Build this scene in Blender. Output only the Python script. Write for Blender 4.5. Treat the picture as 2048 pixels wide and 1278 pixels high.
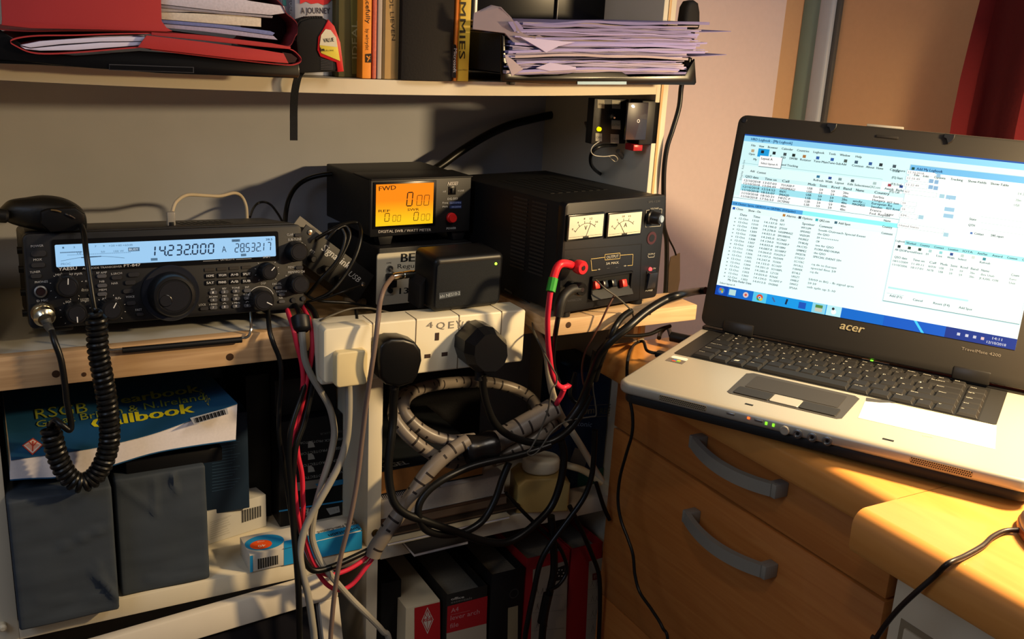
import bpy, bmesh, math, random
from mathutils import Matrix, Vector, noise
random.seed(7)
SC = bpy.context.scene
for o in list(bpy.data.objects): bpy.data.objects.remove(o)
COL = SC.collection
R = math.radians
# ---------------------------------------------------------------- camera (world: x right along the bookcase, y into it, z up; z = 0 is the radio shelf)
FPX = 1944.0
YAW, PIT, ROL = R(29.64), R(16.45), R(3.22)
CAM = Vector((0.0, -0.95, 0.3079))
def _cam_rows():
    fwd = Vector((math.sin(YAW)*math.cos(PIT), math.cos(YAW)*math.cos(PIT), -math.sin(PIT)))
    right = Vector((math.cos(YAW), -math.sin(YAW), 0)); up = right.cross(fwd)
    c, s = math.cos(ROL), math.sin(ROL)
    return (c*right + s*up), (-s*right + c*up), fwd
CR, CU, CF = _cam_rows()
cd = bpy.data.cameras.new('camera'); cam = bpy.data.objects.new('camera', cd); COL.objects.link(cam)
cd.sensor_width = 36.0; cd.lens = FPX/2048*36.0; cd.clip_start = 0.01
mw = Matrix.Identity(4)
for i in range(3):
    mw[i][0] = CR[i]; mw[i][1] = CU[i]; mw[i][2] = -CF[i]; mw[i][3] = CAM[i]
cam.matrix_world = mw
SC.camera = cam
# ---------------------------------------------------------------- world, lights, exposure
W = bpy.data.worlds.new('world'); SC.world = W; W.use_nodes = True
W.node_tree.nodes['Background'].inputs[0].default_value = (0.62, 0.58, 0.60, 1)
W.node_tree.nodes['Background'].inputs[1].default_value = 0.12
def area(name, loc, target, size, power, color, shape='DISK', size_y=None, spread=180):
    l = bpy.data.lights.new(name, 'AREA'); l.energy = power; l.color = color; l.shape = shape; l.size = size
    if size_y: l.size_y = size_y
    l.spread = R(spread)
    o = bpy.data.objects.new(name, l); COL.objects.link(o); o.location = loc
    d = Vector(target) - Vector(loc); o.rotation_euler = d.to_track_quat('-Z', 'Y').to_euler()
    return o
area('desk_lamp_light', (0.97, -0.58, 0.33), (0.86, -0.52, -0.05), 0.07, 16.0, (1.0, 0.72, 0.38))
area('added_wall_light', (0.92, -0.95, 1.00), (0.8, 0.1, 0.2), 0.42, 6.3, (1.0, 0.89, 0.77))  # added to brighten the back wall and shelf fronts, no lamp seen there
area('ceiling_lamp_light', (-0.20, -1.0, 1.2), (0.55, -0.1, -0.2), 0.10, 1.5, (1.0, 0.76, 0.52))
area('window_daylight', (-0.80, -0.80, 0.72), (0.10, 0.05, -0.10), 0.5, 4.0, (0.62, 0.76, 1.0), 'RECTANGLE', 0.5)
SC.view_settings.view_transform = 'Standard'; SC.view_settings.look = 'None'
SC.view_settings.exposure = 0.0; SC.view_settings.gamma = 1.0; SC.view_settings.use_curve_mapping = False
# ---------------------------------------------------------------- pixel -> place helpers (2048 x 1278 frame)
def ray(px, py): return (CR*((px-1024)/FPX) - CU*((py-639)/FPX) + CF)
def at(px, py, x=None, y=None, z=None):
    d = ray(px, py)
    if x is not None: t = (x-CAM.x)/d.x
    elif y is not None: t = (y-CAM.y)/d.y
    else: t = (z-CAM.z)/d.z
    return CAM + d*t
def loc(F, px, py, y=0.0, z=None, x=None):
    """point in frame F where the sight line of a pixel meets the local plane y (or z or x)"""
    I = F.inverted(); o = I @ CAM; d = I.to_3x3() @ ray(px, py)
    if z is not None: t = (z-o.z)/d.z
    elif x is not None: t = (x-o.x)/d.x
    else: t = (y-o.y)/d.y
    return o + d*t
def frame(o, yaw=0, tilt=0, roll=0):
    return Matrix.Translation(o) @ Matrix.Rotation(R(yaw), 4, 'Z') @ Matrix.Rotation(R(tilt), 4, 'X') @ Matrix.Rotation(R(roll), 4, 'Y')
I4 = Matrix.Identity(4)
# ---------------------------------------------------------------- materials
def lin(c): return tuple((v/12.92 if v <= 0.04045 else ((v+0.055)/1.055)**2.4) for v in c)
def hx(h): return lin(tuple(int(h[i:i+2], 16)/255 for i in (0, 2, 4)))
_mats = {}
def mat(name, color, rough=0.5, metal=0.0, var=0.08, scale=60, bump=0.0, emit=0, coat=0, spec=0.28, trans=0):
    if name in _mats: return _mats[name]
    m = bpy.data.materials.new(name); m.use_nodes = True; nt = m.node_tree; b = nt.nodes['Principled BSDF']
    c = hx(color)
    b.inputs['Roughness'].default_value = rough; b.inputs['Metallic'].default_value = metal
    b.inputs['Coat Weight'].default_value = coat; b.inputs['Specular IOR Level'].default_value = spec
    b.inputs['Transmission Weight'].default_value = trans
    if var or bump:
        tc = nt.nodes.new('ShaderNodeTexCoord'); nz = nt.nodes.new('ShaderNodeTexNoise'); nz.inputs['Scale'].default_value = scale
        nz.inputs['Detail'].default_value = 4
        nt.links.new(tc.outputs['Object'], nz.inputs['Vector'])
        mr = nt.nodes.new('ShaderNodeMapRange'); mr.inputs[3].default_value = 1-var; mr.inputs[4].default_value = 1+var
        nt.links.new(nz.outputs['Fac'], mr.inputs[0])
        mx = nt.nodes.new('ShaderNodeVectorMath'); mx.operation = 'SCALE'; mx.inputs[0].default_value = c
        nt.links.new(mr.outputs[0], mx.inputs['Scale']); nt.links.new(mx.outputs[0], b.inputs['Base Color'])
        if bump:
            bp = nt.nodes.new('ShaderNodeBump'); bp.inputs['Strength'].default_value = bump; bp.inputs['Distance'].default_value = 0.001
            nt.links.new(nz.outputs['Fac'], bp.inputs['Height']); nt.links.new(bp.outputs[0], b.inputs['Normal'])
    else: b.inputs['Base Color'].default_value = (*c, 1)
    if emit:
        b.inputs['Emission Color'].default_value = (*c, 1); b.inputs['Emission Strength'].default_value = emit
        b.inputs['Base Color'].default_value = (c[0]*.1, c[1]*.1, c[2]*.1, 1)
    _mats[name] = m; return m
def glow(h, e=1.0): return mat('glow_%s_%.2f' % (h, e), h, 0.6, var=0, emit=e, spec=0.15)
def flat(h, rough=0.6): return mat('print_%s' % h, h, rough, var=0)
def wood(name, c1, c2, scale=(3, 60, 60), rough=0.5, wave=True, coat=0):
    m = bpy.data.materials.new(name); m.use_nodes = True; nt = m.node_tree; b = nt.nodes['Principled BSDF']
    tc = nt.nodes.new('ShaderNodeTexCoord'); mp = nt.nodes.new('ShaderNodeMapping'); mp.inputs['Scale'].default_value = scale
    nt.links.new(tc.outputs['Object'], mp.inputs[0])
    nz = nt.nodes.new('ShaderNodeTexNoise'); nz.inputs['Scale'].default_value = 1.0; nz.inputs['Detail'].default_value = 6; nz.inputs['Distortion'].default_value = 1.2
    nt.links.new(mp.outputs[0], nz.inputs['Vector'])
    rp = nt.nodes.new('ShaderNodeValToRGB'); rp.color_ramp.elements[0].color = (*hx(c1), 1); rp.color_ramp.elements[1].color = (*hx(c2), 1)
    rp.color_ramp.elements[0].position = 0.35; rp.color_ramp.elements[1].position = 0.65
    nt.links.new(nz.outputs['Fac'], rp.inputs[0]); nt.links.new(rp.outputs[0], b.inputs['Base Color'])
    bp = nt.nodes.new('ShaderNodeBump'); bp.inputs['Strength'].default_value = 0.15; bp.inputs['Distance'].default_value = 0.0006
    nt.links.new(nz.outputs['Fac'], bp.inputs['Height']); nt.links.new(bp.outputs[0], b.inputs['Normal'])
    b.inputs['Roughness'].default_value = rough; b.inputs['Coat Weight'].default_value = coat
    _mats[name] = m; return m
# ---------------------------------------------------------------- mesh building
_textcache = {}
def text_mesh(s, bold=0.0, res=2, shear=0.0):
    k = (s, bold, res, shear)
    if k in _textcache: return _textcache[k]
    cu = bpy.data.curves.new('t', 'FONT'); cu.body = s; cu.size = 1.0; cu.resolution_u = res; cu.offset = bold; cu.shear = shear
    ob = bpy.data.objects.new('t', cu); COL.objects.link(ob)
    me = bpy.data.meshes.new_from_object(ob)
    vs = [tuple(v.co[:2]) for v in me.vertices]; fs = [tuple(p.vertices) for p in me.polygons]
    bpy.data.objects.remove(ob); bpy.data.curves.remove(cu); bpy.data.meshes.remove(me)
    _textcache[k] = (vs, fs); return vs, fs
def smooth(pts, k=6, closed=False):
    P = [Vector(p) for p in pts]; out = []
    n = len(P)
    for i in range(n-1):
        p0 = P[max(i-1, 0)]; p1 = P[i]; p2 = P[i+1]; p3 = P[min(i+2, n-1)]
        for j in range(k):
            t = j/k
            out.append(0.5*((2*p1) + (-p0+p2)*t + (2*p0-5*p1+4*p2-p3)*t*t + (-p0+3*p1-3*p2+p3)*t**3))
    out.append(P[-1]); return out
FR = {}
class MB:
    def __init__(s, F=I4): s.F = F; s.v = []; s.f = []; s.mi = []; s.mats = []
    def m(s, material):
        if material is None: return 0
        if material not in s.mats: s.mats.append(material)
        return s.mats.index(material)
    def add(s, vs, fs, material, M=None):
        b = len(s.v); k = s.m(material)
        s.v += [(M @ Vector(v)) if M else Vector(v) for v in vs]
        s.f += [tuple(i+b for i in f) for f in fs]; s.mi += [k]*len(fs)
    def frombm(s, bm, material, M=None):
        bm.verts.index_update()
        s.add([v.co.copy() for v in bm.verts], [tuple(v.index for v in f.verts) for f in bm.faces], material, M); bm.free()
    def box(s, c, d, material, bev=0.0, seg=2, M=None):
        bm = bmesh.new(); bmesh.ops.create_cube(bm, size=1)
        for v in bm.verts: v.co = Vector((v.co.x*d[0], v.co.y*d[1], v.co.z*d[2]))
        if bev: bmesh.ops.bevel(bm, geom=bm.edges[:], offset=min(bev, min(d)*.49), segments=seg, affect='EDGES', profile=.5)
        T = Matrix.Translation(c)
        if M: T = T @ M
        s.frombm(bm, material, T)
    def bx(s, x0, x1, y0, y1, z0, z1, material, bev=0.0, seg=2):
        s.box(((x0+x1)/2, (y0+y1)/2, (z0+z1)/2), (abs(x1-x0), abs(y1-y0), abs(z1-z0)), material, bev, seg)
    def lathe(s, prof, origin, axis, material, n=24, caps=True):
        ax = Vector(axis).normalized(); q = Vector((0, 0, 1)).rotation_difference(ax).to_matrix()
        o = Vector(origin); vs = []; fs = []
        for r, h in prof:
            for i in range(n):
                a = 2*math.pi*i/n; vs.append(o + q @ Vector((r*math.cos(a), r*math.sin(a), h)))
        for j in range(len(prof)-1):
            for i in range(n):
                i2 = (i+1) % n; fs.append((j*n+i, j*n+i2, (j+1)*n+i2, (j+1)*n+i))
        if caps:
            fs.append(tuple(range(n))[::-1]); fs.append(tuple((len(prof)-1)*n+i for i in range(n)))
        s.add(vs, fs, material)
    def cyl(s, p0, p1, r, material, n=20, r1=None, bev=0.0):
        p0 = Vector(p0); p1 = Vector(p1); L = (p1-p0).length; r1 = r if r1 is None else r1
        pr = [(r, 0), (r1, L)] if not bev else [(r-bev, 0), (r, bev), (r1, L-bev), (r1-bev, L)]
        s.lathe(pr, p0, p1-p0, material, n)
    def prism(s, poly, y0, y1, material, bev=0.0, axis='y', seg=2):
        """polygon in (a, b) extruded; axis y: (x, z), axis z: (x, y), axis x: (y, z)"""
        def P(a, b, t): return {'y': Vector((a, t, b)), 'z': Vector((a, b, t)), 'x': Vector((t, a, b))}[axis]
        bm = bmesh.new(); A = [bm.verts.new(P(a, b, y0)) for a, b in poly]; B = [bm.verts.new(P(a, b, y1)) for a, b in poly]
        n = len(poly); e = []
        f1 = bm.faces.new(A); f2 = bm.faces.new(B[::-1])
        for i in range(n): bm.faces.new((A[i], B[i], B[(i+1) % n], A[(i+1) % n]))
        bmesh.ops.recalc_face_normals(bm, faces=bm.faces[:])
        if bev: bmesh.ops.bevel(bm, geom=list(set(f1.edges[:]+f2.edges[:])), offset=bev, segments=seg, affect='EDGES', profile=.5)
        s.frombm(bm, material)
    def ribbon(s, pts, y0, y1, th, material, dz=0.0, curl=None):
        """a sheet whose front edge follows pts (x, z) and which runs back from y0 to y1"""
        n = len(pts); vs = []; fs = []; K = 5
        for k in range(K+1):
            t = k/K; y = y0+(y1-y0)*t
            for x, z in pts: vs += [(x, y, z+dz*t+th/2), (x, y, z+dz*t-th/2)]
        for k in range(K):
            for i in range(n-1):
                a = k*2*n+2*i; b = a+2*n
                fs += [(a, a+2, b+2, b), (a+1, b+1, b+3, a+3)]
            a = k*2*n; b = a+2*n; fs.append((a, b, b+1, a+1))
            a = k*2*n+2*(n-1); b = a+2*n; fs.append((a, a+1, b+1, b))
        for i in range(n-1):
            a = 2*i; fs.append((a, a+1, a+3, a+2)); a += K*2*n; fs.append((a, a+2, a+3, a+1))
        s.add(vs, fs, material)
    def tube(s, pts, r, material, n=10, taper=None, alt=None):
        P = [Vector(p) for p in pts]; N = len(P); T = []
        for i in range(N): T.append((P[min(i+1, N-1)]-P[max(i-1, 0)]).normalized())
        u = T[0].orthogonal().normalized(); vs = []; fs = []
        for i in range(N):
            if i: u = (u - T[i]*u.dot(T[i])).normalized()
            w = T[i].cross(u); rr = r if taper is None else r*taper(i/(N-1))
            for k in range(n):
                a = 2*math.pi*k/n; vs.append(P[i]+(u*math.cos(a)+w*math.sin(a))*rr)
        b = len(s.v); k0 = s.m(material); k1 = s.m(alt[0]) if alt else k0
        s.v += vs
        for i in range(N-1):
            for k in range(n):
                k2 = (k+1) % n; s.f.append((b+i*n+k, b+i*n+k2, b+(i+1)*n+k2, b+(i+1)*n+k))
                s.mi.append(k1 if alt and alt[1](i, k) else k0)
        s.f.append(tuple(b+k for k in range(n))[::-1]); s.mi.append(k0)
        s.f.append(tuple(b+(N-1)*n+k for k in range(n))); s.mi.append(k0)
    def disc(s, c, r, material, n=24, rz=None, ang=0):
        rz = rz or r
        vs = [(c[0]+r*math.cos(2*math.pi*i/n)*math.cos(ang)-rz*math.sin(2*math.pi*i/n)*math.sin(ang), c[1], c[2]+r*math.cos(2*math.pi*i/n)*math.sin(ang)+rz*math.sin(2*math.pi*i/n)*math.cos(ang)) for i in range(n)]
        s.add(vs, [tuple(range(n))], material)
    def poly(s, pts, material): s.add(pts, [tuple(range(len(pts)))], material)
    def line(s, a, b, w, material, nrm=(0, -1, 0)):
        a = Vector(a); b = Vector(b); d = (b-a).normalized(); o = d.cross(Vector(nrm)).normalized()*w/2
        s.poly([a-o, b-o, b+o, a+o], material)
    def text(s, t, p0, p1, h, material, nrm=(0, -1, 0), bold=0.0, res=2, shear=0.0):
        """text with its baseline from p0 to p1, capital height h, facing nrm"""
        vs, fs = text_mesh(t, 0.0, max(res, 2), shear)
        if not vs: return
        if bold > 0.008:   # heavier lettering: the same outlines a hair apart
            dv = (Vector(p1)-Vector(p0)).normalized(); e = h*min(bold, .06)*1.3
            for sg_ in (-1, 1): s.text(t, Vector(p0)+dv*e*sg_+Vector(nrm)*0.00002*sg_, Vector(p1)+dv*e*sg_+Vector(nrm)*0.00002*sg_, h*(1+.0*sg_), material, nrm, 0.0, res, shear)
        x0 = min(v[0] for v in vs); x1 = max(v[0] for v in vs)
        p0 = Vector(p0); p1 = Vector(p1); d = p1-p0; L = d.length; d.normalize(); up = Vector(nrm).cross(d).normalized()
        k = L/(x1-x0); kh = h/0.70
        s.add([p0 + d*((v[0]-x0)*k) + up*(v[1]*kh) for v in vs], fs, material)
    def build(s, name, parent=None, label=None, cat=None, group=None, kind=None, ang=35, base=None):
        me = bpy.data.meshes.new(name); o = bpy.data.objects.new(name, me); COL.objects.link(o)
        W_ = [s.F @ v for v in s.v]
        if parent is not None:
            F = FR[parent]; inv = F.inverted(); W_ = [inv @ v for v in W_]; o.parent = parent; FR[o] = F
        else:
            if base is None:
                xs = [v.x for v in W_]; ys = [v.y for v in W_]; zs = [v.z for v in W_]
                base = Vector(((min(xs)+max(xs))/2, (min(ys)+max(ys))/2, min(zs)))
            F = Matrix.Translation(base); W_ = [v-base for v in W_]; o.location = base; FR[o] = F
        me.from_pydata([tuple(v) for v in W_], [], s.f)
        for m_ in s.mats: me.materials.append(m_)
        me.polygons.foreach_set('material_index', s.mi)
        me.polygons.foreach_set('use_smooth', [True]*len(me.polygons))
        me.update(); me.validate()
        try: me.set_sharp_from_angle(angle=R(ang))
        except Exception: pass
        if label: o['label'] = label
        if cat: o['category'] = cat
        if group: o['group'] = group
        if kind: o['kind'] = kind
        return o
def thing(name, label, cat, F, group=None):
    o = bpy.data.objects.new(name, None); COL.objects.link(o); o.matrix_world = F; o.empty_display_size = 0.02
    o['label'] = label; o['category'] = cat
    if group: o['group'] = group
    FR[o] = F; return o
class Pan(MB):
    """thin printing and small raised marks on the local plane y = d of frame F, laid out from sightings"""
    def __init__(s, F, d=-0.0004): super().__init__(F); s.d = d
    def q(s, px, py, d=None): 
        return loc(s.F, px, py, y=s.d if d is None else d)
    def t(s, txt, x0, y0, x1, y1, h, material, bold=0.0, res=1, shear=0.0):
        a = s.q(x0, y0); b = s.q(x1, y1); c = s.q(x0, y0-h)
        s.text(txt, a, b, (c-a).length, material, bold=bold, res=res, shear=shear)
    def rect(s, pts, material, d=None): s.poly([s.q(x, y, d) for x, y in pts], material)
    def l(s, x0, y0, x1, y1, w, material): s.line(s.q(x0, y0), s.q(x1, y1), w, material)
SEG = {'0': 'abcdef', '1': 'bc', '2': 'abged', '3': 'abgcd', '4': 'fgbc', '5': 'afgcd', '6': 'afgedc', '7': 'abc', '8': 'abcdefg', '9': 'abfgcd', 'A': 'abcefg'}
def seg7(s, ch, p, ux, uz, w, h, t, material):
    """one seven segment digit, lower left corner p"""
    p = Vector(p); ux = Vector(ux).normalized(); uz = Vector(uz).normalized()
    def P(a, b): return p+ux*a+uz*b
    H = {'a': h, 'g': h/2, 'd': 0}
    for c in SEG.get(ch, ''):
        if c in H:
            z = H[c]; s.poly([P(t*.15, z), P(t*.6, z+t*.5), P(w-t*.6, z+t*.5), P(w-t*.15, z), P(w-t*.6, z-t*.5), P(t*.6, z-t*.5)], material)
        else:
            x = 0 if c in 'ef' else w; z0 = 0 if c in 'ec' else h/2
            s.poly([P(x, z0+t*.15), P(x-t*.5, z0+t*.6), P(x-t*.5, z0+h/2-t*.6), P(x, z0+h/2-t*.15), P(x+t*.5, z0+h/2-t*.6), P(x+t*.5, z0+t*.6)][::-1], material)
def rrect(x0, x1, z0, z1, r, k=5):
    out = []
    for cx, cz, a0 in ((x1-r, z1-r, 0), (x0+r, z1-r, 90), (x0+r, z0+r, 180), (x1-r, z0+r, 270)):
        for i in range(k+1):
            a = R(a0+90*i/k); out.append((cx+r*math.cos(a), cz+r*math.sin(a)))
    return out
# ================================================================ shared materials
M_cream = mat('cream_laminate', 'C9BFA8', 0.45, var=0.05, scale=12)
M_back = mat('bookcase_back_panel', 'A8AAB0', 0.7, var=0.06, scale=20)
M_pine = wood('pine', 'A88660', 'C6A47A', (4, 30, 90), 0.55)
M_pine2 = wood('pine_lighter', 'B6946C', 'CCAE86', (4, 30, 90), 0.6)
M_greytop = mat('grey_white_board', '9C9A92', 0.5, var=0.05, scale=15)
M_tan = wood('pale_ply', 'B6925F', 'CDAA78', (4, 40, 40), 0.6)
M_wall = mat('plaster_pink_beige', 'D6C4C2', 0.9, var=0.04, scale=120, bump=0.2)
M_wall2 = mat('plaster_shade_tan', 'C09A74', 0.9, var=0.04, scale=120, bump=0.2)  # shade on the pink wall, put into the colour as tan
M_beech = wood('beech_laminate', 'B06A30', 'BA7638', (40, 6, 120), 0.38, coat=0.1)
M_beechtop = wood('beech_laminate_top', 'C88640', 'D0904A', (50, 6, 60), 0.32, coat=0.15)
M_white = mat('white_paint', 'D2C4A6', 0.4, var=0.03)
M_paper = mat('paper_white', 'D6D2DA', 0.85, var=0.05, scale=30)
M_pages = mat('page_block', 'D9D2D2', 0.9, var=0.10, scale=400)
M_blk = mat('black_plastic', '0E0E10', 0.45, var=0.1, scale=300)
M_blkg = mat('black_plastic_gloss', '0A0A0C', 0.25, var=0.05)
M_blkm = mat('black_plastic_matt', '131315', 0.7, var=0.12, scale=500, bump=0.3)
M_blkmet = mat('black_painted_metal', '0F0F11', 0.5, 0.0, var=0.1, scale=250, bump=0.1)
M_cable = mat('black_cable_sheath', '0C0C0C', 0.35, var=0.05)
M_dgrey = mat('dark_grey_plastic', '2B2C30', 0.5, var=0.06)
M_red = mat('red_plastic', 'C01E22', 0.4, var=0.05)
M_redcable = mat('red_cable_sheath', 'C42A40', 0.4, var=0.04)
M_greycable = mat('grey_cable_sheath', '8C877C', 0.5, var=0.05)
M_browncable = mat('brown_grey_cable_sheath', '6B5A52', 0.5, var=0.05)
M_whitecable = mat('cream_cable_sheath', 'B4A68C', 0.5, var=0.05)
M_chrome = mat('bright_metal', 'D8D4C8', 0.18, 1.0, var=0.02)
M_steel = mat('brushed_steel', '9A9A98', 0.35, 1.0, var=0.05)
M_ivory = mat('ivory_plastic', 'D6CDB4', 0.35, var=0.02)
M_ivory2 = mat('ivory_plastic_yellowed', 'CDBD92', 0.4, var=0.04)
M_card = mat('red_card', 'A02E30', 0.75, var=0.06, scale=40)
M_card2 = mat('dark_red_card', '6A1C22', 0.8, var=0.06, scale=40)
M_ink = flat('141414'); M_prt = flat('B8B8B8')
# ================================================================ setting
def struct(mb, name, **k): return mb.build(name, kind='structure', **k)
FLOOR = -0.80
m = MB(); m.bx(-0.9, 1.9, -1.6, 0.27, FLOOR-0.03, FLOOR, wood('floor_boards', '4A3424', '5E432E', (6, 60, 10), 0.5)); struct(m, 'floor')
m = MB(); m.bx(-0.9, 1.157, 0.262, 0.30, FLOOR, 1.4, M_wall); struct(m, 'wall_back')
# right hand wall with shade painted tan; the rounded corner imitates a soft shadow edge
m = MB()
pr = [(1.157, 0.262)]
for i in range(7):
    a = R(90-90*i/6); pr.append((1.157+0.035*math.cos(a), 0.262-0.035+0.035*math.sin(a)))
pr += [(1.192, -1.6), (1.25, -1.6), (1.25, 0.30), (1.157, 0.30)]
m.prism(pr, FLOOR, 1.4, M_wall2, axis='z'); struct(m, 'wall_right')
# vertical grey green trim with a pale rounded bead, on the right wall
Mg1 = mat('trim_grey_green', '768E86', 0.5, var=0.04); Mg2 = mat('trim_grey', 'A2AAB4', 0.35, var=0.05)
def ywall(px, py): return at(px, py, x=1.19).y
y0, y1, y2, y3 = ywall(1600, 120), ywall(1634, 120), ywall(1662, 120), ywall(1668, 120)
m = MB(); m.bx(1.182, 1.192, y1, y0, FLOOR, 1.4, Mg1, 0.002); m.bx(1.178, 1.192, y2, y1, FLOOR, 1.4, Mg2, 0.005, 3); m.bx(1.185, 1.192, y3-0.002, y2, FLOOR, 1.4, mat('trim_painted_shadow', '4A4A48', 0.6, var=0), 0.001)  # last strip is a shadow line painted dark beside the bead
struct(m, 'trim_1')
# ================================================================ bookcase
BX1 = 0.719
bc = thing('bookcase', 'cream bookcase with three shelves and a centre divider, packed with radio gear', 'bookcase', frame((0.36, 0.13, FLOOR)))
def p(mb, name, par, **k): return mb.build(name, par, **k)
m = MB(); m.bx(-0.018, 0.001, 0, 0.262, FLOOR, 0.9, M_cream, 0.0008); p(m, 'side_panel', bc)
m = MB(); m.bx(BX1, BX1+0.018, 0, 0.262, FLOOR, 0.9, M_cream, 0.0008)
m.bx(BX1+0.0065, BX1+0.010, -0.0012, 0.0, -0.1, 0.9, wood('edge_band', 'B58E5C', 'C8A270', (30, 30, 3)), 0.0004); p(m, 'side_panel', bc)
m = MB(); m.bx(0.001, BX1, 0.252, 0.258, FLOOR+0.05, 0.9, M_back); p(m, 'back_panel', bc)
# upper shelf, sagging a little in the middle
def shelfz(x): return 0.2465-0.0065*(1-((x-0.36)/0.36)**2)
m = MB(); K = 24; vs = []; fs = []
for i in range(K+1):
    x = 0.001+(BX1-0.001)*i/K; z = shelfz(x)
    for y, zz in ((0, z), (0.252, z), (0.252, z+0.0145), (0, z+0.0145)): vs.append((x, y, zz))
for i in range(K):
    for k in range(4):
        a = i*4+k; b = i*4+(k+1) % 4; fs.append((a, b, b+4, a+4))
fs += [(0, 3, 2, 1), (K*4, K*4+1, K*4+2, K*4+3)]
m.add(vs, fs, M_cream); p(m, 'upper_shelf', bc)
m = MB(); m.bx(0.001, 0.29, 0.0125, 0.252, -0.0325, -0.0008, M_greytop, 0.0006); m.bx(0.29, 0.55, 0.045, 0.252, -0.042, -0.021, M_tan, 0.0008)
m.bx(0.55, BX1, 0.02, 0.252, -0.042, -0.021, M_tan, 0.0008); p(m, 'middle_shelf', bc)
m = MB(); m.bx(0.001, 0.364, 0, 0.252, -0.295, -0.274, M_cream, 0.0008); m.bx(0.381, BX1, 0, 0.252, -0.295, -0.274, M_cream, 0.0008); p(m, 'lower_shelf', bc)
m = MB(); m.bx(0.001, 0.364, 0, 0.252, -0.735, -0.715, M_cream, 0.0008); m.bx(0.381, BX1, 0, 0.252, -0.735, -0.715, M_cream, 0.0008); p(m, 'bottom_shelf', bc)
m = MB(); m.bx(0.364, 0.381, 0, 0.252, -0.2765, -0.043, M_cream, 0.0008); m.bx(0.3655, 0.3795, 0.004, 0.252, -0.735, -0.2765, M_cream, 0.0008); dv = p(m, 'divider', bc)
c = at(751, 1066, y=0)
m = MB(); m.lathe([(0.0048, 0.0), (0.0048, 0.0008), (0.0034, 0.0012), (0.003, 0.0006), (0.001, 0.0004)], (c.x, -0.0, c.z), (0, -1, 0), mat('brass_screw', '6E5A34', 0.35, 1.0), 16); p(m, 'screw_cup', dv)
c = at(5, 1250, y=0)
m = MB(); m.lathe([(0.004, 0), (0.004, 0.006), (0.002, 0.008)], (c.x, 0, c.z), (0, -1, 0), M_white, 14); p(m, 'shelf_peg', bc)
# pine planks lying on the middle shelf level
def plank(x0, x1, ya, yb, za, zb, label, holes, mt):
    t = thing('pine_plank', label, 'plank', frame(((x0+x1)/2, ya, za)))
    m = MB(); m.bx(x0, x1, ya, yb, za, zb, mt, 0.0012); b = m.build('board', t)
    for px, py, r in holes:
        c = at(px, py, y=ya-0.0003); m = MB()
        m.lathe([(r, 0), (r, 0.0002), (r*.6, 0.0003)], (c.x, ya-0.0001, c.z), (0, -1, 0), flat('3A2412'), 16); m.build('knot_hole', t)
    return t
plank(0.0015, 0.289, -0.0015, 0.0115, -0.0325, -0.0002, 'pine edging strip along the shelf front under the radio transceiver', [(460, 714, 0.0038), (112, 748, 0.0036), (168, 749, 0.0022)], M_pine)
zt = 0.0005
a = at(1098, 641, z=zt); b = at(1335, 607, z=zt); RPY = a.y
plank(a.x, 0.765, RPY, -0.0025, zt-0.0195, zt, 'pine plank jutting forward under the black bench power supply', [(1137, 650, 0.0036), (1300, 628, 0.0016)], M_pine2)
PLX = a.x
# its support block behind, under the power supply
t = MB(); t.bx(PLX-0.001, 0.7175, -0.002, 0.235, -0.0203, zt, M_pine2, 0.001); t.build('pine_board', None, 'pine board behind the jutting plank, carrying the back of the power supply', 'board')
# ================================================================ desk
DZ = -0.0600
dk = thing('corner_desk', 'beech laminate corner worktop with rounded front edge, carrying the laptop', 'desk', frame((0.93, -0.3, FLOOR)))
def nosed(x0, x1, ya, yb, zt, th, mt, top):
    pr = [(x1, zt), (x1, zt-th), (x0+0.008, zt-th), (x0+0.003, zt-th+0.002), (x0+0.0005, zt-th+0.007)]
    for i in range(8):
        a = R(180-90*i/7); pr.append((x0+0.013+0.013*math.cos(a), zt-0.013+0.013*math.sin(a)))
    m = MB(); m.prism(pr, ya, yb, mt, axis='y'); return m
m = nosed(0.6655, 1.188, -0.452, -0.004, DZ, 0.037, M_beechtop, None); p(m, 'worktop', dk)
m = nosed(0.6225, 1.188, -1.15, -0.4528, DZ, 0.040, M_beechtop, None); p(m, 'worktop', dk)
DX = 0.692
ped = thing('drawer_pedestal', 'beech drawer pedestal with bowed grey handles beside the bookcase', 'drawer unit', frame((0.93, -0.23, FLOOR)))
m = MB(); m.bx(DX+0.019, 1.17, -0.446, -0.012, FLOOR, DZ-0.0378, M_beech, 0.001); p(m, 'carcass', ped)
def gapz(px, py): return at(px, py, x=DX).z
g1 = (gapz(1239, 861)+gapz(1765, 1198))/2; g2 = gapz(1206, 1191)
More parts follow.
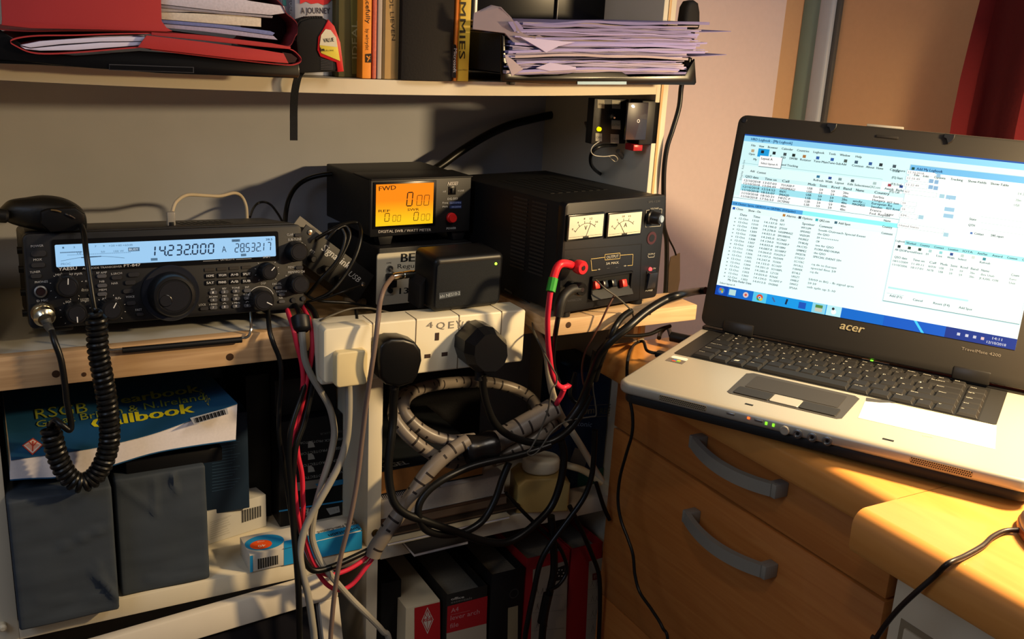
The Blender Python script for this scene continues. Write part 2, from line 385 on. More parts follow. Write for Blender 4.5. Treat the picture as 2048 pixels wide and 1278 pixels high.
for z0, z1, hd in ((g1+0.0016, DZ-0.0385, ((1380, 893), (1540, 975))), (g2+0.0006, g1-0.0016, ((1366, 1045), (1520, 1135))), (-0.64, g2-0.0006, None)):
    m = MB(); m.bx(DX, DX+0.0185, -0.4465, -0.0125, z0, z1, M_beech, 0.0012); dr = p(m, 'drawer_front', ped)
    if hd:
        a = at(*hd[0], x=DX-0.02); b = at(*hd[1], x=DX-0.02); m = MB(); pts = []
        for i in range(17):
            t_ = i/16; w = a.lerp(b, t_); s_ = 4*t_*(1-t_)
            pts.append((DX-0.016-0.010*s_, w.y, (a.z+b.z)/2-0.004*s_))
        vs = []; fs = []
        for x, y, z in pts: vs += [(x-0.003, y, z+0.0075), (x+0.003, y, z+0.0085), (x+0.003, y, z-0.0075), (x-0.003, y, z-0.0065)]
        for i in range(16):
            for k in range(4): fs.append((i*4+k, i*4+(k+1) % 4, i*4+4+(k+1) % 4, i*4+4+k))
        fs += [(0, 1, 2, 3), (67, 66, 65, 64)]
        Mh = mat('handle_grey_metal', '8A877C', 0.4, 0.15, var=0.03)
        m.add(vs, fs, Mh)
        for q in (pts[0], pts[-1]): m.bx(q[0]-0.002, DX, q[1]-0.006, q[1]+0.006, q[2]-0.0075, q[2]+0.008, Mh, 0.0015)
        m.build('handle', dr, label='bowed grey metal handle')
wc = thing('white_cupboard', 'white painted cupboard with a recessed door panel under the nearer worktop', 'cupboard', frame((0.93, -0.8, FLOOR)))
WX = 0.690
m = MB(); m.bx(WX+0.02, 1.17, -1.14, -0.452, FLOOR, DZ-0.0408, M_white, 0.001); p(m, 'carcass', wc)
m = MB(); m.bx(WX, WX+0.0195, -1.13, -0.456, FLOOR+0.05, DZ-0.043, M_white, 0.0015)
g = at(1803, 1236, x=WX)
m.bx(WX-0.0006, WX+0.001, -1.1, g.y, FLOOR+0.1, g.z, mat('white_recess_shade', '8E7E62', 0.5, var=0.02), 0.0)  # flat darker plate, the shade of the recess painted into its colour
m.bx(WX-0.003, WX+0.001, -1.09, g.y-0.006, FLOOR+0.11, g.z-0.006, M_white, 0.001); p(m, 'door', wc)
# ================================================================ curtain
Mc = mat('dark_red_curtain_cloth', '520A10', 0.9, var=0.08, scale=200, bump=0.3)
m = MB(); ye = at(1915, 240, x=1.15).y; vs = []; fs = []; n = 60
zs = [DZ+0.012+0.055*i for i in range(25)]
for k, z in enumerate(zs):
    for i in range(n+1):
        y = ye+0.035*(z-0.22) + 0.010*math.sin(9*z) - 0.9*i/n
        x = 1.150+0.014*math.sin(y*48+0.6*math.sin(z*4)) + 0.004*math.sin(y*110)
        vs.append((x, y, z))
for k in range(len(zs)-1):
    for i in range(n):
        a = k*(n+1)+i; fs.append((a, a+1, a+n+2, a+n+1))
m.add(vs, fs, Mc)
b0 = len(vs); m.add([(v[0]+0.004, v[1], v[2]) for v in vs], [f[::-1] for f in fs], Mc)
for k in range(len(zs)-1): m.f.append((k*(n+1), (k+1)*(n+1), b0+(k+1)*(n+1), b0+k*(n+1))); m.mi.append(0)
m.build('curtain', None, 'dark red curtain hanging at the right wall behind the laptop', 'curtain')
# ================================================================ upper shelf
def sz(x): return shelfz(x)+0.0147
SH = 0.2602
# books: (name, px left, px right, front y, depth, height, cover, pages, label, printing)
def book(px0, px1, pyb, y, depth, height, cover, label, prints=None, group=None, name='book', pages=True, hard=0.002, bevel=0.0012):
    a = at(px0, pyb, y=y); b = at(px1, pyb, y=y); w = b.x-a.x-0.0006; z = sz((a.x+b.x)/2)+0.0003
    F = frame((a.x+w/2, y, z)); t = thing(name, label, 'book', F, group)
    m = MB(F)
    bw = w/2
    # spine with slightly rounded back, two boards
    pr = [(-bw, depth), (-bw, 0.003), (-bw*.8, 0.0006), (0, 0), (bw*.8, 0.0006), (bw, 0.003), (bw, depth), (bw-min(hard, bw*.3), depth), (bw-min(hard, bw*.3), 0.005), (-bw+min(hard, bw*.3), 0.005), (-bw+min(hard, bw*.3), depth)]
    m.prism(pr, 0, height, cover, axis='z', bev=0.0004, seg=1); m.build('cover', t)
    m = MB(F); k = min(hard, bw*.3); m.bx(-bw+k, bw-k, 0.0052, depth-0.004, 0.0025, height-0.003, M_pages); m.build('page_block', t)
    if prints:
        P = Pan(F, -0.0003); prints(P, bw, height); P.build('spine_lettering', t)
    return t
GB = 'books standing on the upper shelf'
def pr_thin(P, bw, h):
    P.t('MORE ONLINE', 577, -20, 580, 34, 7, flat('CFCBC8'), 0.01)
    P.rect([(564, -20), (571, -20), (573, 12), (566, 10)], flat('3C7A74'))
book(562, 591, 140, 0.045, 0.16, 0.24, mat('cover_grey', '7C7880', 0.6), 'thin grey book with small white lettering, at the left end of the book row', pr_thin, GB)
def pr_j(P, bw, h):
    P.t('A JOURNEY', 602, 27, 660, 27, 12, flat('3A3440'), 0.01)
    P.rect([(600, 8), (600, -30), (664, -30), (664, -2), (655, 8), (646, 10), (636, 6), (622, 8), (612, 3)], flat('C0282C'))
book(593, 672, 141, 0.032, 0.16, 0.24, mat('cover_silver', 'A9A8AC', 0.5), 'silver hardback with red title and A JOURNEY on its spine, behind the tape measure', pr_j, GB)
def pr_i(P, bw, h):
    P.t('IDEAL', 716, 117, 715, 42, 13, flat('A8A678'), 0.012)
    P.rect([(704, 148), (721, 148), (719, -10), (701, -10)], mat('green_sheen', '6E6A34', 0.5, var=0.1), -0.0001)
book(673, 722, 146, 0.020, 0.17, 0.26, mat('cover_olive', '4A4420', 0.55), 'olive green book lettered IDEAL, right of the tape measure', pr_i, GB)
def pr_o(P, bw, h):
    P.t('disgracefully', 731, -40, 733, 47, 9, flat('2A1C0C'), 0.01)
    P.t('by wlrrydst', 732, 58, 732, 100, 7, flat('2A1C0C'), 0.0)
    P.rect([(731, 108), (743, 107), (743, 125), (731, 125)], flat('201408'))
    P.line(P.q(733, 112, -0.0005), P.q(740, 118, -0.0005), 0.0012, flat('D88A2E')); P.line(P.q(740, 112, -0.0005), P.q(735, 123, -0.0005), 0.0010, flat('D88A2E'))
book(723, 745, 149, 0.006, 0.13, 0.2, mat('cover_orange', 'E08A28', 0.5), 'slim orange paperback with dark handwritten style lettering and a black square mark', pr_o, GB)
book(745.5, 754, 150, 0.006, 0.13, 0.21, mat('cover_pink_mottled', 'C96A52', 0.6, var=0.35, scale=300), 'very thin mottled pink and red booklet beside the slim orange paperback', None, GB)
book(754.5, 765, 151, 0.005, 0.15, 0.22, mat('cover_pale_grey', 'A89C90', 0.6), 'narrow pale grey book without lettering, left of the tan hardback', None, GB)
def pr_t(P, bw, h):
    P.t('ANATOL LIEVEN', 776, -62, 784, 81, 8, flat('3A2E1C'), 0.0)
book(766, 804, 152, 0.003, 0.15, 0.24, mat('cover_tan', 'A88752', 0.6), 'tan hardback with LIEVEN down its spine, left of the black binder', pr_t, GB)
book(804.5, 907, 158, -0.008, 0.17, 0.26, mat('cover_black_cloth', '17130F', 0.8, var=0.15, scale=400, bump=0.3), 'thick plain black cloth binder in the middle of the book row', None, GB, 'binder', hard=0.003)
def pr_m(P, bw, h):
    P.rect([(903, 155), (912, 156), (913, 92), (911, 89), (904, 88)], flat('100C0C'), -0.0002)
    P.t('Microsoft', 908.2, 97, 906.5, 145, 7, flat('C8C0B8'), 0.02)
book(907.5, 914, 158, -0.006, 0.16, 0.26, mat('cover_orange_flames', 'D2762A', 0.5, var=0.35, scale=90), 'thin orange flame patterned software book with a black label at its foot', pr_m, GB)
def pr_d(P, bw, h):
    P.t('DUMMIES', 921, -60, 918, 118, 15, flat('2A2008'), 0.015)
    P.t('Louise Wilson', 914, 141, 935, 141, 3, flat('5A4818'))
book(914.5, 940, 158, -0.006, 0.16, 0.26, mat('cover_yellow', 'C9A636', 0.5), 'bright yellow paperback with DUMMIES in black down its spine, right end of the row', pr_d, GB)
# tape measure
a = at(612, 147, y=-0.018); b = at(686, 143, y=-0.018); F = frame((a.x, -0.018, sz(a.x)+0.0003), 0)
t = thing('tape_measure', 'black and red 3m tape measure with yellow VALUE label, before the silver hardback', 'tape measure', F)
def tp(px, py): v = loc(F, px, py, y=0); return (v.x, v.z)
body = [tp(*q) for q in [(592, 147), (596, 120), (592, 80), (594, 55), (602, 42), (620, 36), (645, 35), (660, 42), (672, 62), (680, 92), (685, 143)]]
m = MB(F); m.prism(body, 0.0, 0.034, mat('rubber_black', '0F0F11', 0.75, var=0.1, scale=300), bev=0.003); m.build('body', t)
m = MB(F); m.prism([tp(*q) for q in [(656, 39), (668, 52), (680, 85), (687, 143), (675, 144), (672, 125), (640, 113), (634, 100), (636, 74), (646, 58)]], -0.0014, 0.004, M_red, bev=0.0006); m.build('side_trim', t, label='red side trim')
m = MB(F); m.prism([tp(*q) for q in [(641, 106), (638, 90), (641, 70), (650, 58), (660, 60), (671, 75), (679, 122)]], -0.0020, 0.0, mat('label_white_yellow', 'D8C84A', 0.4, var=0), bev=0.0001)
m.poly([(lambda v: (v[0], -0.0022, v[1]))(tp(*q)) for q in [(638, 90), (641, 70), (650, 58), (660, 60), (671, 75), (673, 94)]], flat('CFCBB4')); lb = m.build('label_sticker', t)
P = Pan(F, -0.0024); P.t('VALUE', 647, 85, 668, 83, 8, M_ink, 0.02); P.t('3m', 640, 103, 649, 102.5, 8, M_ink, 0.02); P.t('(10ft x 16mm)', 650, 103, 667, 102, 3.5, M_ink, 0.0); P.build('label_lettering', lb)
m = MB(F)
for i in range(7):
    q0 = tp(641, 118+i*3.4); q1 = tp(666, 123+i*2.6); m.line((q0[0], -0.0006, q0[1]), (q1[0], -0.0006, q1[1]), 0.0007, flat('34343A'))
for i in range(22):
    f = i/21; v = Vector(body[2])*(1-f)+Vector(body[6])*f; j = [2, 3, 4, 5, 6]; u = f*4; k = min(int(u), 3); v = Vector(body[j[k]])*(1-(u-k))+Vector(body[j[k+1]])*(u-k)
    m.box((v.x, 0.012, v.y), (0.0024, 0.02, 0.0024), mat('rubber_rib', '0E0E10', 0.7), 0.0008)
m.build('grip_ribs', t)
# wrist strap hanging off the shelf
def world_pts(L, y): return [at(px, py, y=(q[0] if q else y)) for px, py, *q in L]
m = MB(); pts = smooth(world_pts([(604, 138, 0.0), (602, 146, -0.008), (596, 156, -0.014), (590, 185, -0.012), (588, 220, -0.006), (588, 250, -0.006), (588, 281, -0.008)], 0), 6)
vs = []; fs = []; wv = Vector((1, 0, 0))*0.0036
for q in pts: vs += [q-wv+Vector((0, 0, .0001)), q+wv, q+wv+Vector((0, .0016, 0)), q-wv+Vector((0, .0016, 0))]
for i in range(len(pts)-1):
    for k in range(4): fs.append((i*4+k, i*4+(k+1) % 4, i*4+4+(k+1) % 4, i*4+4+k))
n = len(pts)-1; fs += [(0, 1, 2, 3), (n*4+3, n*4+2, n*4+1, n*4)]
m.add(vs, fs, mat('black_webbing', '121212', 0.9, var=0.2, scale=900, bump=0.4)); m.build('strap', None, 'black webbing strap hanging over the front edge of the upper shelf', 'strap', ang=60)
# ---- left letter tray with red wallets
YT = -0.045
def XZ(L, y=YT): return [(lambda v: (v.x, v.z))(at(px, py, y=y)) for px, py in L]
x0 = -0.016; x1 = at(597, 150, y=YT).x
F = frame(((x0+x1)/2, YT, SH)); t = thing('letter_tray', 'black plastic letter tray overhanging the left of the upper shelf, holding red wallets', 'letter tray', F)
m = MB(); lip = XZ([(-40, 56), (-5, 56), (25, 75), (60, 100), (150, 112), (280, 102), (340, 106), (598, 126), (600, 150), (596, 157), (470, 152), (330, 147), (150, 134), (60, 124), (-40, 117)])
m.prism(lip, YT, YT+0.004, M_blkg, bev=0.001); m.build('front_lip', t)
m = MB(); m.bx(x0, x1, YT+0.004, 0.2, SH+0.001, SH+0.0045, M_blkg, 0.001); m.build('base', t)
m = MB(); m.bx(x0, x0+0.003, YT+0.004, 0.2, SH+0.0045, SH+0.05, M_blkg, 0.001); m.build('side_wall', t)
m = MB(); m.bx(x1-0.003, x1, 0.02, 0.2, SH+0.0045, SH+0.018, M_blkg, 0.001); m.build('side_wall', t)
P = Pan(frame((0, YT, 0)), -0.001); P.rect([(218, 128), (388, 134), (388, 146), (218, 140)], mat('slot_edge', '3A3A3E', 0.3)); P.rect([(219.5, 130), (386, 135.5), (386, 144.5), (219.5, 138.8)], M_blkg, -0.0013); P.build('label_slot', t)
# lower wallet: a card sleeve, flap and papers
zb = SH+0.006
low = smooth([(v[0], 0, v[1]) for v in XZ([(300, 92), (240, 97), (170, 103), (100, 107), (60, 104), (32, 92), (20, 83), (34, 76), (75, 71), (150, 70), (240, 67), (330, 67), (420, 73), (520, 87), (575, 97), (594, 110), (599, 120), (590, 127), (565, 129), (470, 119), (360, 106), (300, 98)])], 4)
F = frame((0.13, YT-0.004, zb)); t = thing('document_wallet', 'lower dark red card wallet with white papers showing at its left, on the black tray', 'document wallet', F, 'red document wallets')
m = MB(); m.ribbon([(q.x, q.z) for q in low], YT-0.006, 0.17, 0.0011, M_card, dz=0.0); m.build('sleeve', t)
m = MB(); pl = XZ([(272, 94), (290, 70), (400, 83), (520, 99), (562, 106), (566, 114), (572, 126), (470, 117), (360, 104), (290, 96)]); m.prism(pl, YT-0.0085, YT-0.0072, mat('red_card_bright', 'A83030', 0.7, var=0.04), bev=0.0003); m.build('flap', t)
m = MB()
m.prism(XZ([(562, 104), (580, 107), (592, 116), (588, 124), (570, 126)]), YT-0.004, YT+0.02, flat('2A0A0C')); m.build('lining', t)
for i, L in enumerate([[(40, 90), (80, 82), (150, 77), (240, 73), (288, 74), (286, 82), (200, 83), (120, 88), (60, 95)], [(40, 92), (60, 97), (120, 91), (200, 85), (284, 83.5), (282, 90), (230, 94), (150, 100), (80, 101), (50, 98)], [(120, 79), (200, 72.5), (288, 70.5), (288, 72.5), (200, 75.5), (130, 80)]]):
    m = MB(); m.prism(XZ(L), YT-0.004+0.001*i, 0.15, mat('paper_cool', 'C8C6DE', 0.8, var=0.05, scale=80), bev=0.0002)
    m.build('paper_sheaf', None, ['upper white sheaf of papers in the lower red wallet', 'lower white sheaf of papers in the lower red wallet, curved downwards', 'thin topmost sheets tucked in the lower red wallet'][i], 'papers', 'papers in the red wallets')
# upper wallet
F = frame((0.13, YT-0.004, zb+0.02)); t = thing('document_wallet', 'fat upper red card wallet with big front flap, stuffed with papers', 'document wallet', F, 'red document wallets')
m = MB(); hi = smooth([(v[0], 0, v[1]) for v in XZ([(-30, 50), (0, 58), (60, 62), (150, 61), (300, 63), (420, 74), (520, 86), (560, 92), (578, 91), (588, 72), (592, 66), (592, 48), (582, 36), (570, 26), (560, 8), (540, -8), (500, -20), (400, -30)])], 4)
m.ribbon([(q.x, q.z) for q in hi], YT-0.004, 0.16, 0.0012, M_card2); m.build('sleeve', t)
m = MB(); m.prism(XZ([(3, -30), (1, 0), (3, 38), (2, 50), (60, 56), (200, 59), (330, 63), (342, 62), (330, 55), (320, 42), (318, -30)]), YT-0.0082, YT-0.0062, M_card, bev=0.0005); m.build('flap', t, label='red flap')
m = MB(); m.prism(XZ([(300, 64), (420, 72), (540, 86), (577, 93), (576, 98), (520, 93), (400, 80), (300, 70)]), YT-0.0075, YT-0.0055, M_card, bev=0.0004); m.build('under_flap', t)
m = MB(); m.prism(XZ([(562, -10), (586, 40), (590, 62), (585, 80), (560, 88), (540, 84), (540, -20)]), YT+0.03, YT+0.034, flat('2A0C10')); m.build('gusset', t)
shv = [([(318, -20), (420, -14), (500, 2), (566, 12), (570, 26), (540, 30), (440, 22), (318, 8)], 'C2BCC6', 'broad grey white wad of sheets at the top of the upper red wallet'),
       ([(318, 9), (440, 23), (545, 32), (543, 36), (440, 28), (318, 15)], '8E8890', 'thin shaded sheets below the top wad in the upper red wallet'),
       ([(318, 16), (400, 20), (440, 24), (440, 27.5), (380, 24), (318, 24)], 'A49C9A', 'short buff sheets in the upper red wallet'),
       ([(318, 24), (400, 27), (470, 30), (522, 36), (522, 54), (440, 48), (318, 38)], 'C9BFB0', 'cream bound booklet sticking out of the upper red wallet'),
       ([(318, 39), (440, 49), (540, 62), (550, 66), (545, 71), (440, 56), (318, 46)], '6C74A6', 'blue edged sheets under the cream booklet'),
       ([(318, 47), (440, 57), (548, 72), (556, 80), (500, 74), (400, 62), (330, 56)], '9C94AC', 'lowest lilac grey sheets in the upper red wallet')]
for i, (L, c, lab) in enumerate(shv):
    m = MB(); m.prism(XZ(L), YT-0.003+0.0008*i, 0.14, mat('sheets_'+c, c, 0.85, var=0.25, scale=500), bev=0.0002)
    m.build('paper_sheaf', None, lab, 'papers', 'papers in the red wallets')
# ---- right letter tray and the paper pile
YR = -0.050
F = frame((0.60, YR, SH)); t = thing('letter_tray', 'black letter tray with pale blue label slot, under the loose papers at the right', 'letter tray', F)
m = MB(); m.prism(XZ([(1004, 70), (1010, 72), (1013, 120), (1024, 148), (1060, 153), (1120, 150), (1160, 142), (1245, 144), (1258, 152), (1370, 150), (1390, 118), (1393, 165), (1390, 170), (1100, 168), (1004, 163)], YR), YR, YR+0.004, M_blkg, bev=0.001); m.build('front_lip', t)
a = at(1004, 160, y=YR).x; b = at(1393, 168, y=YR); m = MB(); m.bx(a, b.x, YR+0.004, 0.19, b.z+0.0035, b.z+0.0065, M_blkg, 0.001); m.build('base', t)
m = MB(); m.bx(a, a+0.003, YR+0.004, 0.18, b.z+0.0035, at(1004, 67, y=YR).z, M_blkm, 0.0006); m.build('side_wall', t)
m = MB(); m.prism(XZ([(1383, 118), (1389, 116), (1393, 166), (1385, 166)], YR), YR+0.004, 0.18, M_blkg, bev=0.0006); m.build('side_wall', t)
m = MB(); c = at(1000, 164, y=YR+0.02); m.box((c.x+0.006, YR+0.008, c.z+0.002), (0.0065, 0.008, 0.0075), M_blk, 0.0008); m.build('foot', t)
P = Pan(frame((0, YR, 0)), -0.001); P.rect([(1155, 163), (1253, 163), (1253, 169), (1155, 169)], mat('label_blue', '7FA2B4', 0.3, var=0.02)); P.build('label_slot', t)
Mp = [mat('sheet_lit_lilac', '938BBC', 0.85, var=0.06, scale=60), mat('sheet_lit_pale', 'AEA6C8', 0.85, var=0.06, scale=60), mat('sheet_lit_warm', 'A2949A', 0.85, var=0.06, scale=60), mat('sheet_shade_grey', '79729C', 0.85, var=0.06, scale=60)]  # white paper; the tint of mixed light and shade is put into these colours
rnd = random.Random(11); NS = 60
GP = 'loose sheets in the paper pile'
for i in range(NS):
    f = i/(NS-1)
    yb = 146-f*92                                  # height at the right of the pile
    yl = 148-f*104+rnd.uniform(-3, 3)
    if f < 0.42: xl = 1012+rnd.uniform(-4, 22); xr = 1366+rnd.uniform(-16, 12)
    else: xl = 1022+rnd.uniform(-6, 34); xr = 1384+rnd.uniform(-12, 34)
    if i == NS-12: xr = 1462; yb = 63
    if i == 17: xr = 1453; yb = 110
    if i in (NS-3, NS-4): xr = 1419; yb = 47
    bow = rnd.uniform(-5, 4)*(1.0 if f < .9 else 0.5); ph = rnd.uniform(0, 6.3); yf = YR-0.002+rnd.uniform(-0.007, 0.009)
    L = []
    for k in range(15):
        g = k/14; px = xl+(xr-xl)*g
        py = yl+(yb-yl)*g + bow*math.sin(math.pi*g) + 1.5*math.sin(ph+g*7)*(1.1-g)+0.8*math.sin(ph*2+g*15)
        if f > 0.93: py -= 6*math.exp(-((g-0.38)/0.12)**2)*(1 if i == NS-1 else 0.5)
        L.append((px, py))
    pts = smooth([(v[0], 0, v[1]) for v in XZ(L, yf)], 2)
    m = MB(); m.ribbon([(q.x, q.z) for q in pts], yf, 0.10+rnd.uniform(0, 0.05), rnd.choice([0.0008, 0.0013, 0.0018, 0.0024]), Mp[rnd.choice([0, 0, 1, 1, 2, 3])], dz=rnd.uniform(-0.0015, 0.0015))
    sp = {NS-12: 'white sheet sticking out furthest to the right of the paper pile', 17: 'lower thin sheet poking far out to the right of the paper pile', NS-1: 'topmost sheet of the paper pile, humped near its middle', 0: 'bottommost sheet of the paper pile, flat on the tray'}
    m.build('paper_sheet', None, sp.get(i, 'loose printed sheet somewhere inside the untidy pile on the right black tray'), 'paper', GP)
# crumpled sheets at the left of the pile
def crumple(L, y, depth, label, mt):
    m = MB(); vs = []; fs = []; n = len(L)
    pts = [at(px, py, y=y+dy) for px, py, dy in L]
    for q in pts: vs.append(q)
    for q in pts: vs.append(q+Vector((0, depth, -0.0004)))
    fs.append(tuple(range(n))); fs.append(tuple(range(2*n-1, n-1, -1)))
    for i in range(n): fs.append((i, (i+1) % n, n+(i+1) % n, n+i))
    m.add(vs, fs, mt); return m.build('paper_sheet', None, label, 'paper', GP)
crumple([(948, 26, .02), (982, 10, .01), (1002, 14, 0), (1022, 34, -.002), (1040, 62, -.004), (1062, 76, -.003), (1078, 70, 0), (1090, 76, .002), (1060, 86, .004), (1030, 88, .004), (1010, 66, .004), (996, 64, .004), (946, 58, .02)], YR-0.006, 0.0012, 'big creased buff sheet drooping over the left corner of the paper pile', Mp[2])
crumple([(1040, 74, 0), (1120, 82, 0), (1150, 84, .001), (1118, 92, 0), (1092, 105, -.002), (1082, 98, -.001)], YR-0.009, 0.0008, 'pale sheet with a pointed corner turned down in the middle of the pile', Mp[1])
crumple([(1010, 110, 0), (1024, 118, -.001), (1046, 138, -.001), (1024, 152, -.002), (1020, 140, 0), (1012, 120, 0)], YR-0.008, 0.0008, 'small curled sheet corner at the lower left of the pile', Mp[2])
crumple([(1072, 136, 0), (1100, 125, -.001), (1152, 134, 0), (1152, 139, 0), (1100, 142, 0)], YR-0.009, 0.0008, 'flat folded sheet edge just above the tray lip', Mp[1])
crumple([(1034, 42, 0), (1042, 50, 0), (1052, 66, 0), (1028, 62, 0), (1016, 44, 0)], YR-0.008, 0.0008, 'small torn sheet corner near the top left of the pile', Mp[3])
# dark glass fronted frame behind the pile
a = at(944, 110, y=0.12); b = at(1330, 110, y=0.12)
t = thing('framed_panel', 'black glossy panel with thin silver edges standing behind the paper pile', 'framed panel', frame(((a.x+b.x)/2, 0.12, SH)))
m = MB(); m.bx(a.x, b.x, 0.122, 0.135, SH+0.001, SH+0.32, M_blkg, 0.001); m.build('panel', t)
for X in (a.x+0.001, b.x-0.001, at(1111, 50, y=0.12).x):
    m = MB(); w = 0.0018 if X not in (a.x+0.001, b.x-0.001) else 0.005
    m.bx(X-w/2, X+w/2, 0.117, 0.1225, SH+0.001, SH+0.32, M_steel, 0.0008); m.build('edge_strip', t)
# black handset on the outer side of the bookcase
a = at(1379, 50, y=0.03); F = frame((a.x, 0.03, a.z))
t = thing('handset', 'black rounded handset clipped upright beside the shelf end, behind the papers', 'handset', F)
def hp(px, py): v = loc(F, px, py, y=0); return (v.x, v.z)
m = MB(F); m.prism([hp(*q) for q in [(1362, 58), (1362, 40), (1366, 14), (1373, 2), (1383, 0), (1391, 6), (1394, 24), (1394, 50), (1392, 58)]], -0.008, 0.010, M_blkm, bev=0.005, seg=3); m.build('body', t)
m = MB(F); q = hp(1378, 52); m.bx(q[0]-0.012, q[0]+0.012, 0.0, 0.008, q[1]-0.03, q[1], M_blk, 0.003); m.build('clip', t)
m = MB(F); m.bx(-0.047, -0.0, 0.001, 0.006, -0.020, -0.014, M_blk, 0.001); m.build('bracket', t)
# ================================================================ radio transceiver
fl = at(60, 655, y=0.018); fr = at(612, 613, y=0.018)
TILT = -8.0
F = Matrix.Translation((fl.x+0.131, 0.018, (fl.z+fr.z)/2)) @ Matrix.Rotation(R(1.0), 4, 'Z') @ Matrix.Rotation(R(TILT), 4, 'X') @ Matrix.Rotation(R(0.8), 4, 'Y')
# local: x right, y back, z up; front panel on y = 0; bottom z = 0
radio = thing('radio_transceiver', 'black radio transceiver with a wide pale blue lit display, propped up at the left', 'radio', F)
RW = 0.1315; RH = 0.088
M_rad = mat('radio_case', '121114', 0.45, var=0.08, scale=200)
M_radf = mat('radio_front', '111216', 0.5, var=0.06, scale=300)
m = MB(F); m.prism(rrect(-RW+0.002, RW-0.002, 0.0, RH, 0.005), 0.012, 0.128, M_rad, bev=0.001); m.build('case', radio)
m = MB(F)
m.prism(rrect(-RW, RW, -0.002, RH-0.001, 0.006), 0.0, 0.014, M_radf, bev=0.002)
m.build('front_panel', radio)
m = MB(F)
for i in range(9): m.bx(0.02+i*0.006, 0.022+i*0.006, 0.04, 0.09, RH+0.0002, RH+0.0006, M_blk)
m.build('vent_slots', radio)
for z in (0.010, 0.030, 0.052, 0.070): m = MB(F); m.cyl((-RW+0.002, 0.03, z), (-RW-0.0035, 0.03, z), 0.0035, M_blk, 12); m.build('side_boss', radio)
P = Pan(F, -0.0006)
win = [(88, 487), (578, 464), (580, 517), (94, 542)]
# display window surround, then the lit display
def ring(P, pts, d0, d1, mt): P.poly([P.q(x, y, d0) for x, y in pts], mt)
m = Pan(F, -0.0008); c = [m.q(x, y, -0.0008) for x, y in [(104, 480), (556, 462), (558, 521), (108, 545)]]
x0, x1 = min(v.x for v in c), max(v.x for v in c); z0 = sum(sorted(v.z for v in c)[:2])/2; z1 = sum(sorted(v.z for v in c)[2:])/2
m.prism(rrect(x0, x1, z0, z1, 0.002), -0.0012, 0.001, M_blkg); m.build('display_surround', radio)
dsp = [m.q(x, y, -0.0014) for x, y in [(110, 491), (550, 471), (552, 512), (112, 535)]]
ax0 = (dsp[0].x+dsp[3].x)/2; ax1 = (dsp[1].x+dsp[2].x)/2; az1 = (dsp[0].z+dsp[1].z)/2; az0 = (dsp[2].z+dsp[3].z)/2
m = MB(F); m.prism(rrect(ax0, ax1, az0, az1, 0.0012), -0.0016, -0.0011, glow('9CCBF2', 0.95)); dpl = m.build('display', radio, label='pale blue lit display')
DW = ax1-ax0; DH = az1-az0
def D(u, v, d=-0.0018): return Vector((ax0+DW*u, d, az0+DH*v))
Q = MB(F); lc = glow('34567E', 0.30); lc2 = glow('6A94B8', 0.5)
def ds(txt, u, v, w, h, t_, c=lc):
    n = len(txt.replace('.', '')); cw = w/n; i = 0
    for ch in txt:
        if ch == '.':
            q = D(u+cw*i-cw*.14, v); Q.bx(q.x-t_*.5, q.x+t_*.5, -0.0019, -0.0018, q.z-t_*.4, q.z+t_*.6, c); continue
        p_ = D(u+cw*i, v)
        seg7(Q, ch, p_+Vector((0.0006 if ch != '1' else -0.001, 0, 0)), (1, 0, 0), (0.10, 0, 1), DW*cw*.62, DH*h, t_, c); i += 1
ds('14232.000'.replace('14232', '14.232'), 0.405, 0.30, 0.30, 0.46, 0.0014)
ds('28.532.17', 0.795, 0.30, 0.185, 0.40, 0.0009)
Q.text('A', D(0.735, 0.32), D(0.757, 0.32), DH*.3, lc, bold=0.0)
Q.text('BUSY', D(0.312, 0.60), D(0.352, 0.60), DH*.10, glow('DDEEFF', 0.9)); Q.bx(D(0.308, 0).x, D(0.358, 0).x, -0.00176, -0.0017, D(0, .56).z, D(0, .74).z, lc2)
Q.bx(D(0.405, 0).x, D(0.435, 0).x, -0.00176, -0.0017, D(0, .08).z, D(0, .20).z, lc2); Q.bx(D(0.826, 0).x, D(0.852, 0).x, -0.00176, -0.0017, D(0, .08).z, D(0, .20).z, lc2)
Q.bx(D(0.785, 0).x, D(0.825, 0).x, -0.00176, -0.0017, D(0, .80).z, D(0, .92).z, lc2); Q.text('SQL', D(0.79, 0.82), D(0.82, 0.82), DH*.08, lc)
Q.text('28.5', D(0.952, 0.80), D(0.985, 0.80), DH*.10, lc, bold=0.03)
for i in range(22): Q.bx(D(0.02+i*.0042, 0).x, D(0.0225+i*.0042, 0).x, -0.00185, -0.0017, D(0, .62).z, D(0, .67).z, lc)
for i in range(60): Q.bx(D(0.05+i*.0045, 0).x, D(0.0515+i*.0045, 0).x, -0.00185, -0.0017, D(0, .50).z, D(0, .54).z, lc2)
for tx, u, v in (('1', .03, .82), ('3', .075, .82), ('5', .12, .82), ('7', .165, .82), ('9', .20, .82), ('+20', .225, .82), ('+40', .255, .82), ('+60dB', .285, .82), ('10', .09, .54), ('50', .19, .56), ('100 W', .245, .56)):
    Q.text(tx, D(u, v), D(u+.009*len(tx)-.001, v), DH*.085, lc2)
pts = [D(0.02+0.27*i/16, 0.27+0.14*math.sin(math.pi*i/16)) for i in range(17)]
for i in range(16): Q.line(pts[i], pts[i+1], 0.0004, lc2)
Q.line(D(.105, .38), D(.19, .40), 0.0008, lc); Q.text('PROC', D(.02, .08), D(.06, .08), DH*.10, lc2)
Q.build('display_figures', dpl)
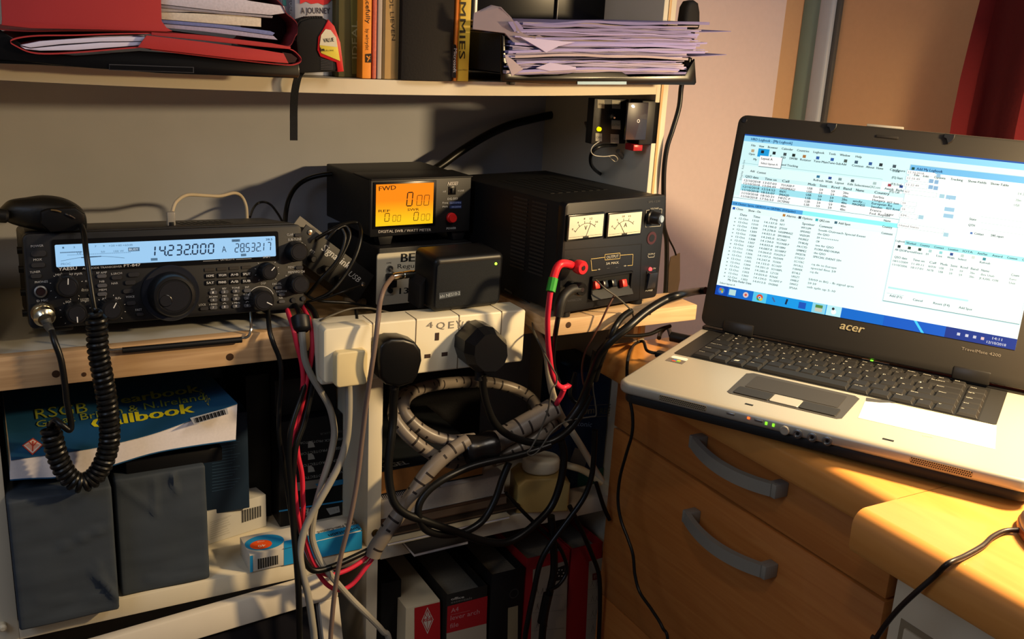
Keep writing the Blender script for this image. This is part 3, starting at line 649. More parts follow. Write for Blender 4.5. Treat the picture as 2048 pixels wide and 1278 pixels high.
# knobs
M_knob = mat('knob_black', '141416', 0.35, var=0.05); M_knobtop = mat('knob_cap', '1E1E22', 0.3, var=0.05)
def knob(px, py, r, h, label=None, skirt=False, line=None, name='knob', cap=True):
    c = loc(F, px, py, y=-h*.45)
    m = MB(F); m.lathe([(r*1.02, 0), (r*1.02, h*.15), (r*.96, h*.3), (r*.90, h*.92), (r*.80, h)], (c.x, 0.0, c.z), (0, -1, 0), M_knob, 40); k = m.build(name, radio, label=label)
    if cap:
        m = MB(F); m.lathe([(r*.70, 0), (r*.66, h*.04)], (c.x, -h, c.z), (0, -1, 0), M_knobtop, 28); m.build('knob_cap', k)
    if line is not None:
        a = R(line); m = MB(F); m.line((c.x+r*.25*math.cos(a), -h*1.045, c.z+r*.25*math.sin(a)), (c.x+r*.78*math.cos(a), -h*1.045, c.z+r*.78*math.sin(a)), 0.0009, flat('D8D8D8')); m.build('pointer_mark', k)
    return c
# main tuning dial
c = loc(F, 345, 590, y=-0.009)
m = MB(F); m.lathe([(0.0270, 0), (0.0278, 0.0015), (0.0270, 0.003), (0.0238, 0.0022)], (c.x, 0.0, c.z+0.001), (0, -1, 0), mat('dial_ring', '20222A', 0.35, var=0.04), 56); m.build('dial_surround', radio)
m = MB(F); m.lathe([(0.0225, 0), (0.0225, 0.004), (0.0210, 0.007), (0.0206, 0.017), (0.0192, 0.0195), (0.0165, 0.020), (0.0160, 0.0194), (0.004, 0.0194)], (c.x, 0.0, c.z), (0, -1, 0), M_knob, 64); dl = m.build('tuning_dial', radio)
m = MB(F); m.lathe([(0.0065, 0), (0.0055, 0.0004), (0.003, -0.0016), (0.0006, -0.0022)], (c.x-0.0085, -0.0196, c.z-0.004), (0, -1, 0), M_blkg, 28); m.build('finger_dimple', dl)
m = MB(F); m.lathe([(0.0145, 0), (0.0143, 0.0003)], (c.x, -0.0195, c.z), (0, -1, 0), M_knobtop, 40); m.build('dial_cap', dl)
knob(134, 573, 0.0108, 0.015, line=85); knob(152, 626, 0.0102, 0.014, line=270); knob(222, 619, 0.0106, 0.014, line=60)
knob(536, 543, 0.0092, 0.013, line=45); knob(524, 600, 0.0118, 0.015, line=-30)
knob(594, 503, 0.0108, 0.014); knob(597, 568, 0.0108, 0.014)
# tick rings of white marks
m = MB(F)
for (px, py, r) in ((134, 573, 0.0135), (536, 543, 0.0118), (222, 619, 0.0130), (152, 626, 0.0128)):
    cc = loc(F, px, py, y=-0.004)
    for i in range(10):
        a = R(-45+30*i); m.line((cc.x+r*math.cos(a), -0.0006, cc.z+r*math.sin(a)), (cc.x+(r+.0012)*math.cos(a), -0.0006, cc.z+(r+.0012)*math.sin(a)), 0.0005, M_prt)
cc = loc(F, 524, 600, y=-0.004)
for i in range(20): a = R(20+7*i); a2 = R(27+7*i); m.line((cc.x+.0138*math.cos(a), -0.0006, cc.z+.0138*math.sin(a)), (cc.x+.0138*math.cos(a2), -0.0006, cc.z+.0138*math.sin(a2)), 0.0006, M_prt)
m.build('knob_scales', radio)
# buttons
M_btn = mat('button_grey', '4A4A4E', 0.5, var=0.05); M_btnd = mat('button_dark', '242428', 0.5, var=0.05)
def btn(px, py, w, h, mt=M_btnd, rr=0.4, dep=0.0018):
    cc = loc(F, px, py, y=0); m = MB(F); m.prism(rrect(cc.x-w/2, cc.x+w/2, cc.z-h/2, cc.z+h/2, min(w, h)*rr, 3), -dep, 0.0005, mt, bev=0.0003, seg=1); m.build('button', radio)
for px, py, w, h, mt in ((77, 507, .0125, .0058, M_btnd), (76, 530, .0115, .0045, M_btnd), (72, 552, .009, .0042, M_btnd),
    (180, 548, .004, .004, M_btn), (181, 571, .004, .004, M_btn), (181, 590, .004, .004, M_btn), (203, 552, .0088, .0036, M_btn), (204, 571, .0088, .0036, M_btn), (204, 588, .0088, .0036, M_btn),
    (233, 555, .0095, .004, M_btnd), (267, 549, .0105, .0044, M_btnd), (260, 565, .010, .0044, M_btnd), (256, 582, .0095, .0044, M_btnd), (262, 606, .0085, .004, M_btnd), (280, 628, .007, .0032, M_btnd),
    (596, 470, .008, .0034, M_btnd), (598, 535, .0085, .0036, M_btnd), (556, 575, .0075, .0032, M_btn), (563, 589, .0068, .003, M_btn), (563, 603, .0068, .003, M_btn), (586, 600, .0052, .0052, M_btnd), (606, 597, .0052, .0052, M_btnd), (408, 617, .0085, .0035, M_btnd)):
    btn(px, py, w, h, mt, 0.45)
P = Pan(F, -0.0021)
lbl = [('HOME', 'VFO/M', 'A>B', 'SPLIT'), ('SAT', 'MAIN/S', 'A/B', 'SUB')]
for j in range(2):
    for i in range(4):
        px = 420.5+i*24.3; py = (551.5 if j == 0 else 565.5)-i*1.2; btn(px, py, .0098, .0048, mat('button_black', '101012', 0.4, var=0), 0.2, 0.0016)
        P.t(lbl[j][i], px-7.5, py+2.6, px+7.5, py+1.9, 4.6, flat('C4C4C4'), 0.02)
for i in range(4): btn(418.5+i*24.6, 539.5-i*1.6, .0098, .0032, mat('button_brown', '2E2A26', 0.5, var=0), 0.1, 0.001)
nums = [['1', '2', '3', ''], ['4', '5', '6', '-'], ['7', '8', '9', '0']]; tops = [['RPT', 'REV', 'TONE', 'ENT'], ['SCAN', 'PRI', 'PMS', 'T.CALL'], ['v BAND', '^', 'v MHz', '^']]
for j in range(3):
    for i in range(4):
        px = 426+i*22.8-(0 if j == 0 else -.5); py = 585+j*15-i*1.4; btn(px, py, .0078, .0037, M_btn, 0.45)
        if nums[j][i]: P.t(nums[j][i], px-1.5, py+2, px+1.5, py+1.9, 4.2, flat('CCCCCC'), 0.02)
        P.t(tops[j][i], px-(8 if len(tops[j][i]) > 3 else 4), py-4.4, px+(8 if len(tops[j][i]) > 3 else 4), py-5.2, 3.6, M_prt)
P.build('button_lettering', radio)
P = Pan(F, -0.0006); G = flat('A8A8A8')
for tx, x0_, y0_, x1_, y1_, h in (('POWER', 62, 495, 87, 493, 4.5), ('MOX', 67, 522, 84, 521, 4.5), ('TUNER', 60, 547, 81, 545, 4.2), ('PHONES', 70, 567, 96, 565, 4.5), ('D MIC', 74, 604, 96, 602, 4.2),
    ('MIC', 111, 552, 125, 551, 4.2), ('RF PWR', 139, 551, 165, 549, 4.2), ('RF AMP', 193, 548, 214, 546.5, 4), ('NB', 199, 565, 209, 564.5, 4), ('MEM', 198, 582, 213, 581, 4), ('NOTCH', 163, 583, 178, 582, 4), ('AGC', 170, 564, 178, 563.5, 3.6),
    ('S.SRCH', 222, 550, 244, 548, 4), ('NAR', 223, 569, 236, 568, 4), ('SQL', 131, 606, 144, 605, 4), ('KEYER', 161, 600, 178, 599, 3), ('SPEED', 161, 603.5, 178, 602.5, 3), ('AF', 204, 600, 213, 599, 4.2), ('RF', 231, 599, 240, 598, 4.2), ('VOICE', 252, 596, 269, 595, 4), ('FAST', 271, 622, 284, 621, 4.2), ('LOCK', 398, 612, 412, 611, 4.2),
    ('CLAR', 574, 472, 587, 471, 4.6), ('SUB-TUNE', 576, 482, 603, 480, 4.6), ('MENU', 576, 537, 590, 536, 4.8), ('MEM/VFO CH', 576, 547, 609, 545, 4.6), ('DIG.FIL', 545, 570, 563, 569, 3.8), ('DSP', 522, 569, 532, 568.5, 4), ('NOTCH', 553, 585, 573, 584, 3.8), ('NR', 558, 598, 566, 597.5, 3.8), ('FM', 571, 553, 574, 553, 3)):
    P.t(tx, x0_, y0_, x1_, y1_, h, G, 0.01)
for (xa, ya) in ((129, 550.5), (228.5, 549.5)): pass
P.l(127, 550.3, 137, 549.7, 0.0006, G); P.l(145, 605, 158, 604, 0.0005, G); P.l(215, 599.3, 229, 598.7, 0.0005, G)
P.build('panel_lettering', radio)
P = Pan(F, -0.0016)
P.t('YAESU', 117, 541.5, 154, 539, 6.2, flat('C8C8C8'), 0.02); P.t('ALL MODE TRANSCEIVER', 165, 539, 244, 534.5, 3.8, G, 0.01); P.t('FT-847', 248, 534, 281, 532, 5.2, flat('C8C8C8'), 0.02)
P.t('SATELLITE', 441, 521.5, 469, 519.5, 3.6, G); P.l(406, 522.5, 437, 521, 0.0004, G); P.l(472, 519, 503, 517, 0.0004, G); P.t('SHIFT', 526, 516.5, 541, 515.5, 4.6, G, 0.01)
P.build('display_surround_lettering', radio)
# phones jack
c = loc(F, 81, 583, y=0); m = MB(F); m.lathe([(0.0056, 0), (0.0056, 0.0018), (0.0042, 0.0022), (0.0036, 0.001)], (c.x, 0, c.z), (0, -1, 0), M_steel, 28); j = m.build('phones_jack', radio)
m = MB(F); m.lathe([(0.0037, 0), (0.0036, 0.0002)], (c.x, -0.0012, c.z), (0, -1, 0), flat('240A08'), 20); m.build('jack_hole', j)
# bail stand lying along the shelf edge
m = MB(); A = at(503, 664, z=0.002); B = at(499, 676, z=0.002)
pts = smooth([at(501, 625, y=0.012), at(502, 645, y=0.002), at(502, 660, y=-0.004), at(497, 672, y=-0.006), at(488, 676, y=-0.006)], 5)
m.tube(pts, 0.0014, M_chrome, 8); q0 = at(488, 676, y=-0.006); q1 = at(222, 700, y=-0.006); q1.z = q0.z+ (q1.z-q0.z)*1.0
m.tube([q0, q0.lerp(q1, .5), q1], 0.0011, M_chrome, 8)
pl = smooth([q1, q1+Vector((-.007, .003, .004)), q1+Vector((-.009, .012, .02))], 4); m.tube(pl, 0.0014, M_chrome, 8)
bl = m.build('bail_stand', radio, label='chrome wire stand')
m = MB(); a = q0.lerp(q1, 0.02); b = q0.lerp(q1, 0.92); m.tube([a-Vector((0, 0.0006, .0014)), a.lerp(b, .5)-Vector((0, 0.0006, .0014)), b-Vector((0, 0.0006, .0014))], 0.0030, M_blk, 12); m.build('rubber_sleeve', bl)
for x in (-0.10, 0.10): m = MB(F); m.cyl((x, 0.11, 0.001), (x, 0.11, -0.0015), 0.008, M_blk, 16); m.build('foot', radio)
for x in (-0.105, 0.105): m = MB(F); m.bx(x-0.012, x+0.012, 0.010, 0.03, -0.007, 0.001, M_blk, 0.002); m.build('foot', radio)
# ================================================================ microphone with coiled cord and plug
F = frame(at(95, 466, y=0.05), 0)
mic = thing('hand_microphone', 'black hand microphone with a coiled cord, lying on top of the radio transceiver', 'microphone', frame(at(95, 466, y=0.05)))
m = MB(); n = 28
prof = [(0, 428, 10, .004), (6, 426, 14, .008), (22, 425, 24, .012), (55, 427, 31, .017), (90, 428, 36, .020), (125, 431, 35, .021), (150, 436, 30, .020), (166, 440, 22, .016), (172, 442, 12, .008)]
rings = smooth([(a, b, c) for a, b, c, d in prof], 4); dep = smooth([(a, d, 0) for a, b, c, d in prof], 4)
vs = []; fs = []
for i, q in enumerate(rings):
    cc = at(q.x, q.y, y=0.045); up = at(q.x, q.y-q.z, y=0.045); hh = (up-cc).length; dd = dep[i].y
    for k in range(n):
        a = 2*math.pi*k/n; ca, sa = math.cos(a), math.sin(a)
        vs.append(cc+Vector((0, dd*math.copysign(abs(ca)**.7, ca), hh*math.copysign(abs(sa)**.75, sa)*(0.92 if sa < 0 else 1))))
for i in range(len(rings)-1):
    for k in range(n): fs.append((i*n+k, i*n+(k+1) % n, (i+1)*n+(k+1) % n, (i+1)*n+k))
fs += [tuple(range(n))[::-1], tuple((len(rings)-1)*n+k for k in range(n))]
m.add(vs, fs, mat('mic_body', '0D0D0C', 0.4, var=0.12, scale=400, bump=0.15)); m.build('body', mic)
m = MB(); q = at(8, 432, y=0.03); m.lathe([(0.004, -.004), (0.0062, -.002), (0.0066, .008), (0.005, .012)], q, (-0.9, 0.1, 0.12), M_blk, 20); m.build('push_to_talk_bar', mic)
m = MB(); m.prism([(lambda v: (v.x, v.z))(at(*q, y=0.03)) for q in [(80, 420), (95, 415), (150, 412), (168, 425), (168, 445), (150, 458), (100, 462), (80, 445)]], 0.0215, 0.03, mat('mic_face', '0F0F10', 0.3, var=0.05), bev=0.003); fc = m.build('speaking_face', mic)
m = MB(); m.tube(smooth([at(132, 428, y=0.0205), at(140, 431, y=0.0195), at(150, 437, y=0.0205)], 5), 0.0006, M_chrome, 6); m.tube(smooth([at(102, 420, y=0.021), at(112, 421, y=0.020), at(122, 424, y=0.021)], 5), 0.0008, mat('mic_badge', '5A4A30', 0.4), 6); m.build('badge', fc)
m = MB(); q = at(95, 458, y=0.045); m.box((q.x, 0.055, q.z-0.004), (0.04, 0.03, 0.006), M_blk, 0.002); m.build('hanger_button', mic)
# cord
cs = smooth([at(163, 452, y=0.02), at(168, 470, y=0.004), at(173, 510, y=-0.012), at(180, 560, y=-0.022), at(186, 600, y=-0.028), at(190, 622, y=-0.03)], 8)
m = MB(); m.tube(cs, 0.0026, M_cable, 12); m.build('cord', mic)
cl = smooth([at(x, y_, y=-0.032) for x, y_ in [(192, 618), (194, 655), (196, 700), (203, 740), (212, 790), (218, 840), (219, 880), (210, 918), (190, 952), (162, 966), (136, 952), (118, 920), (108, 888), (103, 862), (107, 847)]], 60)
# resample by length and wind the helix
L = [0]
for i in range(1, len(cl)): L.append(L[-1]+(cl[i]-cl[i-1]).length)
tot = L[-1]; pitch = 0.0056; turns = tot/pitch; NP = int(turns*14); pts = []; u = None; j = 0
for i in range(NP+1):
    s_ = tot*i/NP
    while j < len(L)-2 and L[j+1] < s_: j += 1
    f = (s_-L[j])/max(L[j+1]-L[j], 1e-9); pc = cl[j].lerp(cl[j+1], f); T = (cl[min(j+2, len(cl)-1)]-cl[max(j-1, 0)]).normalized()
    u = T.orthogonal().normalized() if u is None else (u-T*u.dot(T)).normalized(); w = T.cross(u); a = 2*math.pi*turns*i/NP
    e = min(1, i/20, (NP-i)/20+0.1); pts.append(pc+(u*math.cos(a)+w*math.sin(a))*0.0072*e)
m = MB(); m.tube(pts, 0.0027, M_cable, 9); m.build('coiled_cord', mic)
cs = smooth([at(103, 850, y=-0.034), at(110, 840, y=-0.04), at(124, 850, y=-0.046), at(139, 860, y=-0.046), at(142, 845, y=-0.045), at(134, 805, y=-0.045), at(130, 770, y=-0.045), at(122, 720, y=-0.044), at(110, 685, y=-0.040), at(103, 662, y=-0.032)], 7)
m = MB(); m.tube(cs, 0.0029, M_cable, 12); m.build('cord_tail', mic)
FRd = FR[radio]; c = FRd @ loc(FRd, 84, 622, y=0.0)
ax = (at(94, 640, y=-0.012)-c).normalized(); ax = Vector((0.10, -0.93, -0.30)).normalized()
m = MB(); m.lathe([(0.0098, 0), (0.0104, 0.001), (0.0104, 0.004), (0.0088, 0.0045), (0.0088, 0.0065), (0.0096, 0.007), (0.0096, 0.0115), (0.0078, 0.013), (0.0064, 0.015)], c, ax, mat('connector_nickel', 'C8C0A8', 0.25, 1.0, var=0.04), 36); pg = m.build('plug', mic, label='nickel screw-on plug')
e = c+ax*0.014; m = MB(); m.tube(smooth([e, e+Vector((.002, -.005, -.006)), at(103, 662, y=-0.032)], 6), 0.0048, mat('boot_grey', '4A4A48', 0.4), 14, taper=lambda t: 1-0.4*t); m.build('strain_relief', pg)
# ================================================================ power / SWR meter on its black supply box
F = frame((at(752, 620, z=-0.019).x, 0.078, -0.0195), 3)
BWd = 0.142
bm_ = thing('regulated_power_supply', 'black supply box with a white front plate, under the orange lit meter', 'power supply', F)
hB = loc(F, 752, 478, y=0.0).z; xR = loc(F, 945, 500, y=0).x
hB = (loc(F, 748, 500, y=0).z+loc(F, 930, 490, y=0).z)/2+0.002
m = MB(F); m.prism(rrect(-0.006, xR, 0.002, hB, 0.002), 0.001, 0.16, M_blkmet, bev=0.001); m.build('case', bm_)
m = Pan(F); c0 = m.q(754, 504, 0); c1 = m.q(932, 498, 0); c2 = m.q(757, 611, 0)
m.prism(rrect(c0.x, c1.x, c2.z, (c0.z+c1.z)/2, 0.003), -0.001, 0.001, mat('plate_cream', 'B8B09A', 0.5, var=0.03)); m.build('front_plate', bm_)
P = Pan(F, -0.0012)
P.t('BERMEC', 802, 524, 900, 519, 17, M_ink, 0.04); P.t('Regulated', 795, 537, 862, 534, 9, M_ink, 0.005); P.t('ON', 773, 528, 782, 527, 3.5, M_ink); P.t('13.8V', 799, 588, 850, 584, 12, M_ink, 0.04); P.t('12V DC', 771, 592, 786, 591, 3, M_ink)
P.build('plate_lettering', bm_)
for px, py in ((778, 536),):
    c = loc(F, px, py, y=0); m = MB(F); m.cyl((c.x, -0.001, c.z), (c.x, -0.004, c.z), 0.0035, M_steel, 16); m.tube([(c.x, -0.004, c.z), (c.x+0.001, -0.010, c.z-0.004)], 0.0013, M_steel, 8); m.build('toggle_switch', bm_)
c = loc(F, 778, 580, y=0); m = MB(F); m.cyl((c.x, -0.001, c.z), (c.x, -0.005, c.z), 0.003, M_blk, 16); m.build('fuse_cap', bm_)
c = loc(F, 778, 558, y=0); m = MB(F); m.bx(c.x-0.005, c.x+0.007, -0.008, 0, c.z-0.009, c.z+0.007, M_blk, 0.001); m.build('terminal_block', bm_)
for x in (0.004, xR-0.012):
    for y in (0.01, 0.14): m = MB(F); m.cyl((x, y, 0.002), (x, y, -0.001), 0.005, M_blk, 12); m.build('foot', bm_)
ztop = (F @ Vector((0, 0, hB))).z
# the meter
fz = ztop+0.0005; fo = at(742, 474, y=0.088)
F = frame((fo.x, 0.088, fz), 3)
sw = thing('swr_watt_meter', 'black watt meter with orange lit display and red button, on the supply box', 'meter', F)
zb = loc(F, 740, 475, y=0).z; zt_ = (loc(F, 743, 358, y=0).z+loc(F, 942, 356, y=0).z)/2; xr = loc(F, 941, 400, y=0).x; xl = loc(F, 741, 400, y=0).x
zb = (zb+loc(F, 940, 461, y=0).z)/2
m = MB(F); m.prism(rrect(xl, xr, zb, zt_, 0.0015), 0.004, 0.135, M_blkmet, bev=0.0008); m.build('case', sw)
m = MB(F); m.prism(rrect(xl, xr, zb, zt_, 0.001), 0.0, 0.0045, mat('meter_front', '121214', 0.45, var=0.05), bev=0.0006)
m.bx(xl-0.0005, xr+0.0005, -0.003, 0.05, zt_, zt_+0.0015, M_blkmet, 0.0005); m.build('front_panel', sw)
for px in (768, 913):
    c = loc(F, px, 478, y=0.008)
    for ya in (0.004, 0.104): m = MB(F); m.prism([(c.x-0.010, zb), (c.x+0.010, zb), (c.x+0.007, 0.0002), (c.x-0.007, 0.0002)], ya, ya+0.014, M_blk, bev=0.0006); m.build('foot', sw)
P = Pan(F, -0.001); c = [P.q(x, y, -0.001) for x, y in [(752, 367), (867, 367), (865, 449), (751, 450)]]
lx0 = (c[0].x+c[3].x)/2; lx1 = (c[1].x+c[2].x)/2; lz1 = (c[0].z+c[1].z)/2; lz0 = (c[2].z+c[3].z)/2
m = MB(F); m.bx(lx0-0.003, lx1+0.004, -0.0012, 0.001, lz0-0.003, lz1+0.0025, M_blkg, 0.0005); m.build('display_surround', sw)
# orange backlight, brighter and yellower towards its lower edge where the lamp sits
mo = glow('FF9A08', 1.0); _n = mo.node_tree; _b = _n.nodes['Principled BSDF']
tc = _n.nodes.new('ShaderNodeTexCoord'); sp = _n.nodes.new('ShaderNodeSeparateXYZ'); mr = _n.nodes.new('ShaderNodeMapRange'); rp = _n.nodes.new('ShaderNodeValToRGB')
_n.links.new(tc.outputs['Object'], sp.inputs[0]); _n.links.new(sp.outputs['Z'], mr.inputs[0]); mr.inputs[1].default_value = lz0; mr.inputs[2].default_value = lz1
_n.links.new(mr.outputs[0], rp.inputs[0]); rp.color_ramp.elements[0].color = (*hx('FFC814'), 1); rp.color_ramp.elements[1].color = (*hx('F98408'), 1); rp.color_ramp.elements[0].position = 0.1; rp.color_ramp.elements[1].position = 0.6
_n.links.new(rp.outputs[0], _b.inputs['Emission Color'])
m = MB(F); m.bx(lx0, lx1, -0.0016, -0.0010, lz0, lz1, mo); md = m.build('display', sw, label='orange lit display')
Q = Pan(F, -0.0018); k = glow('3A1C04', 0.15)
Q.t('FWD', 758, 382, 792, 379, 9, k, 0.014); Q.t('REF', 757, 424.5, 780, 424, 5, k, 0.01); Q.t('SWR', 815, 422, 838, 421, 5, k, 0.01)
def sg(s, x0_, y0_, x1_, y1_, h, t_):
    n = len(s)
    for i, ch in enumerate(s):
        px = x0_+(x1_-x0_)*i/n; py = y0_+(y1_-y0_)*i/n; a = Q.q(px, py); b = Q.q(px+(x1_-x0_)/n*.66, py); hh = (Q.q(px, py-h)-a).length
        seg7(Q, ch, a, (1, 0, 0), (0.08, 0, 1), (b-a).length, hh, t_, k)
sg('0', 813, 412, 829, 411, 27, 0.0013); sg('00', 833, 411, 862, 410, 20, 0.0007)
sg('0', 769, 443, 782, 443, 16, 0.0008); sg('00', 785, 443, 804, 443, 12.5, 0.0005); sg('0', 827, 441, 840, 441, 16, 0.0008); sg('00', 842, 441, 862, 440, 12.5, 0.0005)
Q.t('.', 829, 412, 831, 412, 2, k, 0.03); Q.build('display_figures', md)
P = Pan(F, -0.0005)
P.t('DIGITAL SWR / WATT METER', 757, 466, 862, 462, 5.4, flat('B8B0A8'), 0.01); P.t('NISSEI', 895, 371, 916, 370, 7, flat('C8C0B8'), 0.02, shear=0.3)
P.t('HF', 886, 385, 892, 385, 3.6, G); P.t('V.UHF', 915, 383.5, 928, 383, 3.6, G); P.t('DG-503', 895, 400, 915, 399, 4.2, G, 0.01); P.t('Freq', 885, 407.5, 896, 407, 3.6, G); P.t('PWR', 885, 415.5, 896, 415, 3.6, G); P.t('POWER', 893, 459, 912, 458, 4, G)
P.rect([(899, 403), (923, 402), (923, 408.5), (899, 409)], flat('1E2C58'), -0.0003); P.rect([(899, 411), (923, 410), (923, 416.5), (899, 417)], flat('1E2C58'), -0.0003)
P.t('1.6-525MHz', 900, 407.5, 922, 406.5, 3.2, flat('8FA0D0')); P.t('20/200W', 903, 415.5, 922, 415, 3.2, flat('8FA0D0'))
P.build('panel_lettering', sw)
c = loc(F, 904, 381, y=0); m = MB(F); m.bx(c.x-0.005, c.x+0.005, -0.0008, 0, c.z-0.005, c.z+0.005, M_blkg, 0.0003); m.bx(c.x-0.002, c.x+0.001, -0.004, 0, c.z-0.003, c.z+0.003, M_blk, 0.0005); m.build('slide_switch', sw)
c = loc(F, 904, 436, y=-0.003); m = MB(F); m.lathe([(0.0062, 0), (0.0062, 0.003), (0.0053, 0.0038), (0.0052, 0.006), (0.0046, 0.0068)], (c.x, 0, c.z), (0, -1, 0), mat('button_red', 'C01C1C', 0.35, var=0.02), 28); m.build('power_button', sw, label='round red button')
# ================================================================ noise cancelling speaker
fo = at(866, 626, z=0.0105); F = frame((fo.x, fo.y, 0.0105), 4, 3)
spk = thing('extension_speaker', 'small black loudspeaker with a green light, standing on the white socket strip', 'speaker', F)
xr = loc(F, 1006, 560, y=0).x; zt_ = loc(F, 940, 511, y=0).z
m = MB(F); m.prism(rrect(-0.001, xr, 0.0, zt_, 0.007), 0.0, 0.050, mat('speaker_case', '0B0C0F', 0.4, var=0.06), bev=0.006, seg=4); m.build('case', spk)
Mgr = mat('speaker_cloth', '0F1318', 0.75, var=0.25, scale=2500, bump=0.6)
m = MB(F); m.prism(rrect(0.002, xr-0.005, 0.005, zt_-0.007, 0.003), -0.0006, 0.003, Mgr, bev=0.0004); m.build('grille', spk)
P = Pan(F, -0.0010); P.rect([(878, 586), (921, 581), (921, 591), (878, 599)], flat('3A4048')); P.d = -0.0012; P.t('bhi NES10-2', 880, 596.5, 920, 589, 6.5, flat('9AA2AA'), 0.01); P.build('badge', spk)
c = loc(F, 991, 527, y=0); m = MB(F); m.lathe([(0.0016, 0), (0.0013, 0.0012), (0.0004, 0.0016)], (c.x, -0.0005, c.z), (0, -1, 0), glow('A6F03C', 3.0), 14); m.build('indicator_light', spk, label='green light')
m = MB(F); m.prism([(-0.008, 0.0), (-0.008, 0.026), (-0.0012, 0.034), (-0.0012, 0.0)], 0.018, 0.046, M_blkm, bev=0.0012); m.build('side_bracket', spk)
c = loc(F, 828, 549, x=-0.017); m = MB(F)
A = loc(F, 829, 547, x=-0.0012); B = loc(F, 789, 553, y=A.y-0.004)
d = (B-A).normalized(); m.lathe([(0.0036, 0), (0.0036, 0.004), (0.0042, 0.0045), (0.0042, 0.015), (0.0036, 0.0155), (0.0036, 0.017), (0.0042, 0.0175), (0.0042, 0.026), (0.0034, 0.029)], A, d, mat('plug_gold_nickel', 'C9BFA4', 0.2, 1.0, var=0.03), 24); m.build('jack_plug', spk, label='bright metal jack plug')
JACK = F @ (A+d*0.028)
# ================================================================ bench power supply
pl = at(1112, 628, z=0.0085); pr_ = at(1323, 591, z=0.0085)
yaw = math.degrees(math.atan2(pr_.y-pl.y, pr_.x-pl.x)); PW = (pr_-pl).length
F = Matrix.Translation((pl.x, pl.y, 0.0085)) @ Matrix.Rotation(R(yaw), 4, 'Z')
psu = thing('bench_power_supply', 'black bench power supply with two white needle meters, on the jutting pine plank', 'power supply', F)
PH = (loc(F, 1134, 405, y=0).z+loc(F, 1328, 391, y=0).z)/2
PW = (loc(F, 1320, 580, y=0).x+loc(F, 1328, 400, y=0).x)/2
x_l = (loc(F, 1114, 620, y=0).x+loc(F, 1134, 410, y=0).x)/2
M_psu = mat('supply_case', '0B0B0C', 0.55, var=0.08, scale=300, bump=0.1); M_psuf = mat('supply_front', '101014', 0.45, var=0.05)
m = MB(F); m.bx(x_l+0.002, PW-0.006, 0.010, 0.215, 0, PH-0.001, M_psu, 0.002); m.build('case', psu)
m = MB(F); m.prism(rrect(x_l, PW, -0.001, PH, 0.006), 0.0, 0.012, M_psuf, bev=0.0015); m.build('front_panel', psu)
m = MB(F)
for j in range(2):
    for i in range(19): m.bx(x_l+0.0012, x_l+0.0022, 0.032+j*0.034, 0.058+j*0.034, 0.035+i*0.0045, 0.0372+i*0.0045, flat('2A2622'))
m.build('side_vents', psu)
m = MB(F)
for i in range(8): m.bx(x_l+0.03+i*0.012, x_l+0.036+i*0.012, 0.06, 0.16, PH-0.001, PH-0.0006, flat('060606'))
m.build('top_vents', psu)
for x in (x_l+0.018, PW-0.025):
    for y in (0.012, 0.19): m = MB(F); m.cyl((x, y, 0.0), (x, y, -0.0078), 0.0085, M_blk, 20); m.build('foot', psu)
P = Pan(F, -0.0006)
for j, (xa, xb, lab) in enumerate(((1136, 1206, 'V'), (1214, 1282, 'A'))):
    q = [P.q(x, y, -0.002) for x, y in ([(1137, 433), (1205, 428), (1203, 472), (1135, 478)] if j == 0 else [(1216, 428), (1281, 424), (1279, 466), (1214, 472)])]
    mx0 = (q[0].x+q[3].x)/2; mx1 = (q[1].x+q[2].x)/2; mz1 = (q[0].z+q[1].z)/2; mz0 = (q[2].z+q[3].z)/2
    m = MB(F); m.bx(mx0-0.002, mx1+0.002, -0.0035, 0.001, mz0-0.002, mz1+0.002, M_blkg, 0.0008); mt_ = m.build('meter_bezel', psu)
    m = MB(F); m.bx(mx0, mx1, -0.0040, -0.0030, mz0, mz1, mat('meter_face', 'C9C4B0', 0.5, var=0.02), 0.0003); m.build('meter_dial', mt_)
    Q = MB(F); w = mx1-mx0; h = mz1-mz0; cx = mx0+w*.5; cz = mz0-h*.12; rr = h*.78; kk = flat('1C1C1C')
    for i in range(18):
        a = R(140-80*i/17*1.18+7); a2 = R(140-80*(i+1)/17*1.18+7)
        Q.line((cx+rr*math.cos(a), -0.0043, cz+rr*math.sin(a)), (cx+rr*math.cos(a2), -0.0043, cz+rr*math.sin(a2)), 0.0005, kk)
    for i in range(5):
        a = R(145-23*i); Q.line((cx+rr*math.cos(a), -0.0043, cz+rr*math.sin(a)), (cx+(rr+.003)*math.cos(a), -0.0043, cz+(rr+.003)*math.sin(a)), 0.0005, kk)
        tx = (['0', '4', '8', '12', '16'] if j == 0 else ['0', '5', '10', '15', ''])[i]; p_ = Vector((cx+(rr+.0055)*math.cos(a), -0.0043, cz+(rr+.0055)*math.sin(a)))
        if tx: Q.text(tx, p_+Vector((-.0012*len(tx)/1.3, 0, -.001)), p_+Vector((.0012*len(tx)/1.3, 0, -.001)), 0.0022, kk)
    Q.text(lab, (cx-0.003 if j == 0 else cx-0.002, -0.0043, cz+rr*.62), (cx+0.001 if j == 0 else cx+0.003, -0.0043, cz+rr*.62), 0.005, kk)
    a = R(72 if j == 0 else 118); Q.line((cx, -0.0044, mz0+h*.06), (cx+rr*1.02*math.cos(a), -0.0044, cz+rr*1.02*math.sin(a)), 0.0005, kk)
    Q.bx(cx-0.004, cx+0.004, -0.0046, -0.004, mz0, mz0+h*.07, kk); Q.line((mx0+.001, -0.0043, mz0+h*.09), (mx1-.001, -0.0043, mz0+h*.09), 0.0003, kk)
    Q.build('meter_scale', mt_)
O = flat('A8A498'); Ow = flat('C8B070')
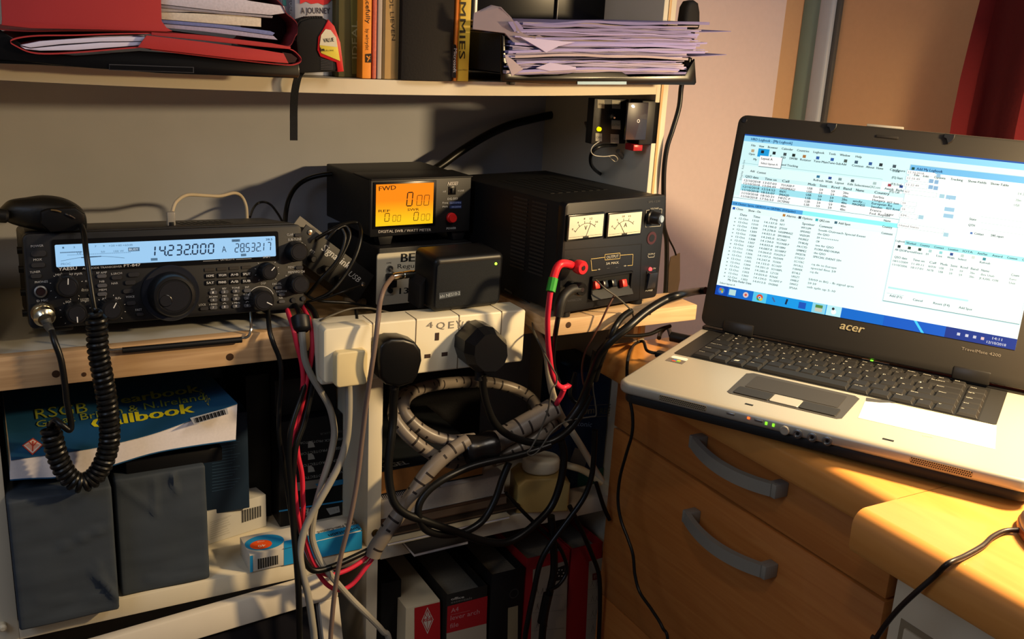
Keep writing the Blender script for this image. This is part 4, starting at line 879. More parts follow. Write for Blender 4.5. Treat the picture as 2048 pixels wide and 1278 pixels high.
P.l(1184, 542, 1182, 520, 0.00045, Ow); P.l(1182, 518, 1210, 514.5, 0.00045, Ow); P.l(1184, 541, 1194, 540, 0.00045, Ow); P.l(1241, 510.5, 1266, 508.5, 0.00045, Ow); P.l(1266, 508.5, 1265, 530, 0.00045, Ow); P.l(1265, 530.5, 1255, 531.5, 0.00045, Ow)
P.l(1210, 509, 1240, 506, 0.00045, Ow); P.l(1210, 520, 1240, 517, 0.00045, Ow); P.l(1210, 509, 1210, 520, 0.00045, Ow); P.l(1240, 506, 1240, 517, 0.00045, Ow)
P.t('OUTPUT', 1213, 517.5, 1237, 514.5, 5.5, O, 0.01); P.t('3A MAX.', 1212, 529.5, 1238, 527, 4.6, O, 0.01); P.t('+', 1195, 541, 1201, 540.5, 4, O); P.t('-', 1214, 537, 1219, 536.5, 1, O); P.t('-', 1231, 535.5, 1236, 535, 1, O); P.t('+', 1247, 534, 1253, 533.5, 4, O)
P.t('VOLTAGE', 1301, 419, 1317, 418, 3, O); P.l(1293, 421, 1299, 420, 0.0005, O); P.l(1293, 421, 1291, 454, 0.0005, O); P.l(1291, 454, 1321, 452, 0.0005, O); P.l(1321, 452, 1324, 418, 0.0005, O); P.l(1318, 418, 1324, 418, 0.0005, O)
P.t('SPS-1230', 1297, 406, 1320, 404, 4, flat('4A4A4A')); P.t('OUTPUT', 1296, 510, 1310, 509, 3, O); P.l(1296, 511, 1297, 515, 0.0005, O); P.l(1297, 515, 1308, 514, 0.0005, O); P.l(1308, 514, 1309, 510, 0.0005, O)
P.t('ON', 1306, 538.5, 1311, 538, 3, O); P.t('POWER', 1291, 583, 1305, 582, 3.6, O, 0.01); P.t('NAMACON', 1134, 604, 1162, 601, 5, flat('3A3A3E'), 0.01)
P.l(1131, 500, 1284, 488, 0.0006, flat('08080A')); P.l(1284, 488, 1280, 600, 0.0006, flat('08080A'))
P.build('panel_lettering', psu)
c = loc(F, 1303, 435, y=-0.003); m = MB(F); m.lathe([(0.0088, 0), (0.0088, 0.003), (0.0075, 0.004), (0.0068, 0.014), (0.006, 0.015)], (c.x, 0, c.z), (0.25, -1, 0), M_knob, 32); kb = m.build('voltage_knob', psu)
m = MB(F); m.lathe([(0.0045, 0), (0.0040, 0.002)], Vector((c.x, 0, c.z))+Vector((.25, -1, 0)).normalized()*0.0149, (0.25, -1, 0), mat('knob_cap_blue_grey', '8C9CAC', 0.3), 24); m.build('knob_cap', kb, label='pale blue grey cap')
c = loc(F, 1303, 476, y=0); m = MB(F); m.lathe([(0.0078, 0), (0.0078, 0.0004)], (c.x, -0.0002, c.z), (0, -1, 0), mat('badge_dark_red', '3E1C20', 0.4), 28); m.lathe([(0.0045, 0), (0.0045, 0.0003)], (c.x, -0.0006, c.z), (0, -1, 0), M_psuf, 20); m.build('round_badge', psu)
c = loc(F, 1300, 538, y=0); m = MB(F); m.lathe([(0.0024, 0), (0.0020, 0.002), (0.0006, 0.0028)], (c.x, 0, c.z), (0, -1, 0), glow('FF4A4A', 2.2), 16); m.build('indicator_light', psu, label='red light')
c = loc(F, 1301, 560, y=0); m = MB(F); m.bx(c.x-0.0085, c.x+0.0085, -0.001, 0, c.z-0.012, c.z+0.012, M_blkg, 0.0005); m.box((c.x, -0.002, c.z), (0.0145, 0.004, 0.020), mat('rocker', '23252C', 0.3), 0.0012, M=Matrix.Rotation(R(8), 4, 'X')); m.build('power_switch', psu)
# spring terminal well
c = [loc(F, x, y, y=0) for x, y in [(1181, 550), (1262, 544), (1262, 588), (1180, 594)]]; tx0 = c[0].x; tx1 = c[1].x; tz1 = (c[0].z+c[1].z)/2; tz0 = (c[2].z+c[3].z)/2
m = MB(F); m.bx(tx0, tx1, -0.0035, -0.0002, tz1-0.002, tz1, M_blk); m.bx(tx0, tx0+0.002, -0.0035, -0.0002, tz0, tz1, M_blk); m.bx(tx1-0.002, tx1, -0.0035, -0.0002, tz0, tz1, M_blk); m.prism([(-0.007, tz0), (-0.0002, tz0), (-0.0002, tz0+0.010), (-0.001, tz0+0.010)], tx0, tx1, M_blk, axis='x')
m.bx(tx0+0.002, tx1-0.002, -0.0006, -0.0001, tz0, tz1, flat('050505')); tw = m.build('terminal_well', psu)
for i, (px, py, mt_) in enumerate(((1190, 570, mat('lever_red', 'C8281C', 0.4)), (1207, 568, M_blkg), (1224, 566, M_blkg), (1245, 566, mat('lever_red', 'C8281C', 0.4)))):
    c = loc(F, px, py, y=-0.003); m = MB(F); m.box((c.x, -0.004, c.z), (0.0075, 0.007, 0.009), mt_, 0.0012, M=Matrix.Rotation(R(-20), 4, 'X')); m.build('spring_lever', psu, label='red spring lever' if i in (0, 3) else None)
# binding posts
for px, py, mt_, lab in ((1162, 535, mat('post_red', 'C0202A', 0.35, var=0.02), 'red binding post'), (1160, 578, M_blkg, None)):
    c = loc(F, px, py, y=-0.018); m = MB(F); m.cyl((c.x, 0, c.z), (c.x, -0.006, c.z), 0.006, M_blk, 20); m.lathe([(0.003, 0), (0.003, 0.008), (0.0075, 0.0085), (0.0080, 0.011), (0.0080, 0.017), (0.0068, 0.019), (0.003, 0.019), (0.0028, 0.0182)], (c.x, -0.003, c.z), (0, -1, 0), mt_, 28); bp_ = m.build('binding_post', psu, label=lab)
    m = MB(F); m.lathe([(0.0026, 0), (0.0024, 0.0002)], (c.x, -0.0223, c.z), (0, -1, 0), flat('180608'), 16); m.build('post_socket', bp_)
    if lab: POSTR = F @ Vector((c.x, -0.009, c.z))
    else: POSTB = F @ Vector((c.x, -0.009, c.z))
# ================================================================ sound interface box leaning between radio and meter
c = at(668, 532, y=0.075)
F = Matrix.Translation(c) @ Matrix.Rotation(R(6), 4, 'Z') @ Matrix.Rotation(R(-8), 4, 'X') @ Matrix.Rotation(R(39), 4, 'Y')
si = thing('sound_card_interface', 'black interface box tipped on its corner with silver screws, between radio and supply box', 'interface box', F)
m = MB(F); m.bx(-0.052, 0.046, 0.001, 0.06, -0.017, 0.017, M_blkmet, 0.002); m.build('case', si)
m = MB(F); m.bx(-0.054, 0.048, -0.0005, 0.0015, -0.019, 0.019, mat('interface_plate', '080809', 0.5, var=0.05), 0.0004); m.build('front_plate', si)
P = MB(F)
P.text('SignaLink', (-0.024, -0.0008, 0.006), (0.016, -0.0008, 0.006), 0.0085, flat('B8B8B8'), bold=0.02, shear=0.2); P.text('USB', (0.020, -0.0008, 0.001), (0.036, -0.0008, 0.001), 0.0065, flat('A0A0A0'), shear=0.3)
P.text('PWR', (-0.047, -0.0008, -0.003), (-0.041, -0.0008, -0.003), 0.003, G); P.text('PTT', (-0.034, -0.0008, -0.003), (-0.028, -0.0008, -0.003), 0.003, G); P.build('plate_lettering', si)
for x, z in ((-0.046, 0.014), (0.042, 0.003)):
    m = MB(F); m.lathe([(0.003, 0), (0.0026, 0.0012), (0.001, 0.0014)], (x, -0.0006, z), (0, -1, 0), M_chrome, 16); m.build('screw', si)
m = MB(F); m.bx(-0.048, -0.043, -0.003, 0, -0.010, -0.005, mat('push_button_red', 'A02028', 0.4), 0.0006); m.build('push_button', si, label='small red button')
for x in (-0.028, -0.008, 0.012):
    m = MB(F); m.lathe([(0.0042, 0), (0.0038, 0.008), (0.003, 0.009)], (x, -0.0006, -0.009), (0, -1, 0), M_knob, 20); m.build('knob', si)
m = MB(); q = at(712, 602, z=-0.008); m.lathe([(0.005, -0.012), (0.0068, -0.010), (0.0068, 0.004), (0.0045, 0.005), (0.0045, 0.010), (0.0058, 0.0105), (0.0058, 0.016)], (q.x, q.y+0.012, -0.0125), (0.8, -0.25, -0.1), mat('connector_buff', '8C7C64', 0.5), 20)
m.build('cable_connector', None, 'buff grey cable connector lying below the interface box', 'connector')
m = MB(); q = at(618, 478, y=0.10); q2 = at(640, 500, y=0.10); m.box((q.x, 0.135, q.z-0.012), (0.04, 0.002, 0.05), mat('card_grey', '7A7468', 0.8), 0.0004, M=Matrix.Rotation(R(39), 4, 'Y')); m.build('card', None, 'small grey card corner sticking up behind the interface box', 'card')
# ================================================================ switch box on the inside of the right panel
o = at(1184, 290, y=0.030); F = frame((o.x, 0.030, o.z), 0)
bx_ = thing('switch_box', 'black switch box with paper labels and amber light, hung below the upper shelf', 'switch box', F)
def P4(px, py, y=0.0): return loc(F, px, py, y=y)
w0 = P4(1186, 240).x; w1 = P4(1252, 240).x; w2 = P4(1299, 240).x; h0 = P4(1190, 288).z; h1 = P4(1190, 197).z
w2 = min(w2, BX1-0.002-o.x) if True else w2
m = MB(F); m.bx(w0, w1+0.002, 0, 0.014, h0, h1, M_blkmet, 0.001); m.build('case', bx_)
m = MB(F); m.bx(w1, P4(1301, 240, -0.012).x, -0.030, -0.004, h0+0.002, h1+0.001, M_blk, 0.002); rk = m.build('large_rocker_housing', bx_)
k0 = P4(1254, 240, -0.033); k1 = P4(1295, 240, -0.033); 
m = MB(F); m.prism([(k0.x, P4(1252, 280, -.033).z), (k1.x, P4(1294, 280, -.033).z), (k1.x, P4(1294, 205, -.033).z), (k0.x, P4(1254, 205, -.033).z)], -0.033, -0.029, mat('rocker_dark_purple', '221F2C', 0.35, var=0.05, coat=0.3), bev=0.001); m.build('rocker', rk)
c = P4(1277, 242, -0.0335); m = MB(F); m.lathe([(0.0021, 0), (0.0021, 0.0003), (0.0013, 0.0003), (0.0013, 0)], (c.x, -0.0331, c.z), (0, -1, 0), flat('C8C8C8'), 20, caps=False); m.build('off_mark', rk)
lm = mat('paper_label', '8C887C', 0.7, var=0.05)
for i, (xa, ya, xb, yb, tx) in enumerate(((1195, 199, 1209, 216, 'ANT'), (1224, 200, 1241, 217, 'LOWER'), (1223, 240, 1241, 258, 'EXTRA'), (1191, 266, 1204, 282, 'ON'), (1221, 268, 1238, 286, '12 VDC'))):
    P = Pan(F, -0.0004); P.rect([(xa, ya), (xb, ya+1), (xb, yb+1), (xa, yb)], lm); P.d = -0.0006; P.t(tx, xa+1.5, (ya+yb)/2+3, xb-1.5, (ya+yb)/2+3, 4.5, flat('4A463E')); P.build('paper_label', bx_)
c = P4(1197, 258); m = MB(F); m.lathe([(0.0026, 0), (0.0024, 0.003), (0.0012, 0.0045), (0.0003, 0.0048)], (c.x, 0, c.z), (0, -1, 0), glow('FFD800', 3.0), 18); m.build('indicator_light', bx_, label='amber light')
c = P4(1222, 232); m = MB(F); m.cyl((c.x, 0, c.z), (c.x, -0.004, c.z), 0.0035, M_steel, 16); m.tube([(c.x, -0.004, c.z), (c.x-0.003, -0.012, c.z-0.001)], 0.0012, M_chrome, 8); m.build('toggle_switch', bx_)
c = P4(1265, 293, -0.015); m = MB(F); m.bx(c.x-0.008, c.x+0.006, -0.028, -0.010, c.z-0.004, c.z+0.004, mat('red_translucent', '9A1820', 0.3, var=0.03), 0.0015); m.build('red_switch', bx_, label='red switch underneath')
# ================================================================ socket strip
YS = -0.040
q = at(642, 656, y=YS); r_ = at(1052, 619, y=YS); F = Matrix.Translation(q) @ Matrix.Rotation(math.atan2(-(r_.z-q.z), r_.x-q.x)*1.0, 4, 'Y')
ss = thing('socket_strip', 'white four way mains socket strip with pencilled letters, fixed along the shelf front', 'socket strip', F)
SL = (r_-q).length; SHt = -loc(F, 1050, 712, y=0).z; SHt = 0.062
m = MB(F)
m.prism(rrect(0, SL, -SHt, 0.0, 0.003), 0.0, 0.036, M_ivory, bev=0.002, seg=3); m.build('body', ss)
for px in (745, 831, 916, 1000):
    a = loc(F, px, 690, y=0); m = MB(F); m.bx(a.x-0.0004, a.x+0.0004, -0.0004, 0.03, -SHt+0.0005, 0.0003, flat('6A5A48')); m.build('seam', ss)
sk = loc(F, 873, 690, y=0)
m = MB(F)
for px, py, w, h in ((874, 673, 0.0046, 0.0085), (855, 712, 0.0068, 0.0042), (889, 708, 0.0068, 0.0042)):
    a = loc(F, px, py, y=0); m.bx(a.x-w/2, a.x+w/2, -0.0005, 0.001, a.z-h/2, a.z+h/2, flat('3A2A22'))
m.build('socket_holes', ss)
P = Pan(F, -0.0005); pc = flat('7E766C')
for ch, x0_, y0_, x1_, y1_, h in (('4', 853, 657, 866, 655, 12), ('Q', 873, 658, 890, 656, 13), ('E', 897, 657, 908, 656, 14), ('Y', 912, 656, 922, 655, 15), ('V', 917, 658, 928, 656, 14), ('0', 932, 652, 942, 651, 11)): P.t(ch, x0_, y0_, x1_, y1_, h, pc, -0.02)
P.build('pencil_lettering', ss)
# plugs
def plug_adapter():
    c0 = at(650, 668, y=-0.07); F = frame(at(694, 775, y=-0.072), 0, 0)
    t = thing('mains_adapter', 'square cream plug-in adapter filling the left socket of the strip', 'plug', F)
    m = MB(F); a = loc(F, 646, 665, y=0.012); b = loc(F, 741, 740, y=0.012); m.prism(rrect(a.x, b.x, b.z-0.008, a.z+0.004, 0.004), 0.010, 0.031, M_ivory, bev=0.002); m.build('back_plate', t)
    a = loc(F, 672, 778, y=0); b = loc(F, 736, 700, y=0); zt2 = loc(F, 700, 704, y=0).z
    m = MB(F); m.prism(rrect(a.x, b.x, 0.0005, zt2, 0.004), 0.0, 0.028, M_ivory2, bev=0.0018, seg=3); m.build('front_block', t)
    return t
plug_adapter()
F = frame(at(792, 768, y=-0.066)); t = thing('mains_plug', 'rounded black mains plug in the second socket of the strip', 'plug', F)
def pp(L, y=0.012): return [(lambda v: (v.x, v.z))(loc(F, px, py, y=y)) for px, py in L]
m = MB(F); m.prism(pp([(752, 688), (760, 678), (775, 671), (800, 671), (822, 678), (834, 694), (836, 715), (828, 745), (818, 760), (790, 768), (765, 763), (752, 750), (749, 715)]), 0.0, 0.0255, mat('plug_black', '0A0A0B', 0.35, var=0.06), bev=0.004, seg=3); m.build('body', t)
m = MB(F); q = loc(F, 790, 770, y=0.010); m.tube([(q.x, 0.014, q.z+0.006), (q.x, 0.014, q.z-0.006)], 0.0046, M_blk, 14); m.build('cord_grip', t)
F = frame(at(962, 740, y=-0.078)); t = thing('mains_plug', 'angular black mains plug in the right hand socket of the strip', 'plug', F)
m = MB(F); o8 = [(946, 650), (962, 646), (977, 649), (1003, 674), (1005, 700), (996, 722), (975, 738), (945, 738), (926, 722), (919, 700), (921, 676)]
P1 = pp(o8, 0.024); cx = sum(a for a, b in P1)/len(P1); cz = sum(b for a, b in P1)/len(P1); P0 = [(cx+(a-cx)*.76, cz+(b-cz)*.80) for a, b in P1]
vs = [(a, 0.0, b) for a, b in P0]+[(a, 0.013, b) for a, b in P1]+[(a, 0.0375, b) for a, b in P1]; n = len(P1); fs = [tuple(range(n))]
for k in range(2):
    for i in range(n): fs.append((k*n+i, (k+1)*n+i, (k+1)*n+(i+1) % n, k*n+(i+1) % n))
fs.append(tuple(2*n+i for i in range(n))[::-1])
m.add(vs, fs, mat('plug_black_satin', '0C0D11', 0.32, var=0.05)); m.build('body', t, ang=18)
m = MB(F); q = loc(F, 964, 742, y=0.012); m.tube([(q.x, 0.018, q.z+0.006), (q.x, 0.018, q.z-0.008), (q.x, 0.018, q.z-0.012)], 0.0052, M_blk, 12); m.build('cord_grip', t)
# ================================================================ lower left compartment
LZ = -0.274
Mw = mat('grey_wrapping_cloth', '333A42', 0.8, var=0.12, scale=35, bump=0.5)
def wrapped(px0, px1, py0, py1, y, pyt0, pyt1, depth, label, folds):
    a = at(px0, py0, z=LZ+0.0006); b = at(px1, py1, z=LZ+0.0006); a.y = b.y = y; a = at(px0, py0, y=y); b = at(px1, py1, y=y)
    zt = (at(px0, pyt0, y=y).z+at(px1, pyt1, y=y).z)/2; z0 = LZ+0.0006
    F = frame((a.x, y, z0)); t = thing('wrapped_box', label, 'box', F); w = b.x-a.x; h = zt-z0
    bm = bmesh.new(); bmesh.ops.create_cube(bm, size=1)
    for v in bm.verts: v.co = Vector(((v.co.x+.5)*w, (v.co.y+.5)*depth, (v.co.z+.5)*h))
    bmesh.ops.bevel(bm, geom=bm.edges[:], offset=0.0025, segments=2, affect='EDGES', profile=.5)
    bmesh.ops.subdivide_edges(bm, edges=[e for e in bm.edges if e.calc_length() > 0.02], cuts=24, use_grid_fill=True)
    for v in bm.verts:
        p_ = v.co.copy(); d = 0
        d += 0.0011*noise.noise(p_*22+Vector((px0, 0, 0))) + 0.0006*noise.noise(Vector((p_.x*20, p_.y*20, p_.z*90))+Vector((0, px0, 0)))
        for (ax, az, bx_, bz, am) in folds:
            A = Vector((ax*w, az*h)); B = Vector((bx_*w, bz*h)); q = Vector((p_.x, p_.z)); t_ = max(0, min(1, (q-A).dot(B-A)/(B-A).length_squared)); ds_ = (q-A-(B-A)*t_).length
            if p_.y < depth*.5: d += am*math.exp(-(ds_/0.0022)**2)
        if p_.y < depth*.3: v.co.y -= d*1.7
        elif p_.z > h*.9: v.co.z += d*.6
        if p_.x < .01: v.co.x = max(v.co.x, 0)
    m = MB(F); m.frombm(bm, Mw); m.build('wrapping', t, ang=60); return t, F, w, h
wrapped(39, 240, 1262, 1225, -0.020, 985, 985, 0.19, 'left grey cloth wrapped box, standing under the drooping end of the yearbook', [(.45, .58, .95, .70, .0016), (.75, .35, 1, .10, .0022), (.1, .85, .5, .90, .0010), (.2, .2, .9, .12, .001), (0.95, .1, .8, .42, .0012)])
wrapped(243, 420, 1190, 1160, 0.003, 950, 938, 0.19, 'right grey cloth wrapped box with a triangular fold at its top edge', [(.08, .93, .42, .68, .0012), (.42, .68, .43, .95, .0014), (.62, .97, .66, .82, .0022), (.3, .1, .95, .03, .001)])
m = MB(); m.bx(0.11, 0.206, 0.012, 0.19, -0.1425, -0.1262, M_blk, 0.002); a = at(300, 965, y=0.01)
m.bx(0.012, 0.11, 0.045, 0.19, -0.1425, -0.1262, M_blk, 0.002)
m.build('flat_case', None, 'flat black case lying on the wrapped boxes, beneath the yearbook', 'case')
# yearbook, drooping over the front
t = thing('yearbook', 'thick blue softcover callbook with yellow title, lying flat with its page edges forward', 'book', frame((0.11, 0.0, -0.125)))
n = 20; topl = []; botl = []
tp_ = [(22, 921), (60, 915), (120, 907), (200, 894), (300, 870), (380, 842), (475, 808)]
bt_ = [(20, 960), (60, 957), (120, 954), (200, 938), (300, 908), (380, 893), (472, 880)]
def interp(L, y): return smooth([at(px, py, y=y) for px, py in L], 4)
YB = -0.006; T_ = interp(tp_, YB); B_ = interp(bt_, YB)
D_ = 0.225
def slab(tops, bots, y0, dpt, rise, mt, name, par, inset=0.0, xs=1.0):
    m = MB(); vs = []; fs = []; n = len(tops); K = 8
    for k in range(K+1):
        f = k/K
        for T, B in zip(tops, bots):
            fx = 1
            flat_t = -0.0905; zt = T.z*(1-f)**1.5+(flat_t)*(1-(1-f)**1.5); zb = B.z*(1-f)**1.5+(-0.1255)*(1-(1-f)**1.5)
            vs += [Vector((T.x, y0+dpt*f, zt)), Vector((B.x, y0+dpt*f, zb))]
    for k in range(K):
        for i in range(n-1):
            a = k*2*n+2*i; b = a+2*n; fs += [(a, a+2, b+2, b), (a+1, b+1, b+3, a+3)]
        a = k*2*n; b = a+2*n; fs.append((a, b, b+1, a+1)); a = k*2*n+2*(n-1); b = a+2*n; fs.append((a, a+1, b+1, b))
    for i in range(n-1):
        a = 2*i; fs.append((a, a+1, a+3, a+2)); a += K*2*n; fs.append((a, a+2, a+3, a+1))
    m.add(vs, fs, mt); return m.build(name, par)
up = Vector((0, 0, 0.0008))
M_blue = mat('cover_blue', '1E4A6E', 0.35, var=0.18, scale=14)
slab([q-up*.2 for q in T_], [q+up*.2 for q in B_], YB+0.001, D_-0.004, 0, M_pages, 'page_block', t)
slab([q+up for q in T_], T_, YB, D_, 0, M_blue, 'front_cover', t)
slab(B_, [q-up for q in B_], YB, D_, 0, M_blue, 'back_cover', t)
# lettering laid on the cover surface
def cov(px, py):
    """where a sight line meets the cover top surface"""
    d = ray(px, py); lo, hi = 0.6, 1.6
    def h(tt):
        q = CAM+d*tt; f = max(0, min(1, (q.y-YB)/D_)); x = q.x
        j = 0
        while j < len(T_)-2 and T_[j+1].x < x: j += 1
        g = (x-T_[j].x)/(T_[j+1].x-T_[j].x); z = T_[j].z+(T_[j+1].z-T_[j].z)*g
        return q.z-((z)*(1-f)**1.5+(-0.0905)*(1-(1-f)**1.5)+0.0012)
    for _ in range(50):
        mid = (lo+hi)/2
        if h(mid) > 0: lo = mid
        else: hi = mid
    return CAM+d*lo
def covtext(mb, txt, x0, y0, x1, y1, hp, mt, bold=0.0, lean=0):
    # each letter follows the page: map glyph outlines through sight lines onto the cover
    if bold > .008:
        for s_ in (-1, 1): covtext(mb, txt, x0+s_*hp*bold*1.6, y0, x1+s_*hp*bold*1.6, y1, hp, mt, 0.0, lean)
    vs, fs = text_mesh(txt, 0.0, 2); a = min(v[0] for v in vs); b = max(v[0] for v in vs); out = []
    for v in vs:
        u = (v[0]-a)/(b-a); w = v[1]/0.70
        out.append(cov(x0+(x1-x0)*u+lean*w, y0+(y1-y0)*u-hp*w))
    mb.add(out, fs, mt)
yl = flat('D2C420', 0.5); yd = flat('8E9636', 0.5)
m = MB()
covtext(m, 'RSGB', 72, 838, 176, 824, 20, yd, 0.0, -3); covtext(m, 'Yearbook', 214, 812, 399, 783, 15, flat('A09A28', .5), 0.05, -4)
covtext(m, 'Great Britain & N.Ireland', 74, 855, 410, 799, 13, yd, 0.0, -3); covtext(m, 'Callbook', 186, 857, 388, 824, 19, yl, 0.06, -4); covtext(m, '2019', 418, 812, 398, 790, 14, flat('8E8A40', .5), 0.0, 3)
wl = flat('D8C8BC'); rd = flat('B8402C')
def cpoly(L, mt, dz=0.0003): m.poly([cov(*q)+Vector((0, -dz, dz)) for q in L], mt)
cpoly([(380, 836), (454, 816), (457, 828), (388, 849)], flat('C8C4BC'), 0.0001)
for i in range(26):
    f = i/26; xx = 387+62*f; yy = 837-18*f; w = 0.9+0.9*((i*7) % 3)
    cpoly([(xx, yy), (xx+w, yy-0.3), (xx+w+3.5, yy+9.2), (xx+3.5, yy+9.6)], M_ink, 0.0003)
cpoly([(44, 891), (66, 876), (86, 890), (65, 910)], rd, 0.0001); cpoly([(47, 891), (66, 879), (83, 890), (65, 907)], wl, 0.0003); cpoly([(51, 891), (66, 882), (79, 890), (65, 903)], flat('D89C84'), 0.0004)
for a_, b_ in (((65, 903), (66, 882)), ((58, 884), (66, 893)), ((66, 893), (74, 884))): m.line(cov(*a_)+Vector((0, -.0006, .0006)), cov(*b_)+Vector((0, -.0006, .0006)), 0.0010, rd, (0, -.5, .8))
covtext(m, 'R S G B', 54, 894, 77, 891, 5, rd, 0.04)
m.build('cover_lettering', t)
# dark blue book standing behind, on the grey medicine box
a = at(425, 985, y=0.075); b = at(483, 968, y=0.075); zt = -0.128
F = frame((0.205, 0.078, 0)); zb_ = LZ+0.036
t = thing('book', 'dark blue book with fine printed lines, on the grey carton behind the right wrapped box', 'book', frame((0.23, 0.078, zb_)))
m = MB(); m.bx(0.197, 0.249, 0.078, 0.20, zb_, -0.118, mat('cover_dark_blue', '17293E', 0.5, var=0.1, scale=40), 0.001); m.build('cover', t)
P = Pan(frame((0, 0.078, 0)), -0.0003)
for i in range(16):
    y_ = 882+i*6.2; P.l(424, y_+ 8, 480-(i % 4)*5, y_, 0.0006, flat('35506E'))
P.build('cover_print', t)
# grey white carton
q0 = at(414, 1090, z=LZ+0.0005); q1 = at(533, 1052, z=LZ+0.0005); yaw = math.degrees(math.atan2(q1.y-q0.y, q1.x-q0.x))
F = Matrix.Translation(q0) @ Matrix.Rotation(R(yaw), 4, 'Z'); Wc = (q1-q0).length
t = thing('medicine_carton', 'grey white medicine carton with a barcode, partly behind the right wrapped box', 'carton', F)
zh = loc(F, 528, 990, y=0).z
m = MB(F); m.bx(-0.03, Wc, 0, 0.085, 0, zh, mat('carton_grey_white', 'B4B2AC', 0.6, var=0.04), 0.0006); m.build('carton', t)
P = Pan(F, -0.0003)
for i in range(24): x = 483+i*1.68; P.l(x, 1021-i*.42, x+.4, 1046-i*.55, 0.00022+0.0003*((i*5) % 3), M_ink)
for i in range(9): P.l(420, 1045+i*4.2, 462-(i*7) % 9, 1031+i*4.2, 0.0003, flat('77746E'))
P.build('barcode_print', t)
P = MB(F)
for i in range(9): P.line((-0.02, 0.014+i*0.006, zh+0.0003), (Wc-0.03-(i % 3)*.01, 0.014+i*0.006, zh+0.0003), 0.0006, flat('85827C'), (0, 0, 1))
P.build('top_print', t)
# black ink cartridge carton
F = frame((0.2785, 0.083, LZ+0.0005))
a = at(560, 1050, y=0.083); b = at(691, 1030, y=0.083); F = frame((a.x, 0.083, LZ+0.0005)); t = thing('ink_carton', 'tall black ink carton with upside down white print and a blue stripe, beside the divider', 'carton', F)
w = 0.3625-a.x; ht = at(600, 840, y=0.083).z-LZ
m = MB(F); m.bx(0, w, 0, 0.14, 0, ht, mat('carton_black', '0E0E10', 0.4, var=0.05), 0.001); m.build('carton', t)
P = Pan(F, -0.0003); gw = flat('8E8E88')
P.rect([(558, 1021), (690, 1000), (690, 1003), (558, 1024)], flat('2E86B8')); P.rect([(575, 968), (660, 955), (660, 972), (575, 985)], flat('6E6860')); P.rect([(630, 968), (688, 958), (688, 968), (640, 978)], flat('246C94'))
for i, y_ in enumerate((914, 938, 963)):
    P.t('AGENT PROTECTOR', 688, y_-22, 600, y_-8, 5, gw); P.rect([(616, y_-18), (616, y_-30), (622, y_-32), (627, y_-28), (630, y_-20)], gw, -0.0004)
P.t('USE BLACK PROTECTOR', 688, 875, 600, 884, 4.5, gw); P.t('USE COLOUR', 688, 860, 640, 866, 4, flat('5A5A56'))
P.rect([(652, 1017), (678, 1012), (680, 1024), (660, 1030)], flat('9A9A94')); P.t('HP', 675, 1016, 660, 1020, 5, flat('2A2A2A')); P.t('BE', 632, 1014, 606, 1018, -14, flat('A8A49C'), 0.04)
P.build('carton_print', t)
F = frame((a.x-0.028, 0.115, LZ+0.0005)); ht2 = at(500, 752, y=0.115).z-LZ
t2 = MB(F); x0_ = at(493, 850, y=0.115).x; t2.bx(x0_-F[0][3], a.x-F[0][3]-0.001, 0, 0.12, 0, ht2, mat('carton_black_matt', '141310', 0.6, var=0.08), 0.001)
t2.build('carton', None, 'second black carton in the dark, left of and behind the ink carton', 'carton')
m = MB(); m.bx(a.x+0.001, 0.360, 0.10, 0.21, LZ+ht+0.001, LZ+ht2-0.004, mat('carton_brown_black', '1C1815', 0.6, var=0.1), 0.001)
m.build('carton', None, 'brown black carton stacked on top of the ink carton', 'carton')
# simvastatin carton
q0 = at(500, 1145, z=LZ+0.0005); q1 = at(724, 1097, z=LZ+0.0005); yaw = math.atan2(q1.y-q0.y, q1.x-q0.x)
F = Matrix.Translation(q0) @ Matrix.Rotation(yaw, 4, 'Z'); Wc = (q1-q0).length; zh = loc(F, 500, 1109, y=0).z
t = thing('medicine_carton', 'white and blue medicine carton with an orange spot reading 40, at the shelf front', 'carton', F)
zh = (loc(F, 500, 1112, y=0).z+loc(F, 720, 1063, y=0).z)/2; dc = loc(F, 485, 1073, z=zh).y
m = MB(F); m.bx(0, Wc, 0, dc, 0, zh, mat('carton_white', 'CBC3B4', 0.55, var=0.03), 0.0005); m.build('carton', t)
bl = flat('1F86BE', .5)
P = Pan(F, -0.0003); P.rect([(568, 1098), (724, 1062), (724, 1097), (568, 1131)], bl); P.rect([(500, 1112), (506, 1111), (506, 1144), (500, 1145)], bl)
for i in range(26): x = 515+i*1.6; P.l(x, 1118-i*.3, x+.4, 1139-i*.42, 0.0002+0.00035*((i*5) % 3), M_ink)
P.build('front_print', t)
P = MB(F)
def tpz(px, py): v = loc(F, px, py, z=zh); return Vector((v.x, v.y, zh+0.0003))
P.poly([tpz(568, 1098), tpz(724, 1060), tpz(717, 1048)+Vector((0, 0, 0)), tpz(568, 1083)], bl)
c = tpz(529, 1085); vs = [(c.x+0.0215*math.cos(2*math.pi*i/32), c.y+0.0165*math.sin(2*math.pi*i/32), zh+0.0004) for i in range(32)]; P.poly(vs, bl)
c = tpz(522, 1090); vs = [(c.x+0.0120*math.cos(2*math.pi*i/32), c.y+0.0100*math.sin(2*math.pi*i/32), zh+0.0006) for i in range(32)]; P.poly(vs, flat('E0521C', .5))
def ttop(s_, x0_, y0_, x1_, y1_, h, mt, b=0.0):
    A = tpz(x0_, y0_)+Vector((0, 0, .0004)); B = tpz(x1_, y1_)+Vector((0, 0, .0004)); P.text(s_, A, B, h, mt, nrm=(0, 0, 1), bold=b)
ttop('40', 530, 1089, 515, 1092, 0.005, flat('D8C8B8')); ttop('mg', 528, 1082.5, 514, 1085, 0.0022, flat('D8C8B8'))
